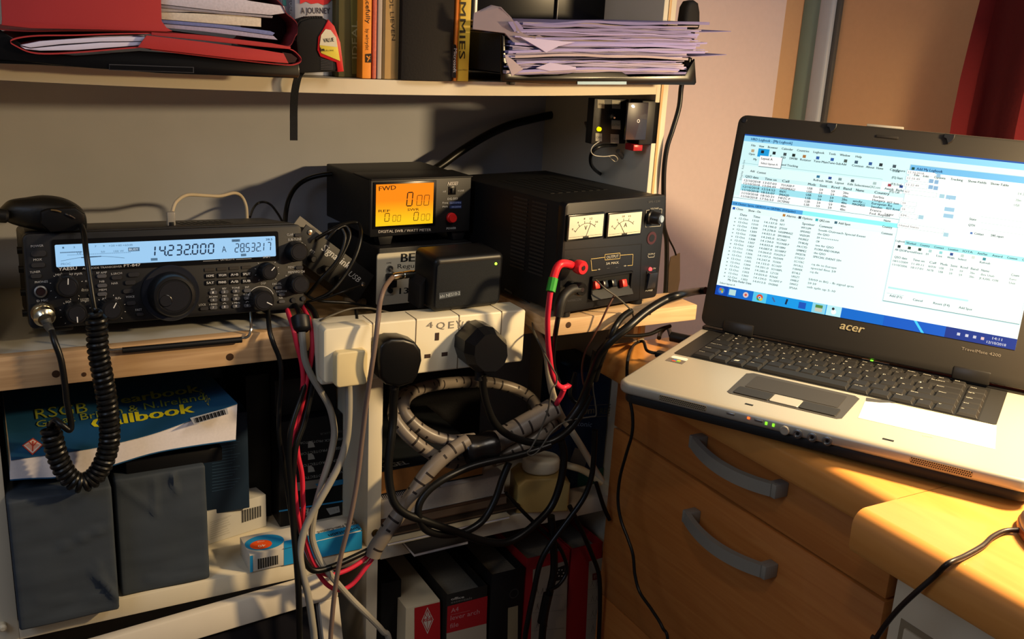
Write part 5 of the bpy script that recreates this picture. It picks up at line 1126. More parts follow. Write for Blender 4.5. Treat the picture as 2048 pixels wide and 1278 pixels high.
ttop('Simvastatin', 716, 1054, 656, 1070, 0.007, M_ink); ttop('40mg Film-Coated', 712, 1044, 634, 1064, 0.006, flat('4A463E')); P.build('top_print', t)
# ================================================================ lower right compartment
def slabbook(name, label, cat, x0_, x1_, y0_, y1_, z0_, z1_, cover, pages=M_pages, yaw=0, printf=None, cv=0.0012, group='books and magazines lying in the lower right compartment'):
    F = frame((x0_, y0_, z0_), yaw); w = x1_-x0_; d = y1_-y0_; h = z1_-z0_; t = thing(name, label, cat, F, group)
    m = MB(F); m.bx(0, w, 0, d, h-cv, h, cover, 0.0003); m.bx(0, w, 0, d, 0, cv, cover, 0.0003); m.bx(0, w, d-cv, d, cv, h-cv, cover); m.build('cover', t)
    m = MB(F); m.bx(0.0005, w-0.0008, 0.0008, d-cv-0.0005, cv, h-cv, pages); m.build('page_block', t)
    if printf: P = Pan(F, -0.0003); printf(P, w, h, F); P.build('cover_print', t)
xA = 0.3825
slabbook('magazine', 'bottom magazine of the pile, its white edge jutting over the shelf front', 'magazine', xA+0.022, 0.475, -0.044, 0.15, LZ+0.0005, LZ+0.005, mat('mag_cover_dark', '26211C', 0.5), mat('mag_edge_white', 'BDB4AC', 0.8), yaw=1.5, cv=0.0005)
slabbook('magazine', 'thin magazine lying second from the bottom beside the divider', 'magazine', xA, 0.545, -0.018, 0.17, LZ+0.0056, LZ+0.0105, mat('mag_cream', 'B0A284', 0.5), yaw=1.0)
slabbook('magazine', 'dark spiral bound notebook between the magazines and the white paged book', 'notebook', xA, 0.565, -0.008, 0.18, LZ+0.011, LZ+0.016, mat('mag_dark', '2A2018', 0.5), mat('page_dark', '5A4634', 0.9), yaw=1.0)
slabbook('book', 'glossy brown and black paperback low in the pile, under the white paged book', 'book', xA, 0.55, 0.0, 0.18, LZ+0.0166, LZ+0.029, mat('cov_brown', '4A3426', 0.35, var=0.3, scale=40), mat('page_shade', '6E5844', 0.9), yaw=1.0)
def pr_z(P, w, h, F):
    for i in range(34):
        x = 0.002+i*0.0022; P.add([(x, -0.0004, h-0.0), (x+0.0011, -0.0004, h), (x+0.0035, 0.018, h+0.0003), (x+0.002, 0.018, h+0.0003)], [(0, 1, 2, 3)], flat('141414'))
slabbook('book', 'white paged book with a zebra striped cover edge, under the orange edged one', 'book', xA, 0.548, 0.004, 0.18, LZ+0.0296, LZ+0.056, mat('cov_white', 'A8A29A', 0.5), mat('page_cream', 'BFB3A2', 0.9, var=0.1, scale=300), yaw=1.0, printf=pr_z)
def pr_n(P, w, h, F):
    P.add([(0.0, 0.001, h+0.0003), (0.075, 0.001, h+0.0003), (0.075, 0.05, h+0.0003), (0.0, 0.05, h+0.0003)], [(0, 1, 2, 3)], flat('0E1216'))
    P.text('NIGEL', (0.004, 0.005, h+0.0006), (0.040, 0.005, h+0.0006), 0.010, flat('9A9A94'), nrm=(0, 0, 1), bold=0.03)
    P.text('DJ', (0.006, 0.020, h+0.0006), (0.020, 0.020, h+0.0006), 0.008, flat('7A7A74'), nrm=(0, 0, 1))
slabbook('book', 'orange brown paged book with NIGEL on its black cover, topmost beside the divider', 'book', xA, 0.52, 0.012, 0.18, LZ+0.0566, LZ+0.087, mat('cov_blackish', '15181C', 0.5), mat('page_orange', 'A87038', 0.9, var=0.1, scale=300), yaw=1.0, printf=pr_n)
# cream mains adaptor block with a round plug
F = frame(at(1085, 1026, z=LZ+0.0005), -18); 
t = thing('mains_adapter', 'yellowed cream mains adaptor block lying on the lower right shelf with a plug in it', 'plug', F)
h0 = at(1085, 960, y=F[1][3]).z-LZ
m = MB(F); m.prism([(-0.034, 0), (0.034, 0), (0.034, h0*.82), (0.022, h0), (-0.024, h0), (-0.034, h0*.82)], 0.0, 0.052, mat('yellowed_block', 'B89A5A', 0.4, var=0.04), bev=0.003, seg=3); m.build('body', t)
F2 = F @ Matrix.Translation((0.0, 0.026, h0+0.0006)); t = thing('mains_plug', 'cream rounded mains plug pushed into the adaptor block from above', 'plug', F2)
m = MB(F2); o_ = [(0.024*math.cos(2*math.pi*i/28)*(1.0), 0.020*math.sin(2*math.pi*i/28)) for i in range(28)]; m.prism(o_, 0.0, 0.019, M_ivory, axis='z', bev=0.004, seg=3); m.build('body', t)
# blue box with tonic lettering
F = frame((at(1140, 960, y=0.035).x, 0.035, LZ+0.0005))
t = thing('tonic_carton', 'tall dark blue carton lettered REEL and tonic, half hidden behind cables at the right', 'carton', F)
w = 0.716-F[0][3]; ht = at(1190, 742, y=0.035).z-LZ
mbx = mat('carton_navy', '0E2240', 0.4, var=0.1, scale=12)
m = MB(F); m.bx(0, w, 0, 0.09, 0, ht, mbx, 0.002); m.bx(0.012, w+0.0002, -0.0004, 0.01, 0.001, 0.022, mat('carton_green_foot', '1C4A3A', 0.4, var=0.3, scale=30), 0.0002); m.build('carton', t)
P = Pan(F, -0.0005); bt = flat('6E6450'); P.t('0ml', 1166, 829, 1192, 826, 14, bt, 0.02); P.t('REEL', 1199, 829, 1226, 826, 12, flat('4A4434'), 0.0); P.l(1160, 812, 1230, 808, 0.0006, bt); P.l(1160, 835, 1230, 831, 0.0006, bt); P.t('tonic', 1154, 852, 1183, 854, 10, flat('7C92B4'), 0.0)
P.rect([(1150, 895), (1180, 905), (1168, 938), (1140, 922)], flat('6A675E'), -0.0004); P.build('carton_print', t)
# black power brick behind the hoses, widened to darken the space there
F = frame((0.50, 0.10, LZ+0.0005)); t = thing('power_brick', 'large black power brick in the dark behind the looped hose', 'power brick', F)
m = MB(F); m.bx(-0.04, 0.105, 0.085, 0.145, 0, 0.185, M_blkm, 0.006); m.build('body', t)
m = MB(F); m.tube(smooth([(0.075, 0.10, 0.185), (0.08, 0.09, 0.2), (0.10, 0.10, 0.215)], 5), 0.0035, M_cable); m.build('cord', t)
# ================================================================ bottom row of files
BZ = -0.7145
def lfile(name, px0, px1, pyt, y, depth, label, body, spine=None, cat='file', top=None, pr=None, hgt=None, sheets=0, hollow=True):
    a = at(px0, pyt, y=y); b = at(px1, pyt-(px1-px0)*.22, y=y); zt = (a.z+b.z)/2; w = b.x-a.x-0.001; F = frame((a.x+0.0005, y, BZ)); h = zt-BZ
    t = thing(name, label, cat, F, 'files on the bottom shelf')
    m = MB(F)
    if hollow:
        th = 0.002; m.bx(0, w, 0, th, 0, h, body, 0.0005); m.bx(0, th, th, depth, 0, h, body, 0.0005); m.bx(w-th, w, th, depth, 0, h, body, 0.0005)
        m.build('cover', t)
        m = MB(F); m.bx(th+.001, w-th-.001, 0.012, depth-0.008, 0.004, h-0.012-0.01*sheets, mat('sheets_dim' if 'red' in label else 'sheets_dark', '6E685C' if 'red' in label else '2C2926', 0.9, var=0.25, scale=400)); m.build('contents', t)
    else:
        m.bx(0, w, 0, depth, 0, h, body, 0.001); m.build('cover', t)
    if pr: P = Pan(F, -0.0004); pr(P, w, h, F); P.build('spine_label', t)
    return t, F, w, h
lfile('book', 762, 804, 1168, 0.03, 0.20, 'black file at the divider end of the bottom row', mat('file_black', '100F10', 0.6), cat='file', hollow=False)
def prr(P, w, h, F):
    rdp = flat('A41C20', .5); P.rect([(829, 1216), (880, 1204), (881, 1330), (829, 1330)], rdp)
    P.d = -0.0006; wh = flat('B8ACA0')
    for s_, mt_ in ((1, wh), (.86, rdp), (.74, wh)):
        cx_, cy_ = 855, 1241; P.rect([(cx_-12*s_, cy_+1), (cx_, cy_-27*s_), (cx_+12*s_, cy_-2), (cx_, cy_+27*s_)], mt_, -0.0006-(1-s_)*.001)
    P.d = -0.0011; P.t('RSGB', 847, 1244, 864, 1240, 6, rdp, 0.03); P.l(855, 1222, 855, 1258, 0.0005, rdp); P.l(849, 1228, 855, 1236, 0.0005, rdp); P.l(861, 1226, 855, 1236, 0.0005, rdp)
lfile('book', 811, 881, 1186+30, 0.004, 0.215, 'thick book with cream page top and a red spine bearing a white diamond emblem', mat('page_top_cream', 'BDB094', 0.8, var=0.03), cat='book', pr=prr, hollow=False)
Mfb = mat('lever_file_black', '17140F', 0.7, var=0.15, scale=300)
def prl(P, w, h, F):
    P.rect([(895, 1213), (975, 1192), (973, 1247), (893, 1267)], flat('96181E', .6)); P.rect([(893, 1267), (973, 1247), (972, 1400), (892, 1400)], flat('9A8E7C'))
    P.d = -0.0006; P.t('office', 902, 1201, 928, 1196, 5, flat('A8A49C'), 0.04); P.t('essentials', 902, 1207.5, 944, 1198, 5, flat('6E6A64'), 0.0)
    c_ = flat('B4787A'); P.t('A4', 902, 1226, 917, 1222, 9, c_); P.t('lever arch', 901, 1241, 959, 1227, 9, c_); P.t('file', 900, 1257, 917, 1252, 9, c_); P.l(902, 1230, 940, 1221, 0.0003, c_)
lfile('lever_arch_file', 893, 976, 1190, -0.004, 0.23, 'black lever arch file with a red label reading A4 lever arch file', Mfb, pr=prl)
def prk(P, w, h, F):
    P.rect([(1016, 1216), (1036, 1211), (1034, 1400), (1013, 1400)], flat('8A7C5E'))
    c_ = loc(F, 1028, 1187, y=0); P.lathe([(0.007, 0), (0.007, 0.0004), (0.0055, 0.0004), (0.0055, 0)], (c_.x, 0, c_.z), (0, -1, 0), flat('2C2926'), 24, caps=False)
lfile('lever_arch_file', 983, 1051, 1150, -0.002, 0.23, 'black lever arch file with a narrow cream label, left of the red files', mat('lever_file_black2', '0F0D0C', 0.6, var=0.1), pr=prk)
Mfr = mat('lever_file_red', '86141A', 0.5, var=0.08)
def handscrawl(P, x0_, x1_, ys, seed):
    rr_ = random.Random(seed)
    for y_ in ys:
        P.l(x0_, y_, x1_, y_-6, 0.0004, flat('6A6258'))
        for k in range(3):
            x = x0_+8+k*9+rr_.uniform(-2, 2); P.l(x, y_-6, x+rr_.uniform(3, 6), y_-18-rr_.uniform(0, 5), 0.0005, flat('5A5048')); P.l(x+3, y_-18, x+6, y_-8, 0.0005, flat('5A5048'))
def prf1(P, w, h, F):
    P.rect([(1066, 1139), (1136, 1121), (1128, 1400), (1058, 1400)], flat('8E8270')); P.d = -0.0006
    P.rect([(1111, 1137), (1130, 1130), (1129, 1158), (1110, 1163)], flat('141210'), -0.0006)
    for k in range(6): a_ = k*1.047; c_ = P.q(1121+6*math.cos(a_), 1146+7*math.sin(a_), -0.0009); P.disc((c_.x, -0.0009, c_.z), 0.0012, flat('A8A090'), 8)
    P.d = -0.0008; handscrawl(P, 1064, 1128, (1195, 1226, 1262), 3)
lfile('lever_arch_file', 1053, 1141, 1118, 0.0, 0.24, 'red lever arch file whose white label has a small black dotted panel', Mfr, pr=prf1)
def prf2(P, w, h, F):
    P.rect([(1178, 1123), (1213, 1113), (1206, 1400), (1166, 1400)], flat('8E8270')); P.d = -0.0006; P.rect([(1185, 1148), (1209, 1140), (1208, 1156), (1185, 1161)], flat('6E2418'), -0.0006)
    P.t('ESSA', 1188, 1157, 1205, 1151, 6, flat('A08A78')); handscrawl(P, 1174, 1204, (1180, 1210, 1240, 1270), 8)
lfile('lever_arch_file', 1143, 1207, 1098, 0.002, 0.24, 'red lever arch file at the right end of the bottom row, beside the drawers', Mfr, pr=prf2)
# large pale picture frame standing on the left bottom shelf
A = at(672, 1146, y=-0.020); B = at(226, 1275, y=-0.020); d = (A-B); ang = math.atan2(d.z, d.x)
F = Matrix.Translation(A) @ Matrix.Rotation(-ang, 4, 'Y') @ Matrix.Rotation(R(-6), 4, 'X')
t = thing('picture_frame', 'large white picture frame leaning tilted at the foot of the left compartment', 'picture frame', F)
Wf = 0.36; Hf = 0.40
rw = 0.030
Mfrm = mat('frame_white', 'C9C0B0', 0.5, var=0.04)
m = MB(F); m.bx(-Wf, 0, 0, 0.014, -rw, 0, Mfrm, 0.002); m.bx(-Wf, 0, 0, 0.014, -Hf, -Hf+rw, Mfrm, 0.002); m.bx(-rw*.75, 0, 0.0002, 0.0138, -Hf+rw, -rw, Mfrm, 0.001); m.bx(-Wf, -Wf+rw, 0.0002, 0.0138, -Hf+rw, -rw, Mfrm, 0.001)
m.build('frame', t)
m = MB(F); m.bx(-Wf+rw, -rw*.75, 0.008, 0.012, -Hf+rw, -rw, mat('picture_dark', '17161A', 0.3, var=0.05)); m.build('picture', t)
m = MB(F); m.bx(-Wf+rw, -rw*.75-0.0, 0.0065, 0.008, -rw-0.002, -rw, mat('rebate_grey', '77706A', 0.5)); m.bx(-rw*.75-0.0025, -rw*.75, 0.0065, 0.008, -Hf+rw, -rw, mat('rebate_grey', '77706A', 0.5)); m.build('rebate', t)
# ================================================================ laptop
LT = Vector((0.5668, -0.1797, -0.0322)); LY = -59.88
F = Matrix.Translation(LT) @ Matrix.Rotation(R(LY), 4, 'Z')
lp = thing('laptop', 'silver and black laptop open on the corner desk, its screen showing a logbook program', 'laptop', F)
LW, LD = 0.392, 0.262; BT = 0.0262
M_sil = mat('laptop_silver', 'A8A294', 0.38, 0.35, var=0.02, scale=300); M_lblk = mat('laptop_black', '1C1B1A', 0.5, var=0.08, scale=400); M_bez = mat('laptop_bezel', '211E1A', 0.55, var=0.06, scale=500)
m = MB(F); m.prism(rrect(0, LW, 0, LD, 0.014), -0.0125, 0.0, M_sil, axis='z', bev=0.004, seg=3); m.build('palm_rest', lp, label='silver upper shell')
m = MB(F); m.prism(rrect(0.004, LW-0.004, 0.006, LD-0.003, 0.014), -BT+0.002, -0.0127, M_lblk, axis='z', bev=0.003, seg=2); m.build('base', lp, label='black underside')
for x, y in ((0.20, 0.03), (0.33, 0.03), (0.20, 0.23), (0.33, 0.23)): m = MB(F); m.cyl((x, y, -BT+0.0022), (x, y, -BT-0.0012), 0.007, M_blk, 16); m.build('rubber_foot', lp)
# keyboard well and keys
kx0, kx1, ky0, ky1 = 0.0125, 0.3475, 0.1255, 0.2385
m = MB(F); m.prism(rrect(kx0, kx1, ky0, ky1+0.012, 0.003), 0.0, 0.0005, M_lblk, axis='z'); m.build('keyboard_surround', lp)
m = MB(F); m.bx(0.0315, 0.3315, ky0+0.002, ky1-0.001, 0.0005, 0.0008, flat('0C0B0A')); m.build('keyboard_well', lp)
m = MB(F); m.prism(rrect(0.002, LW-0.002, 0.2400, LD-0.001, 0.006), 0.0, 0.0030, M_bez, axis='z', bev=0.0008); m.build('hinge_cover', lp)
M_key = mat('key_black', '171513', 0.55, var=0.05, scale=500); kl = flat('B8B4A8')
Lg = MB(F)
rows = []
def key(x0_, x1_, y0_, y1_, leg, up=None):
    m = MB(F); vs = []; g = 0.0004; i_ = 0.0022
    a, b, c, d = x0_+g, x1_-g, y0_+g, y1_-g
    vs = [(a, c, 0.0009), (b, c, 0.0009), (b, d, 0.0009), (a, d, 0.0009), (a+i_, c+i_*1.1, 0.0036), (b-i_, c+i_*1.1, 0.0036), (b-i_, d-i_*.5, 0.0038), (a+i_, d-i_*.5, 0.0038)]
    bm = bmesh.new(); V = [bm.verts.new(v) for v in vs]
    for f in ((0, 3, 2, 1), (4, 5, 6, 7), (0, 1, 5, 4), (1, 2, 6, 5), (2, 3, 7, 6), (3, 0, 4, 7)): bm.faces.new([V[q] for q in f])
    bmesh.ops.bevel(bm, geom=bm.edges[:], offset=0.0003, segments=1, affect='EDGES'); m.frombm(bm, M_key); m.build('key', lp, ang=14)
    if leg:
        n_ = len(leg); w_ = min(0.0024*n_*.62 if n_ > 1 else 0.0026, (x1_-x0_)*.7); h_ = 0.0026 if n_ == 1 else 0.0018
        Lg.text(leg, (a+i_+0.0012, d-i_*.5-h_-0.0012, 0.00395), (a+i_+0.0012+w_, d-i_*.5-h_-0.0012, 0.00395), h_, kl, nrm=(0, 0, 1), bold=0.02)
    if up: Lg.text(up, (a+i_+0.0012, c+i_+0.0012, 0.0039), (a+i_+0.0034, c+i_+0.0012, 0.0039), 0.0018, kl, nrm=(0, 0, 1))
X0, X1 = 0.0325, 0.3085; u = (X1-X0)/15.0; rh = 0.0190; yb = ky0+0.0025
bot = [('Ctrl', 1.25), ('Fn', 1.0), ('', 1.0), ('Alt', 1.0), ('', 5.1), ('Alt Gr', 1.15), ('', 1.15), ('Ctrl', 1.25)]
r2 = [('Shift', 1.25), ('|', 1)]+[(c, 1) for c in 'ZXCVBNM,./']+[('Shift', 2.75)]
r3 = [('Caps Lock', 1.6)]+[(c, 1) for c in "ASDFGHJKL;'#"]+[('Enter', 1.4)]
r4 = [('Tab', 1.35)]+[(c, 1) for c in 'QWERTYUIOP[]']+[('Enter', 1.65)]
r5 = [('`', .9)]+[(c, 1) for c in '1234567890-=']+[('Backspace', 2.1)]
x = X0
for tx, wd in bot: key(x, x+u*wd, yb, yb+rh, tx); x += u*wd
BOTX = x
m_ = MB(F); m_.poly([(X0+u*2.25+0.005, yb+0.008, .00395), (X0+u*2.25+0.010, yb+0.009, .00395), (X0+u*2.25+0.011, yb+0.013, .00395), (X0+u*2.25+0.006, yb+0.012, .00395)], kl); m_.build('window_mark', lp)
for j, rw_ in enumerate((r2, r3, r4, r5)):
    x = X0; y_ = yb+rh*(j+1)
    for tx, wd in rw_: key(x, x+u*wd, y_, y_+rh, tx, '!"$%^&*()'[int(tx)-1] if j == 3 and tx.isdigit() and tx != '0' else None); x += u*wd
yt = yb+rh*5; x = X0; wf = (X1-X0)/17
for tx in ['Esc']+['F%d' % i for i in range(1, 13)]+['PrtSc', 'Pause', 'Ins', 'Del']: key(x, x+wf, yt, min(yt+0.0125, ky1-0.0015), tx); x += wf
for j, tx in enumerate(('>', 'End', 'PgDn', 'PgUp', 'Home')): key(X1+0.0008, 0.3305, yb+rh*j, yb+rh*(j+1), tx)
key(BOTX+0.0004, BOTX+0.0004+u*.95, yb-0.0005, yb+rh-0.0008, '<'); key(BOTX+0.0008+u*.95, X1, yb-0.0005, yb+rh-0.0008, 'v')
Lg.build('key_legends', lp)
def B_(px, py): return loc(F, px, py, z=0.0)
# touch pad
tx0, tx1, ty0, ty1 = 0.104, 0.2190, 0.0400, 0.1185
m = MB(F); m.prism([(tx0+0.004, ty1), (tx1-0.004, ty1-0.0), (tx1+0.002, ty1-0.006), (tx1, ty0+0.004), (tx1-0.004, ty0), (tx0+0.004, ty0), (tx0, ty0+0.004), (tx0-0.002, ty1-0.006)], 0.0, 0.0004, mat('touchpad_surround', '3A3733', 0.5, var=0.04), axis='z'); tp0 = m.build('touch_pad_surround', lp)
m = MB(F); m.prism(rrect(tx0+0.010, tx1-0.010, ty0+0.030, ty1-0.008, 0.002), 0.0004, 0.0008, mat('touchpad', '2E2B28', 0.6, var=0.03), axis='z'); m.build('touch_pad', lp)
for a, b, mt_, nm in ((tx0+0.006, tx0+0.042, M_bez, 'touch_pad_button'), (tx0+0.043, tx1-0.043, M_sil, 'scroll_button'), (tx1-0.042, tx1-0.006, M_bez, 'touch_pad_button')):
    m = MB(F); m.prism(rrect(a, b, ty0+0.004, ty0+0.026, 0.002), 0.0004, 0.0014, mt_, axis='z', bev=0.0003, seg=1); m.build(nm, lp)
# stickers
m = MB(F); m.prism(rrect(0.0150, 0.0335, 0.1090, 0.1185, 0.003), 0.0, 0.0003, mat('sticker_white', 'C8CCC4', 0.4, var=0.02), axis='z'); m.build('sticker', lp, label='small white rounded sticker')
m = MB(F); m.bx(0.0145, 0.0345, 0.0955, 0.1080, 0, 0.0003, mat('sticker_grey', '5A5450', 0.4, var=0.02))
for i, c_ in enumerate(('C84A2A', '5A9A3A', '3A6AB0', 'D8B030')): m.bx(0.021+(i % 2)*0.0045, 0.025+(i % 2)*0.0045, 0.0985+(i//2)*0.0038, 0.1018+(i//2)*0.0038, 0.0003, 0.0005, flat(c_))
m.build('sticker', lp, label='small grey sticker with four coloured squares')
m = MB(F); s0 = [B_(*q) for q in [(1733, 796), (1993, 852), (1990, 899), (1716, 836)]]; m.prism([(v.x, v.y) for v in s0], 0.0, 0.0003, mat('sticker_label_white', 'D8D0C0', 0.45, var=0.02), axis='z'); st = m.build('sticker', lp, label='large white paper label on the right palm rest')
m = MB(F); s0 = [B_(*q) for q in [(1733, 796), (1800, 806), (1760, 806), (1731, 803)]]; m.poly([(v.x, v.y, 0.0005) for v in s0], flat('3A3A3A')); a = B_(1845, 872); b = B_(1866, 876); m.text('2.0GHz', (a.x, a.y, .0005), (b.x, b.y, .0005), 0.003, flat('B0A898'), nrm=(0, 0, 1)); m.build('label_print', st)
# power light, lid catches
m = MB(F); m.bx(0.130, 0.138, 0.0205, 0.024, 0, 0.0003, flat('0A0A0A')); m.build('latch_slot', lp); m = MB(F); m.bx(0.262, 0.272, 0.0155, 0.019, 0, 0.0003, flat('0A0A0A')); m.build('latch_slot', lp)
m = MB(F); a = B_(1765, 713); m.bx(0.195, 0.225, 0.2440, 0.2452, 0.003, 0.0034, M_chrome); m.build('button_strip', lp)
m = MB(F); m.box((0.206, 0.2438, 0.0034), (0.003, 0.0016, 0.0010), glow('7CFF30', 2.5)); m.build('power_light', lp, label='green light')
# front edge: grilles, sockets, lights
def grille(x0_, x1_):
    m = MB(F); m.prism(rrect(x0_, x1_, -0.0095, -0.0035, 0.0028), -0.0003, 0.002, mat('grille_metal', '9A8C70', 0.4, 0.3)); g_ = m.build('speaker_grille', lp)
    m = MB(F); n_ = int((x1_-x0_)/0.0019)
    for i in range(n_):
        for j in range(3):
            cx_ = x0_+0.0018+i*0.0019+(j % 2)*0.0009
            if cx_ < x1_-0.001: m.disc((cx_, -0.0005, -0.0046-j*0.0019), 0.00065, flat('1A1410'), 8)
    m.build('grille_holes', g_)
grille(0.0480, 0.0990); grille(0.2895, 0.3420)
c_ = glow('FF5A20', 2.5); m = MB(F); m.box((0.1415, -0.0003, -0.0050), (0.0024, 0.0012, 0.0020), c_); m.build('standby_light', lp, label='orange red light')
for x in (0.1590, 0.1660): m = MB(F); m.box((x, -0.0003, -0.0060), (0.0020, 0.0012, 0.0028), glow('7CE828', 2.0)); m.build('status_light', lp, label='green light')
for x in (0.1235, 0.1515): m = MB(F); m.box((x, -0.0005, -0.0050), (0.0085, 0.002, 0.0026), M_steel, 0.001); m.build('slide_switch', lp)
for i, x in enumerate((0.1772, 0.1896, 0.2032, 0.2172)):
    m = MB(F)
    if i == 0: m.lathe([(0.0046, 0), (0.0046, 0.0012), (0.0038, 0.0018)], (x, 0.0003, -0.0085), (0, -1, 0), M_sil, 24); m.build('front_button', lp)
    else:
        m.lathe([(0.0046, 0), (0.0046, 0.0014), (0.0032, 0.0018), (0.0028, 0.0010), (0.0018, 0.0008)], (x, 0.0003, -0.0085), (0, -1, 0), M_steel, 28); jk = m.build('audio_socket', lp)
        m = MB(F); m.disc((x, -0.0008, -0.0085), 0.0016, flat('100C08'), 14); m.build('socket_hole', jk)
# lid
LA = 77.19; HV, HWt = 0.2390, 0.0092
G = F @ Matrix.Translation((0, HV, HWt)) @ Matrix.Rotation(R(LA-90), 4, 'X').inverted() if False else F @ Matrix.Translation((0, HV, HWt)) @ Matrix.Rotation(R(LA-90), 4, 'X')
# local of G: x along the hinge, z up the lid, y through it (screen faces -y)
LH = 0.2565
m = MB(G); m.prism(rrect(0.001, LW-0.001, -0.002, LH, 0.010), -0.0004, 0.004, M_bez, bev=0.0012); ld = m.build('lid', lp, label='dark bezel of the lid')
m = MB(G); m.prism(rrect(0.0, LW, -0.003, LH+0.001, 0.011), 0.0041, 0.0105, M_sil, bev=0.0025, seg=3); m.build('lid_back', lp, label='silver lid back')
def gq(px, py, y=-0.0008): return loc(G, px, py, y=y)
SX0, SX1, SZ0, SZ1 = 0.0125, 0.3460, 0.0372, 0.2338
# the panel itself, then what it shows
def lcdmat():
    m = glow('E4FCFC', 1.0); return m
m = MB(G); m.bx(SX0, SX1, -0.0007, -0.0002, SZ0, SZ1, lcdmat()); lcd = m.build('screen', lp, label='lit white blue screen')
for x, w_ in ((0.030, 0.038), (0.291, 0.038)):
    m = MB(G); m.bx(x, x+w_, -0.0016, 0.0035, -0.006, 0.009, mat('hinge_grey', '1A1816', 0.35, var=0.04), 0.002); m.build('hinge', lp)
S = MB(G)
def sx(a): return SX0+(SX1-SX0)*a/1280
def sz_(b): return SZ1-(SZ1-SZ0)*b/800
LY_ = {'v': 0}
def srect(x0_, y0_, x1_, y1_, c, e=1.0, lv=1):
    y = -0.0008-0.00006*lv; e *= 0.84
    S.poly([(sx(x0_), y, sz_(y1_)), (sx(x1_), y, sz_(y1_)), (sx(x1_), y, sz_(y0_)), (sx(x0_), y, sz_(y0_))], glow(c, e))
def stext(t_, x, y, w, h=9, c='1C2C34', e=0.6, lv=7, bold=0.0):
    yy = -0.0008-0.00006*lv; h *= 1.12; e *= 0.62; bold = max(bold, 0.03)
    S.text(t_, (sx(x), yy, sz_(y)), (sx(x+w), yy, sz_(y)), (SZ1-SZ0)*h/800, glow(c, e), bold=bold)
def spx(px, py): # pixel of the photo -> screen coordinates
    v = gq(px, py); return ((v.x-SX0)/(SX1-SX0)*1280, (SZ1-v.z)/(SZ1-SZ0)*800)
def tpx(t_, x0_, y0_, x1_, y1_, h=9, **k):
    a = spx(x0_, y0_); b = spx(x1_, y1_); stext(t_, a[0], (a[1]+b[1])/2, b[0]-a[0], h, **k)
srect(0, 0, 1280, 7, '1C58B8', 0.8); srect(0, 7, 1280, 34, '8CD4FA', 1.05); srect(0, 34, 1280, 150, 'D2F8FC', 1.1); srect(0, 150, 640, 300, 'DFFBFC', 1.1)
srect(0, 752, 1280, 800, '0E72E0', 0.9); srect(0, 752, 60, 800, '0A4CC0', 0.9, 2); srect(180, 752, 520, 800, '16A0F4', 1.0, 2); srect(760, 752, 1010, 800, '1262D8', 0.9, 2); srect(1010, 752, 1280, 800, '1C3C9C', 0.8, 2)
S.poly([(sx(880), -0.00094, sz_(752)), (sx(892), -0.00094, sz_(752)), (sx(930), -0.00094, sz_(800)), (sx(918), -0.00094, sz_(800))], glow('44C8FF', 1.0))
stext('HRD Logbook - [My Logbook]', 34, 27, 190, 11, '1A5A94', 0.7)
for i, (t_, x, w) in enumerate((('File', 40, 20), ('View', 76, 24), ('Browser', 118, 46), ('Calendar', 182, 52), ('Countries', 252, 54), ('Logbook', 326, 48), ('Tools', 394, 30), ('Window', 442, 44), ('Help', 510, 26))): stext(t_, x, 56, w, 9)
srect(76, 62, 128, 102, '20A4E8', 1.0, 2)
icons = (('Open', 42, 'E0C8A0'), ('', 88, '203040'), ('F', 142, '202A30'), ('HSD', 192, '506064'), ('DM780', 232, '24302C'), ('Rotator', 280, 'C88A4A'), ('Tune-Main', 340, '3A70C8'), ('Tune-Sub', 404, '3A70C8'), ('Add', 462, '60706C'), ('Contest', 508, '4A6A84'), ('About', 568, '3C6AB8'), ('Home', 612, '303C44'), ('Configure', 668, '506070'))
for t_, x, c in icons:
    srect(x+2, 70, x+16, 84, c, 0.7, 3)
    if t_: stext(t_, x-6, 98, 7*len(t_), 9)
srect(92, 98, 196, 150, '6A8A94', 0.8, 8); srect(90, 96, 193, 147, 'FFFFFF', 1.1, 9); stext('Layout A', 98, 114, 52, 10, lv=10, bold=0.03); stext('Select layout A', 100, 136, 78, 9, '60747C', 0.8, 10)
stext('My', 62, 122, 16, 9); stext('and Tracking', 196, 132, 74, 9); srect(22, 140, 640, 142, 'A8D8DC', 1, 3)
stext('Add', 58, 180, 20, 9); stext('Contest', 90, 182, 42, 9)
for t_, x, c in (('Refresh', 350, '3C86B0'), ('Width', 402, '3A5AA8'), ('Layout', 446, '90B0B8'), ('Edit Selections', 500, '506870'), ('QRZ.com', 594, 'B8D8DC'), ('Awards', 656, 'B04A5A'), ('Backup', 704, '3050A0')):
    srect(x+10, 158, x+24, 170, c, 0.8, 3); stext(t_, x, 186, 6.2*len(t_), 9, '2A4450' if c != 'B8D8DC' else '9AC0C4', .8)
srect(30, 196, 738, 214, 'CFF4F8', 1.1, 3); srect(28, 214, 740, 308, 'FAFFFF', 1.15, 3); srect(28, 243, 740, 274, 'A4E8F8', 1.05, 4)
for t_, x, w in (('QSO date', 40, 62), ('Time on', 132, 54), ('Call', 212, 32), ('Mode', 330, 34), ('Sent', 382, 32), ('Rcvd', 434, 34), ('Band', 486, 34), ('Name', 540, 34), ('Country', 618, 62)): stext(t_, x, 209, w, 10)
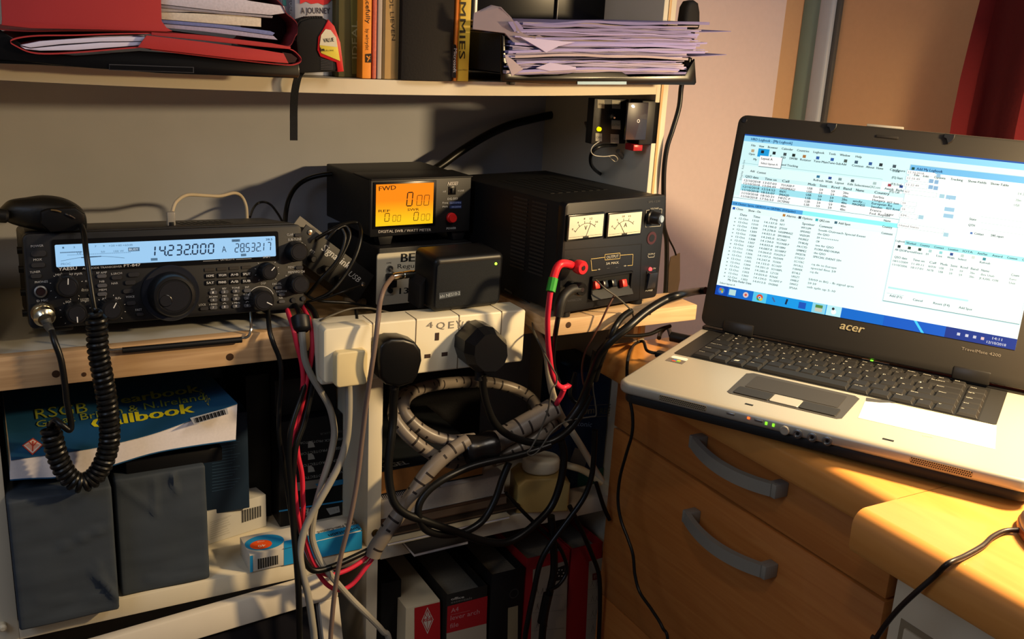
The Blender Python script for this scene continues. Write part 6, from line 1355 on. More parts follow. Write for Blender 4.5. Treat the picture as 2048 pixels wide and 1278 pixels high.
rw_ = [('12/10/2018', '13:07:03', 'YU1ASB P', 'USB', '59', '59', '20m', '', 'Serbia'), ('12/10/2018', '13:04:49', 'HA50MRASZ', 'USB', '59', '59', '20m', '', 'Hungary'), ('12/10/2018', '12:54:52', 'RN7C', 'USB', '59', '59', '20m', 'andy...', 'European Ru'), ('11/10/2018', '18:55:07', 'SM5AQD', 'LSB', '59', '59', '40m', 'MAGNESS', 'Sweden'), ('11/10/2018', '18:50:31', 'F4FZC P', 'LSB', '59', '59', '40m', '', 'France'), ('11/10/2018', '17:56:53', 'DC7SMAE', 'LSB', '59', '59', '40m', '', 'Fed. Republ')]
for j, r_ in enumerate(rw_):
    y = 226+j*15.6; c = '1C3440' if j in (2, 3) else '4A6068'
    for t_, x in zip(r_, (38, 128, 210, 330, 384, 436, 488, 536, 616)):
        if t_: stext(t_, x, y+3, 7.6*len(t_), 9.5, c, .7)
srect(0, 312, 740, 313.5, '6A8890', 0.8, 3); srect(0, 332, 330, 352, '58B0F0', 1.0, 3); srect(330, 332, 740, 352, '90F4FA', 1.1, 3); stext('DX Cluster: Spots, GB7RYO on GB7MBC (DXSpider)', 8, 347, 290, 9, '1C58A0', 0.7)
srect(0, 352, 740, 380, 'E6FCFC', 1.1, 3)
for t_, x, c in (('Close', 26, '2A6AD0'), ('Show - On', 84, None), ('Alarms -', 262, 'D09040'), ('Options', 334, '506070'), ('QRZ.com', 410, '3CC8D8'), ('Add Spot', 494, '4A7890')):
    if c: srect(x-18, 360, x-6, 372, c, 0.8, 4)
    stext(t_, x, 371, 6.4*len(t_), 9)
for t_, x, w in (('Date', 50, 32), ('Time', 112, 32), ('Freq', 192, 32), ('DX', 240, 16), ('Spotter', 338, 56), ('Comment', 414, 58)): stext(t_, x, 397, w, 10, '34505C', .8)
rr = random.Random(5)
dx = ['N1T', 'JY5HX', 'HA50MRASZ', 'SM100EHL', 'EC7AKF', 'YU1ASB P', 'HF100N', 'SO100PZ', 'F5AZM P', 'PA7DWM', 'YU1KN', 'EC1AFP', 'SO100PL', 'LZ12E', 'R7AAE', 'YL1AMT P', 'OH2BAB']
spt = ['WF1LIM', 'SM5WEI', 'VA2DOM', 'PA3REZ', 'TF4KAJ', 'PA1CYD', 'GM8MEZ', 'IW2ETR', 'ET5DET', 'EC1TRC', 'SV1ALL', 'F1BWEK', 'BT4LS', 'UR5ZT', 'EW8DZ', 'DM4TZ', 'SP5AA']
cm = ['South Outreach Special Event', 'the QSO', '59 ++++++++++', 'CW', 'tnx fer QSO', 'FLORA AND FAUNA', 'the QSO', 'SPECIAL EVENT 59+', '', 'cq dx to Europe', 'special fine 59', 'cq dx', '', '59/59 in BG - fb signal qrm', '59 59', 'usb split up 5-10', '']
for j in range(17):
    y = 416+j*18.2; c = '44606C' if j < 8 else '789098'
    stext('v' if j % 3 else 'x', 26, y, 8, 8, '2A4450', .7)
    for t_, x in (('12-Oct', 48), ('13%02d' % (10-j//2), 112), ('14.%03d.0' % rr.randint(7, 290), 168), (dx[j], 240), (spt[j], 336), (cm[j], 414)):
        if t_: stext(t_, x, y, 7.3*len(t_), 8.5, c, .8)
stext('My Data Radar Data', 50, 722, 112, 9, '40586A', .7); stext('Select layout A', 14, 743, 74, 8, '60787C', .8)
# vertical tabs
for t_, y in (('Radio Pane', 170), ('Display', 224)): S.text(t_, (sx(24), -0.00125, sz_(y)), (sx(24), -0.00125, sz_(y-44)), 0.0022, glow('2A4450', .6))
# add logbook window
wx = 742
srect(wx-2, 60, 1276, 690, 'B8DCE4', 1.0, 5); srect(wx, 62, 1274, 688, 'E9FFFE', 1.15, 6); srect(wx, 62, 1274, 90, '74C2F6', 1.0, 7); srect(wx+6, 72, wx+18, 84, '1C5A50', .7, 8); stext('Add My Logbook', wx+26, 83, 104, 11, '16529A', .7, 8)
for t_, x, w in (('File', 764, 20), ('Edit', 800, 22), ('Options', 844, 44), ('Tracking', 908, 48), ('Show-Fields', 976, 70), ('Show-Table', 1062, 68)): stext(t_, x, 110, w, 9, lv=8)
def wtx(t_, px, py, px2, h=9, c='3C5560'):
    a = spx(px, py); b = spx(px2, py); stext(t_, a[0], a[1]+4, max(b[0]-a[0], 6), h, c, .8, 8)
for t_, px, py, px2 in (('Date', 1786, 342, 1799), ('(F2) Start', 1784, 355, 1806), ('(F3) End', 1782, 368, 1803), ('(F5) Call', 1779, 383, 1799), ('RST Sent', 1775, 405, 1799), ('RST Rcvd', 1773, 417, 1799), ('Locator', 1770, 428, 1788), ('Name', 1768, 441, 1782), ('Country', 1765, 453, 1785), ('Comment', 1763, 466, 1786)): wtx(t_, px, py, px2)
def wbox(x0_, y0_, x1_, y1_, c='FFFFFF', e=1.2):
    a = spx(x0_, y0_); b = spx(x1_, y1_); srect(a[0]-1, a[1]-1, a[0]+(b[0]-a[0])+1, a[1]+19, '9CC4CC', .9, 7); srect(a[0], a[1], b[0], a[1]+18, c, e, 8); return a
for x0_, y0_, x1_, tx in ((1815, 340, 1872, '12.10.2018'), (1813, 352, 1858, '12 10 49'), (1811, 365, 1856, '13 22 49'), (1808, 379, 1875, 'N1T'), (1803, 402, 1834, '59'), (1802, 414, 1830, '59'), (1800, 426, 1836, 'EM....'), (1796, 446, 1890, 'United States')):
    a = wbox(x0_, y0_, x1_, y0_); stext(tx, a[0]+6, a[1]+13, 6.2*len(tx), 8, '8098A0', .9, 9)
for x0_, y0_, x1_, c in ((1874, 347, 1882, '9CC8E8'), (1859, 358, 1868, '8CB8E0'), (1870, 360, 1878, '8CB8E0'), (1858, 370, 1867, '8CB8E0'), (1868, 372, 1877, '8CB8E0'), (1880, 388, 1890, 'A8D4E8'), (1893, 390, 1913, '9CCCEC'), (1890, 414, 1910, '9CCCEC'), (1888, 427, 1908, '9CCCEC'), (1838, 430, 1848, 'A8D4E8'), (1888, 465, 1898, 'A8D4E8')):
    a = spx(x0_, y0_); b = spx(x1_, y0_); srect(a[0], a[1], b[0], a[1]+17, c, 1.0, 9)
for tx, px, py, px2 in (('QRZ', 1896, 396, 1908), ('59', 1895, 419, 1902), ('59', 1894, 432, 1901), ('State', 1939, 438, 1953), ('QTH', 1937, 450, 1950), ('Contact', 1949, 467, 1968), ('SWL report', 1982, 471, 2008)): wtx(tx, px, py, px2)
a = spx(1941, 464); srect(a[0], a[1], a[0]+9, a[1]+9, '5A80C8', .9, 9)
for y0_ in (433, 445, 458): a = spx(1962, y0_); srect(a[0], a[1], 1262, a[1]+1.2, 'B4D4D8', .9, 8)
tb = spx(1785, 483)[1]; srect(wx+40, tb-14, 1262, tb+6, '9CE4F0', 1.05, 8)
for i, tx in enumerate(('Worked', 'Country', 'Contact', 'Location', 'IOTA', 'Ant/Sat', 'Award', 'Contest', 'Custom')): stext(tx, wx+46+i*56, tb+1, 38, 8, '2C6478', .8, 9)
stext('Logbook', wx+2, tb-2, 38, 8, '6C8890', .9, 9)
for i, (tx, c) in enumerate((('All QSOs', '24343C'), ('Partial', '405A50'), ('Exact', '405A50'), ('DT', 'B8E4EC'), ('List', '98E8F4'), ('Width', '3A5AA8'), ('Select', 'C8E4E8'), ('', 'D8ECEE'), ('Refresh', '3C9AB0'))):
    x = wx+6+i*42; srect(x+8, tb+12, x+20, tb+24, c, .8, 8)
    if tx: stext(tx, x, tb+38, 5.6*len(tx), 8, '5C7C88', .85, 9)
hy = tb+72
for tx, x, w in (('QSO date', 0, 52), ('Time on', 76, 46), ('Call', 142, 26), ('Mode', 186, 28), ('Sent', 226, 26), ('Rcvd', 264, 28), ('Band', 304, 28), ('Name', 344, 30), ('Count', 456, 30)): stext(tx, wx+10+x, hy, w, 9, '6C8890', .9, 8)
for j, r_ in enumerate((('18/11/2009', '11:49:11', 'AH7CN', 'USB', '59', '59', '20m', '-Bev Utah', 'Euro'), ('11/10/2006', '18:17:01', 'N1TB', 'USB', '59', '59', '20m', 'JE KARL 1598', 'Unit'))):
    for tx, x in zip(r_, (0, 76, 142, 186, 228, 266, 306, 344, 456)): stext(tx, wx+8+x, hy+18+j*17, 6.0*len(tx), 8, '8CA4A8', .95, 8)
srect(wx+10, 620, wx+330, 628, 'B8F0F4', 1.05, 8)
for tx, x in (('Add (F1)', 22), ('Cancel', 118), ('Reset (F4)', 200), ('Add Spot', 300)): stext(tx, wx+x, 664, 6.4*len(tx), 9, '6C8C94', .9, 8)
srect(wx+8, 650, wx+80, 651, '98C0C8', .9, 8); srect(wx, 686, 1276, 688, '6CA0A0', .8, 9)
a = spx(1990, 352)
for tx, x, y in (('14.232.000', 1150, 128), ('20m', 1146, 156), ('USB', 1144, 178)): stext(tx, x+20, y+12, 6.5*len(tx), 9, 'A0B8BC', .95, 8)
for y in (158, 180): srect(1240, y+2, 1250, y+12, '7CA8E0', .9, 8)
# task bar icons and clock
def disc(cx_, cy_, r_, c, e=.9, lv=4): S.disc((sx(cx_), -0.0008-0.00006*lv, sz_(cy_)), (SX1-SX0)*r_/1280, glow(c, e), 20)
disc(28, 776, 17, '2C6CD0'); disc(24, 771, 6, 'C85A3A', .9, 5); disc(33, 772, 6, '6AB04A', .9, 5); disc(25, 782, 5, '4A90E0', .9, 5); disc(33, 782, 5, 'D8B840', .9, 5)
srect(66, 762, 98, 790, 'BFE8E8', 1.0, 4); disc(146, 776, 13, 'D8C8C8'); disc(146, 776, 6, 'D85A4A', .9, 5)
srect(180, 752, 244, 800, '58D0F8', 1.0, 3); disc(212, 776, 15, 'D84A3A'); disc(207, 783, 8, '3C9A4A', .9, 5); disc(218, 783, 8, 'E0C030', .9, 5); disc(212, 777, 6.5, 'F0F4F8', 1, 6); disc(212, 777, 4.5, '2C6AD0', .9, 7)
S.line((sx(270), -0.0011, sz_(764)), (sx(284), -0.0011, sz_(784)), 0.0016, glow('4A6AA0', .8)); S.line((sx(338), -0.0011, sz_(760)), (sx(334), -0.0011, sz_(786)), 0.0022, glow('1C3050', .6))
srect(392, 762, 424, 792, '1C5ACC', .9, 4); srect(452, 752, 512, 800, '8CDCF8', 1.0, 3); srect(466, 760, 498, 792, 'D0D8C8', .9, 4); srect(466, 760, 498, 774, '5A9A50', .8, 5); srect(516, 752, 580, 800, 'B8F0FC', 1.05, 3); disc(548, 780, 11, 'F4F4F0', 1.0, 4); disc(544, 766, 6, '30343C', .6, 5)
for x, c in ((1056, 'D0D8F0'), (1088, 'D0D8F0'), (1118, 'C8D0E8'), (1148, 'E0C8D0')): srect(x, 770, x+12, 782, c, .9, 4)
stext('14:11', 1190, 772, 36, 10, 'D8E4FF', .9, 4); stext('12/10/2018', 1172, 792, 72, 10, 'D8E4FF', .9, 4)
S.build('screen_contents', lcd)
# bezel details
m = MB(G); A = gq(1679, 660); B = gq(1727, 664)
m.text('acer', (0.1655, -0.0010, 0.0245), (0.1925, -0.0010, 0.0245), 0.0095, mat('logo_gold_chrome', 'C8B078', 0.3, .6, var=0), bold=0.025, shear=0.2, res=3); m.build('logo_lettering', lp)
m = MB(G); m.text('TravelMate 4200', (0.2950, -0.0008, 0.0270), (0.3340, -0.0008, 0.0270), 0.0032, flat('6A645C')); m.build('bezel_lettering', lp)
for x in (0.113, 0.2395):
    m = MB(G); m.prism([(x-0.006, LH-0.001), (x+0.005, LH-0.001), (x+0.005, LH-0.005), (x+0.003, LH-0.009), (x-0.0005, LH-0.0115), (x-0.003, LH-0.006), (x-0.006, LH-0.005)], -0.0035, 0.0, M_blk, bev=0.0005, seg=1); m.build('latch_hook', lp)
m = MB(G); m.bx(0.163, 0.187, -0.0016, -0.0004, LH-0.0115, LH-0.0085, M_bez, 0.0010); m.build('lid_buffer', lp)
m = MB(G); m.bx(0.150, 0.190, 0.0005, 0.0040, LH, LH+0.0030, M_sil, 0.0008); m.build('lid_release', lp)
m = MB(G); m.lathe([(0.0032, 0), (0.0028, 0.0006)], (0.0085, -0.0004, LH-0.0065), (0, -1, 0), M_blk, 18); m.build('rubber_stop', lp)
c = gq(1985, 350)
# ================================================================ mouse at the edge of the picture
q = at(2052, 1092, z=DZ); F = frame((q.x+0.0245, q.y-0.016, DZ+0.0004), 60)
t = thing('mouse', 'grey silver computer mouse at the right edge of the worktop, only its rim in view', 'mouse', F)
bm = bmesh.new(); bmesh.ops.create_uvsphere(bm, u_segments=32, v_segments=20, radius=1)
for v in bm.verts: v.co = Vector((v.co.x*0.052, v.co.y*0.029, max(v.co.z, -0.02)*0.030+(0.001)))
m = MB(F); m.frombm(bm, mat('mouse_silver', 'A8A090', 0.3, 0.4, var=0.03)); m.build('shell', t)
m = MB(F); m.prism([(0.051*math.cos(2*math.pi*i/40), 0.0295*math.sin(2*math.pi*i/40)) for i in range(40)], 0.0, 0.008, mat('mouse_side', '8A4A2A', 0.3, var=0.05), axis='z', bev=0.002); m.build('side_band', t)
# ================================================================ cables
def drop(pts):
    """lead a hanging cable on down to the floor"""
    q = pts[-1]; d = (pts[-1]-pts[-2]).normalized()
    return pts+[Vector((q.x+d.x*0.03, q.y-0.01, q.z-0.12)), Vector((q.x+d.x*0.04, q.y-0.03, -0.72)), Vector((q.x+d.x*0.04, q.y-0.07, FLOOR+0.006)), Vector((q.x+d.x*0.05, q.y-0.16, FLOOR+0.005))]
def cable(name, L, r, mt, label, y=-0.03, cat='cable', n=10, k=7, group=None, build=True):
    """L: sightings (px, py[, depth y]) or world vectors"""
    pts = []
    for q in L:
        if isinstance(q, Vector): pts.append(q)
        else: pts.append(at(q[0], q[1], y=(q[2] if len(q) > 2 else y)))
    if not isinstance(L[-1], Vector) and L[-1][1] >= 1285: pts = drop(pts)
    pts = smooth(pts, k)
    m = MB(); m.tube(pts, r, mt, n)
    if not build: return m, pts
    return m.build(name, None, label, cat, group, ang=60)
def dk(px, py, z=None): return at(px, py, z=z)
# behind the shelf top
cable('telephone_cable', [(343, 438, .075), (346, 418, .09), (354, 402, .10), (375, 390, .12), (410, 391, .14), (440, 392, .15), (468, 386, .16), (483, 393, .17), (492, 412, .17), (494, 440, .17)], 0.0019, M_whitecable, 'pale telephone cord arching over the back of the radio transceiver')
pgF = frame(at(342, 443, y=0.068)); m = MB(pgF); m.bx(-0.004, 0.004, -0.003, 0.004, -0.004, 0.010, mat('clear_plug', '8A857C', 0.3, var=0.1), 0.001); m.bx(-0.0025, 0.0025, -0.0035, 0.002, -0.006, 0.0, M_blk, 0.0005); m.build('telephone_plug', None, 'clear plastic telephone plug standing on top of the radio transceiver', 'plug')
cable('cable', [(500, 434, .17), (506, 418, .19), (515, 407, .2), (528, 404, .2), (542, 410, .2), (556, 428, .19), (566, 446, .18)], 0.0014, M_cable, 'thin black cable arching low behind the right end of the radio')
cable('cable', [(570, 452, .18), (572, 425, .2), (578, 398, .21), (592, 374, .22), (615, 358, .22), (650, 349, .21), (690, 347, .2)], 0.0030, M_cable, 'black cable rising from behind the radio to the back of the watt meter')
coax = at(1128, 229, y=0.238)
cable('coaxial_cable', [(860, 345, .20), (886, 328, .205), (925, 300, .21), (975, 270, .22), (1020, 250, .228), (1070, 237, .234), (1110, 229, .236), coax, coax+Vector((0.006, 0.012, 0.0))], 0.0055, M_cable, 'thick black coaxial cable running up into a hole in the bookcase back', n=14)
m = MB(); m.lathe([(0.0078, 0), (0.0078, 0.002), (0.0056, 0.003)], coax+Vector((0.004, 0.0135, 0.001)), (0, -1, 0), M_blk, 24); m.build('grommet', None, 'black grommet around the coaxial cable in the back panel', 'grommet')
cable('cable', [(1128, 222, .235), (1145, 218, .23), (1160, 226, .2), (1172, 245, .15), (1180, 268, .09), (1186, 282, .06)], 0.0026, M_browncable, 'grey brown cable curving down from the back panel hole to the switch box')
cable('cable', [(1232, 290, .05), (1205, 292, .03), (1188, 300, .03), (1181, 315, .04), (1184, 332, .07), (1198, 346, .10), (1225, 360, .12), (1252, 374, .14), (1262, 392, .15)], 0.0022, M_cable, 'black cable looping under the switch box down to the bench power supply')
cable('cable', [(1236, 302, .05), (1248, 318, .06), (1258, 338, .08), (1265, 358, .10), (1268, 372, .11), (1267, 390, .12)], 0.0030, M_greycable, 'grey cable dropping from the switch box behind the bench power supply')
cable('wire', [(1200, 282, .03), (1186, 292, .028), (1182, 303, .028), (1190, 311, .03), (1210, 313, .03), (1228, 311, .03), (1235, 318, .035), (1230, 323, .04), (1218, 313, .04)], 0.0006, mat('thin_white_wire', 'A8A498', .5), 'thin white wires straggling under the switch box', n=6)
cable('cable', [(1384, 56, -.0), (1382, 90, .01), (1372, 130, .015), (1363, 172, .0), (1358, 215, -.004), (1345, 260, -.006), (1334, 295, -.006), (1328, 340, -.006), (1327, 400, -.006), (1327, 450, -.004), (1333, 480, .0), (1333, 540, .0), (1330, 600, -.002), (1329, 612, -.004)], 0.0031, M_cable, 'black cable running down the outer edge of the bookcase from the handset')
cable('wire', [(1330, 455, -.004), (1338, 478, .0), (1347, 496, .004), (1352, 510, .006)], 0.0012, M_cable, 'short black wire splaying off the bookcase edge beside the power supply', n=8)
m = MB(); vs = [at(x, y_, y=0.2600) for x, y_ in [(1342, 514), (1360, 506), (1360, 560), (1354, 592), (1334, 588), (1334, 560)]]; vs2 = [v+Vector((0, .0012, 0)) for v in vs]; nn = len(vs); m.add(vs+vs2, [tuple(range(nn)), tuple(range(2*nn-1, nn-1, -1))]+[(i, (i+1) % nn, nn+(i+1) % nn, nn+i) for i in range(nn)], mat('yellowed_tape', 'A8906A', .5, var=.1, scale=60)); m.build('tape_strip', None, 'yellowed strip of tape on the wall beside the power supply', 'tape')
# loops right of the radio
for i, L in enumerate(([(632, 478, .07), (660, 462, .07), (690, 448, .08), (715, 446, .09), (722, 470, .07), (712, 510, .06), (690, 550, .055), (660, 585, .05), (630, 600, .05)],
                       [(640, 560, .05), (668, 535, .05), (690, 500, .055), (700, 470, .06), (690, 452, .065), (670, 462, .06), (655, 478, .06)],
                       [(615, 590, .055), (640, 560, .045), (675, 520, .045), (690, 478, .05), (684, 458, .055)],
                       [(612, 604, .05), (650, 596, .045), (690, 582, .045), (720, 572, .06)],
                       [(600, 560, .07), (612, 588, .06), (640, 602, .05), (700, 606, .05), (745, 616, .06)])):
    cable('cable', L, (0.0022, 0.0018, 0.0020, 0.0012, 0.0018)[i], M_cable, ['outermost black cable loop between the radio and the watt meter', 'small inner black cable loop in front of the interface box', 'black cable crossing the interface box lettering', 'glossy thin black lead lying below the interface box', 'black lead running along the shelf below the interface box'][i], group=None)
# thin twin lead over the socket strip
cable('twin_lead', [(640, 641, -.02), (665, 630, -.01), (700, 618, .0), (735, 616, .0), (765, 622, .01), (800, 630, .02)], 0.0011, mat('black_white_lead', '4A463E', .4), 'thin two coloured lead arching just above the left of the socket strip', n=8)
cable('wire', [(712, 617, .01), (713, 628, .0), (714, 640, -.02)], 0.0020, M_cable, 'short black lead standing behind the left part of the socket strip', n=8)
cable('twin_lead', [(1010, 578, .02), (1030, 590, .02), (1055, 604, .01), (1065, 618, -.0), (1065, 650, -.03), (1072, 672, -.06), (1088, 705, -.07), (1104, 735, -.07), (1113, 752, -.07), (1112, 768, -.07), (1103, 780, -.07), (1096, 820, -.065), (1080, 862, -.06), (1062, 896, -.06), (1054, 905, -.06), (1062, 911, -.06), (1078, 900, -.06), (1105, 862, -.06), (1135, 842, -.055), (1180, 834, -.05), (1192, 830, -.05), (1190, 805, -.05), (1186, 780, -.05), (1185, 755, -.05)], 0.0010, mat('black_white_lead', '4A463E', .4), 'thin two coloured lead wandering from the speaker down over the spiral hose', n=8)
# power supply leads
tb = Vector(POSTR)
cable('power_lead', [tb+Vector((-0.0065, -0.002, 0.001)), (1140, 529, RPY-.016), (1124, 527, RPY-.024), (1114, 536, RPY-.026), (1107, 556, RPY-.028), (1103, 575, RPY-.03)], 0.0045, mat('red_tape', 'C8202C', .35, var=.05), 'red taped elbow of lead on the upper binding post', n=12)
m, pts = cable('', [(1107, 556, RPY-.028), (1104, 570, RPY-.03), (1101, 583, RPY-.032)], 0.0052, mat('green_tape', '2E8A2C', .5), '', build=False); m.build('tape_band', None, 'green tape band on the red power lead', 'tape')
cable('power_lead', [(1101, 583, RPY-.032), (1098, 605, RPY-.03), (1095, 640, RPY-.024), (1096, 680, RPY-.014), (1099, 710, -.07), (1103, 740, -.062), (1112, 765, -.055), (1124, 775, -.05), (1136, 772, -.05), (1139, 768, -.05)], 0.0032, M_redcable, 'red power lead dropping from the bench power supply in front of the pine plank', n=12)
cable('power_lead', [(1128, 778, -.05), (1122, 792, -.045), (1114, 806, -.04), (1106, 826, -.02)], 0.0032, M_redcable, 'short red lead entering the open end of the spiral hose', n=12)
tb = Vector(POSTB)
cable('power_lead', [tb+Vector((0, -.008, 0)), (1142, 580, RPY-.02), (1128, 592, RPY-.024), (1120, 610, RPY-.026), (1116, 632, RPY-.026)], 0.0056, mat('black_heatshrink', '1B1A19', .5, var=.1), 'black sleeved elbow of lead on the lower binding post', n=12)
cable('power_lead', [(1117, 630, RPY-.026), (1112, 660, RPY-.022), (1108, 690, -.07), (1106, 720, -.06), (1110, 745, -.05), (1118, 765, -.045)], 0.0028, M_cable, 'black power lead beside the red one below the jutting plank', n=10)
F_ = FR[psu]; w0_ = F_ @ loc(F_, 1192, 560, y=-0.007)
cable('wire', [w0_, (1210, 577, RPY-.012), (1235, 595, RPY-.014), (1260, 618, RPY-.012), (1266, 630, RPY-.01), (1267, 645, -.07)], 0.0010, mat('black_white_lead', '4A463E', .4), 'thin lead from the spring terminals across the jutting plank', n=8)
cable('wire', [(1228, 592, RPY-.010), (1215, 616, RPY-.012), (1200, 648, RPY-.010), (1188, 670, -.07), (1170, 705, -.06), (1164, 740, -.05), (1168, 770, -.05), (1178, 790, -.05)], 0.0012, mat('brown_wire', '4A2C20', .4), 'thin brown wire slanting down from the spring terminals', n=8)
# thick cables at the right
cable('power_cable', [dk(1412, 581, z=-0.01), dk(1392, 583, z=-0.012), (1365, 588, -.075), (1330, 600, -.08), (1290, 625, -.085), (1255, 655, -.09), (1222, 682, -.085), (1200, 706, -.075), (1188, 735, -.065), (1176, 770, -.055), (1160, 810, -.05), (1135, 845, -.05)], 0.0050, M_cable, 'thick black cable sweeping from behind the laptop down past the desk corner', n=14)
cable('cable', [(1262, 622, -.072), (1244, 635, -.078), (1228, 658, -.085), (1214, 690, -.08), (1200, 725, -.07), (1190, 760, -.06)], 0.0038, M_cable, 'black cable bending down from the plank beside the thick cable', n=12)
cable('cable', [(1340, 652, -.03), (1322, 658, -.035), (1300, 668, -.04), (1272, 672, -.045), (1240, 672, -.05), (1215, 678, -.06)], 0.0026, M_cable, 'black lead running from the power plug along the rear edge of the desk', n=10)
# grey cable with ferrite, from the radio
m, pts = cable('', [(590, 610, .02), (597, 622, .01), (600, 636, .0)], 0.003, M_cable, '', build=False); fb = thing('data_cable', 'grey data cable with a black ferrite bead, hanging from the radio past the shelf edge', 'cable', frame(at(604, 660, y=-0.012)))
m.build('lead', fb)
m = MB(); a = at(600, 630, y=-0.006); b = at(604, 664, y=-0.016); m.lathe([(0.006, 0), (0.0095, 0.002), (0.0095, (b-a).length-.004), (0.0085, (b-a).length-.002), (0.0060, (b-a).length)], a, b-a, M_blk, 24); m.build('ferrite_bead', fb)
m, pts = cable('', [(604, 664, -.018), (606, 690, -.022), (610, 720, -.024), (622, 750, -.026), (640, 780, -.028), (658, 812, -.03), (667, 846, -.03), (668, 875, -.032), (660, 915, -.034), (646, 960, -.036), (632, 1010, -.038), (625, 1050, -.04), (625, 1080, -.042), (640, 1120, -.046), (665, 1155, -.05), (700, 1195, -.05), (735, 1230, -.05), (765, 1262, -.05), (780, 1290, -.05)], 0.0036, M_greycable, '', build=False); m.build('sheath', fb)
cable('mains_cable', [(697, 770, -.045), (698, 800, -.045), (697, 840, -.045), (693, 880, -.045), (680, 925, -.046), (660, 965, -.048), (640, 1000, -.05), (620, 1035, -.05), (606, 1070, -.052), (600, 1110, -.055), (606, 1150, -.056), (616, 1190, -.056), (624, 1240, -.056), (630, 1300, -.056)], 0.0039, M_greycable, 'grey mains cable dropping from the square adapter in the socket strip', n=12)
cable('audio_cable', [JACK, (780, 560, JACK.y-.012), (768, 578, -.045), (760, 605, -.058), (756, 640, -.075), (750, 690, -.08), (744, 730, -.08), (738, 770, -.075), (731, 820, -.068), (724, 880, -.062), (716, 950, -.06), (706, 1010, -.06), (695, 1060, -.06), (680, 1120, -.06), (670, 1180, -.06), (664, 1240, -.06), (661, 1300, -.06)], 0.0026, M_browncable, 'brown grey audio cable from the speaker jack hanging in front of the socket strip', n=10)
# red and black bundle below the radio
RB = 'red leads hanging below the radio'
cable('power_lead', [(573, 612, .03), (578, 630, .01), (586, 655, -.012), (594, 690, -.018), (602, 720, -.02), (606, 750, -.022), (605, 780, -.022), (598, 815, -.024), (590, 850, -.026), (585, 890, -.028), (586, 930, -.03), (590, 980, -.03), (596, 1030, -.032), (604, 1070, -.034), (615, 1105, -.036), (632, 1140, -.04), (655, 1170, -.042), (680, 1180, -.042), (705, 1168, -.042), (728, 1140, -.042), (748, 1112, -.04)], 0.0026, M_redcable, 'left red lead under the radio, the one that loops lowest before the spiral hose', n=10, group=RB)
cable('power_lead', [(604, 612, .03), (614, 630, .01), (622, 650, -.01), (625, 680, -.016), (622, 720, -.02), (614, 760, -.022), (606, 800, -.024), (598, 835, -.026), (593, 870, -.026), (596, 910, -.03), (604, 950, -.03), (606, 1000, -.032), (608, 1050, -.034), (614, 1090, -.04), (630, 1130, -.044), (655, 1150, -.046), (690, 1142, -.046), (720, 1125, -.044), (742, 1106, -.04)], 0.0026, M_redcable, 'right red lead under the radio, curving in above the lowest red loop', n=10, group=RB)
cable('cable', [(536, 620, .02), (537, 640, .0), (540, 665, -.012), (548, 690, -.018), (558, 715, -.02), (562, 740, -.022), (561, 775, -.022), (558, 820, -.022), (558, 870, -.024), (566, 920, -.026), (574, 975, -.028), (582, 1030, -.034), (590, 1090, -.05), (597, 1150, -.055), (600, 1220, -.056), (602, 1300, -.056)], 0.0025, M_cable, 'leftmost black cable from under the radio, hanging straight to the bottom', n=10)
cable('cable', [(614, 610, .03), (628, 625, .01), (634, 650, -.01), (635, 700, -.018), (628, 745, -.02), (620, 790, -.022), (606, 850, -.03), (592, 890, -.036), (586, 940, -.04), (584, 1000, -.042), (590, 1060, -.046), (604, 1110, -.05), (625, 1140, -.052), (660, 1135, -.05), (700, 1118, -.046), (742, 1098, -.04)], 0.0034, M_cable, 'black cable beside the red leads that swings right into the spiral hose', n=12)
cable('cable', [(626, 690, -.012), (618, 720, -.016), (612, 760, -.02), (600, 800, -.03), (588, 835, -.036), (580, 870, -.04), (578, 920, -.042), (582, 980, -.044), (586, 1050, -.048), (592, 1120, -.056), (596, 1180, -.06), (598, 1240, -.06), (600, 1300, -.06)], 0.0030, M_cable, 'black cable left of the red leads, falling to the picture frame', n=10)
# spiral wrapped hoses
M_hose = mat('spiral_wrap_grey', '6E655C', 0.35, var=0.06); M_slit = flat('1C1412')
def hose(L, r, label, y=-0.02, step=3, phase=0):
    pts = [at(q[0], q[1], y=(q[2] if len(q) > 2 else y)) for q in L]; pts = smooth(pts, 16)
    Ls = [0]
    for i in range(1, len(pts)): Ls.append(Ls[-1]+(pts[i]-pts[i-1]).length)
    tot = Ls[-1]; out = []; flags = []; s_ = 0; j = 0; pitch = 0.0125; sl = 0.0026; k = 0
    ss_ = []
    while s_ < tot:
        ss_ += [(s_, 0)]; 
        for e in (0.25, 0.5, 0.75, 1.0): ss_.append((min(s_+(pitch-sl)*e, tot), 1 if e == 1.0 else 0))
        s_ += pitch
    for s_, fl_ in ss_:
        while j < len(Ls)-2 and Ls[j+1] < s_: j += 1
        f = (s_-Ls[j])/max(Ls[j+1]-Ls[j], 1e-9); out.append(pts[j].lerp(pts[j+1], min(f, 1))); flags.append(fl_)
    n = 20
    def isslit(i, k): return flags[i] == 1 and ((k+i*3+phase) % n) < 14 and ((k+i*3+phase) % 10) > 1
    m = MB(); m.tube(out, r, M_hose, n, alt=(M_slit, isslit)); return m.build('spiral_hose', None, label, 'cable hose', 'spiral wrap hoses in the lower right compartment', ang=60)
hose([(745, 1112, -.045), (752, 1095, -.045), (772, 1065, -.047), (800, 1025, -.048), (828, 985, -.048), (852, 950, -.048), (875, 925, -.048), (905, 900, -.046), (935, 882, -.044)], 0.0088, 'diagonal spiral wrapped hose crossing the divider down to the left')
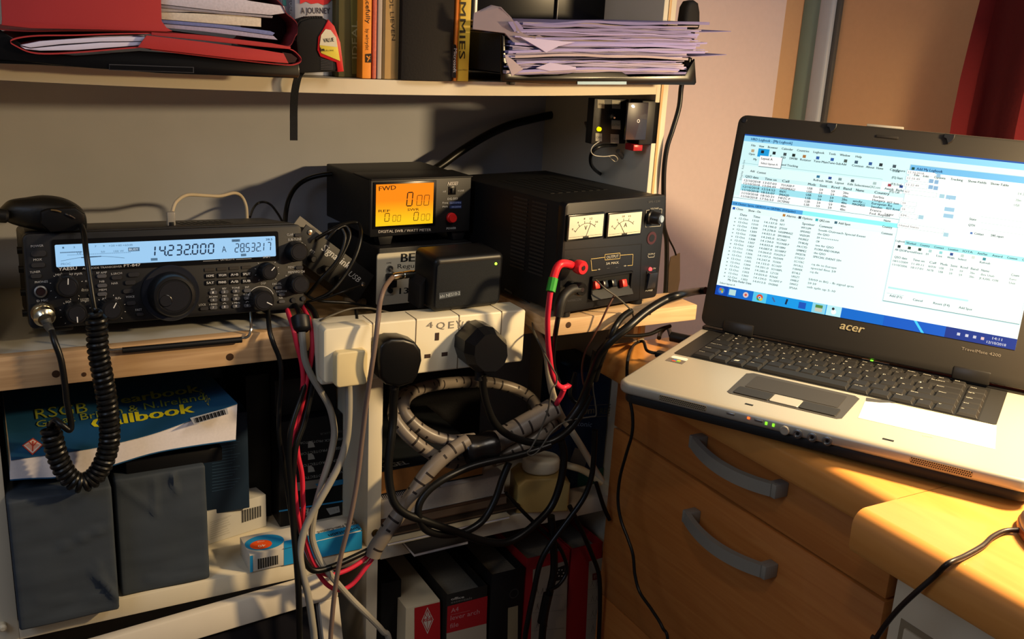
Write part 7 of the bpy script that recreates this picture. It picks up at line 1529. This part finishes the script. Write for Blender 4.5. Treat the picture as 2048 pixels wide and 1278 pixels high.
hose([(948, 878, -.02), (905, 882, -.02), (865, 872, -.015), (830, 850, -.01), (808, 822, .0), (812, 795, .015), (838, 778, .03), (880, 768, .06), (930, 764, .075), (985, 766, .08), (1035, 780, .075), (1065, 800, .06), (1078, 825, .03)], 0.0074, 'inner spiral wrapped hose loop, its left side nearest the divider top')
hose([(940, 925, -.015), (905, 925, -.02), (870, 912, -.02), (835, 888, -.018), (805, 860, -.01), (788, 832, .0), (795, 800, .02), (820, 782, .04)], 0.0074, 'outer spiral wrapped hose loop sweeping low at the left')
hose([(985, 888, -.03), (1010, 872, -.03), (1040, 855, -.03), (1070, 838, -.03), (1096, 822, -.03), (1110, 814, -.03)], 0.0128, 'wide open end of spiral hose at the right, with a red lead inside')
hose([(985, 918, -.022), (1020, 905, -.022), (1050, 888, -.02), (1085, 862, -.015), (1110, 845, -.0)], 0.0100, 'spiral hose lying under the wide open hose end')
m = MB(); pts = smooth([at(930, 902, y=-.04), at(955, 896, y=-.042), at(985, 890, y=-.04)], 5); m.tube(pts, 0.018, mat('black_tape_wrap', '141212', .25, var=.1, scale=80, bump=.4), 18, taper=lambda t: 0.93+.07*math.sin(t*9)); m.build('tape_wrap', None, 'shiny black tape wrapped around the bundle of hoses', 'tape')
# mains plug cables
cable('mains_cable', [(790, 772, -.052), (787, 800, -.05), (786, 840, -.05), (782, 880, -.055), (777, 930, -.06), (780, 975, -.065), (790, 1008, -.07), (812, 1028, -.072), (850, 1042, -.072), (890, 1056, -.07), (925, 1068, -.066), (960, 1080, -.062), (1000, 1086, -.06), (1030, 1078, -.058), (1068, 1050, -.055), (1103, 1012, -.052), (1122, 960, -.05), (1128, 910, -.048), (1122, 880, -.046)], 0.0046, M_cable, 'black mains cable from the rounded plug making the widest loop over the magazines', n=12)
cable('mains_cable', [(965, 750, -.062), (966, 775, -.06), (972, 805, -.058), (985, 838, -.056), (1005, 862, -.054), (1035, 878, -.052), (1070, 886, -.05), (1100, 884, -.05), (1135, 862, -.05), (1160, 830, -.05), (1180, 790, -.05)], 0.0044, M_cable, 'black mains cable from the angular plug drooping over the tape wrapped hoses', n=12)
cable('mains_cable', [(1100, 890, -.056), (1060, 904, -.056), (1020, 915, -.058), (985, 922, -.06), (940, 934, -.062), (895, 954, -.066), (860, 978, -.068), (840, 1005, -.07), (837, 1030, -.072), (848, 1056, -.072), (872, 1068, -.07), (905, 1069, -.066), (938, 1060, -.062), (968, 1038, -.058), (990, 1000, -.055), (1004, 960, -.052), (1018, 925, -.05)], 0.0042, M_cable, 'black cable coiled into the tighter loop in front of the striped book', n=12)
cable('mains_cable', [(1058, 645, -.0), (1075, 668, -.005), (1092, 705, -.01), (1098, 750, -.012), (1106, 790, -.012), (1122, 830, -.015), (1145, 865, -.02), (1170, 905, -.02), (1190, 940, -.02), (1204, 962, -.02)], 0.0042, M_whitecable, 'cream mains cable slanting down across the dark blue carton', n=12)
cable('mains_cable', [at(1118, 926, y=0.02), (1140, 932, -.002), (1165, 940, -.012), (1190, 955, -.018), (1202, 966, -.02)], 0.0046, mat('cream_cable_shine', 'CDB98E', .35), 'cream cable leaving the plug on the adaptor block', n=12)
for i, (L, r) in enumerate(([[(1190, 860, -.055), (1188, 905, -.055), (1183, 953, -.055), (1166, 998, -.055), (1130, 1048, -.055), (1098, 1092, -.055), (1080, 1128, -.055), (1068, 1181, -.055), (1056, 1240, -.055), (1048, 1300, -.055)], 0.0034],
    [[(1012, 986, -.04), (1038, 1015, -.042), (1068, 1045, -.044), (1112, 1086, -.046), (1130, 1119, -.046), (1133, 1145, -.046), (1118, 1169, -.048), (1098, 1181, -.05)], 0.0024],
    [[(1102, 1032, -.045), (1106, 1077, -.045), (1108, 1137, -.045), (1100, 1181, -.045), (1089, 1234, -.045), (1083, 1300, -.045)], 0.0048],
    [[(1139, 1012, -.035), (1160, 1054, -.035), (1183, 1107, -.035), (1198, 1151, -.035), (1200, 1210, -.035), (1197, 1300, -.035)], 0.0030],
    [[(1192, 965, -.03), (1207, 1012, -.03), (1219, 1039, -.03)], 0.0028])):
    cable('cable', L, r, M_cable, ['black cable crossing diagonally down over the red files to the lower left', 'thin black cable curling back beside the black dotted panel', 'thickest black cable hanging straight down over the red file label', 'black cable curving down over the rightmost red file', 'short length of black cable at the desk side of the lower shelf'][i], n=12)
m, pts = cable('', [(1096, 1188, -.05), (1090, 1215, -.05), (1084, 1245, -.05)], 0.0062, M_cable, '', build=False); m.build('cable_moulding', None, 'moulded black cable end among the cables over the red file', 'cable')
cable('cable', [(1150, 745, -.02), (1140, 790, -.02), (1165, 800, -.03), (1190, 700, -.045)], 0.0026, M_cable, 'black cable tangled at the top of the dark blue carton', n=8)
# laptop leads
F = FR[lp]
def side(x, y, z): return F @ Vector((x, y, z))
u1 = thing('usb_lead', 'black lead plugged into the left side of the laptop and hanging before the drawers', 'cable', frame(at(1330, 690, z=-0.045)))
a = side(0.0, 0.155, -0.0145); d = (F.to_3x3() @ Vector((-1, 0.0, 0))).normalized()
m = MB(); m.box(a+d*0.010, (0.020, 0.011, 0.0065), M_blk, 0.0015, M=Matrix.Rotation(R(LY), 4, 'Z')); m.build('plug', u1)
e = a+d*0.020
m = MB(); L = [e, e+d*0.012+Vector((0, 0, .001)), at(1286, 683, z=-0.050), at(1268, 690, z=-0.052)]+[at(px, py, x=0.640) for px, py in [(1257, 712), (1254, 750), (1258, 790), (1265, 830), (1264, 868), (1252, 910), (1240, 955), (1236, 1000), (1242, 1040), (1256, 1078), (1266, 1110), (1270, 1150), (1280, 1185), (1304, 1220), (1325, 1255), (1336, 1295)]]
m.tube(smooth(drop(L), 7), 0.0019, M_cable, 10); m.build('cord', u1)
u2 = thing('laptop_power_lead', 'fat black power plug at the rear left corner of the laptop', 'cable', frame(at(1370, 648, z=-0.045)))
a = side(0.0, 0.225, -0.0125)
m = MB(); m.tube([a, a+d*0.012, a+d*0.030], 0.0062, M_blk, 14); m.lathe([(0.0042, 0), (0.0042, 0.003)], a-d*0.0005, d, M_steel, 16); m.build('plug', u2)
m = MB(); L = [a+d*0.030, at(1335, 655, z=-0.045), at(1322, 664, z=-0.05), at(1318, 676, z=-0.052)]; m.tube(smooth(L, 6), 0.0028, M_cable, 10); m.build('cord', u2)
cable('mouse_cable', drop([at(2038, 1060, z=DZ+0.004), at(2010, 1062, z=DZ+0.0028), at(1985, 1074, z=DZ+0.0026), at(1965, 1092, z=DZ+0.0026), at(1930, 1112, z=DZ+0.0026), at(1895, 1128, z=DZ+0.003), at(1872, 1150, x=0.618), at(1835, 1182, x=0.612), at(1800, 1215, x=0.61), at(1772, 1248, x=0.61), at(1752, 1278, x=0.61), at(1742, 1300, x=0.61)]), 0.0022, mat('dark_brown_cable', '221A18', .35), 'mouse cable curving across the nearer worktop and over its edge')
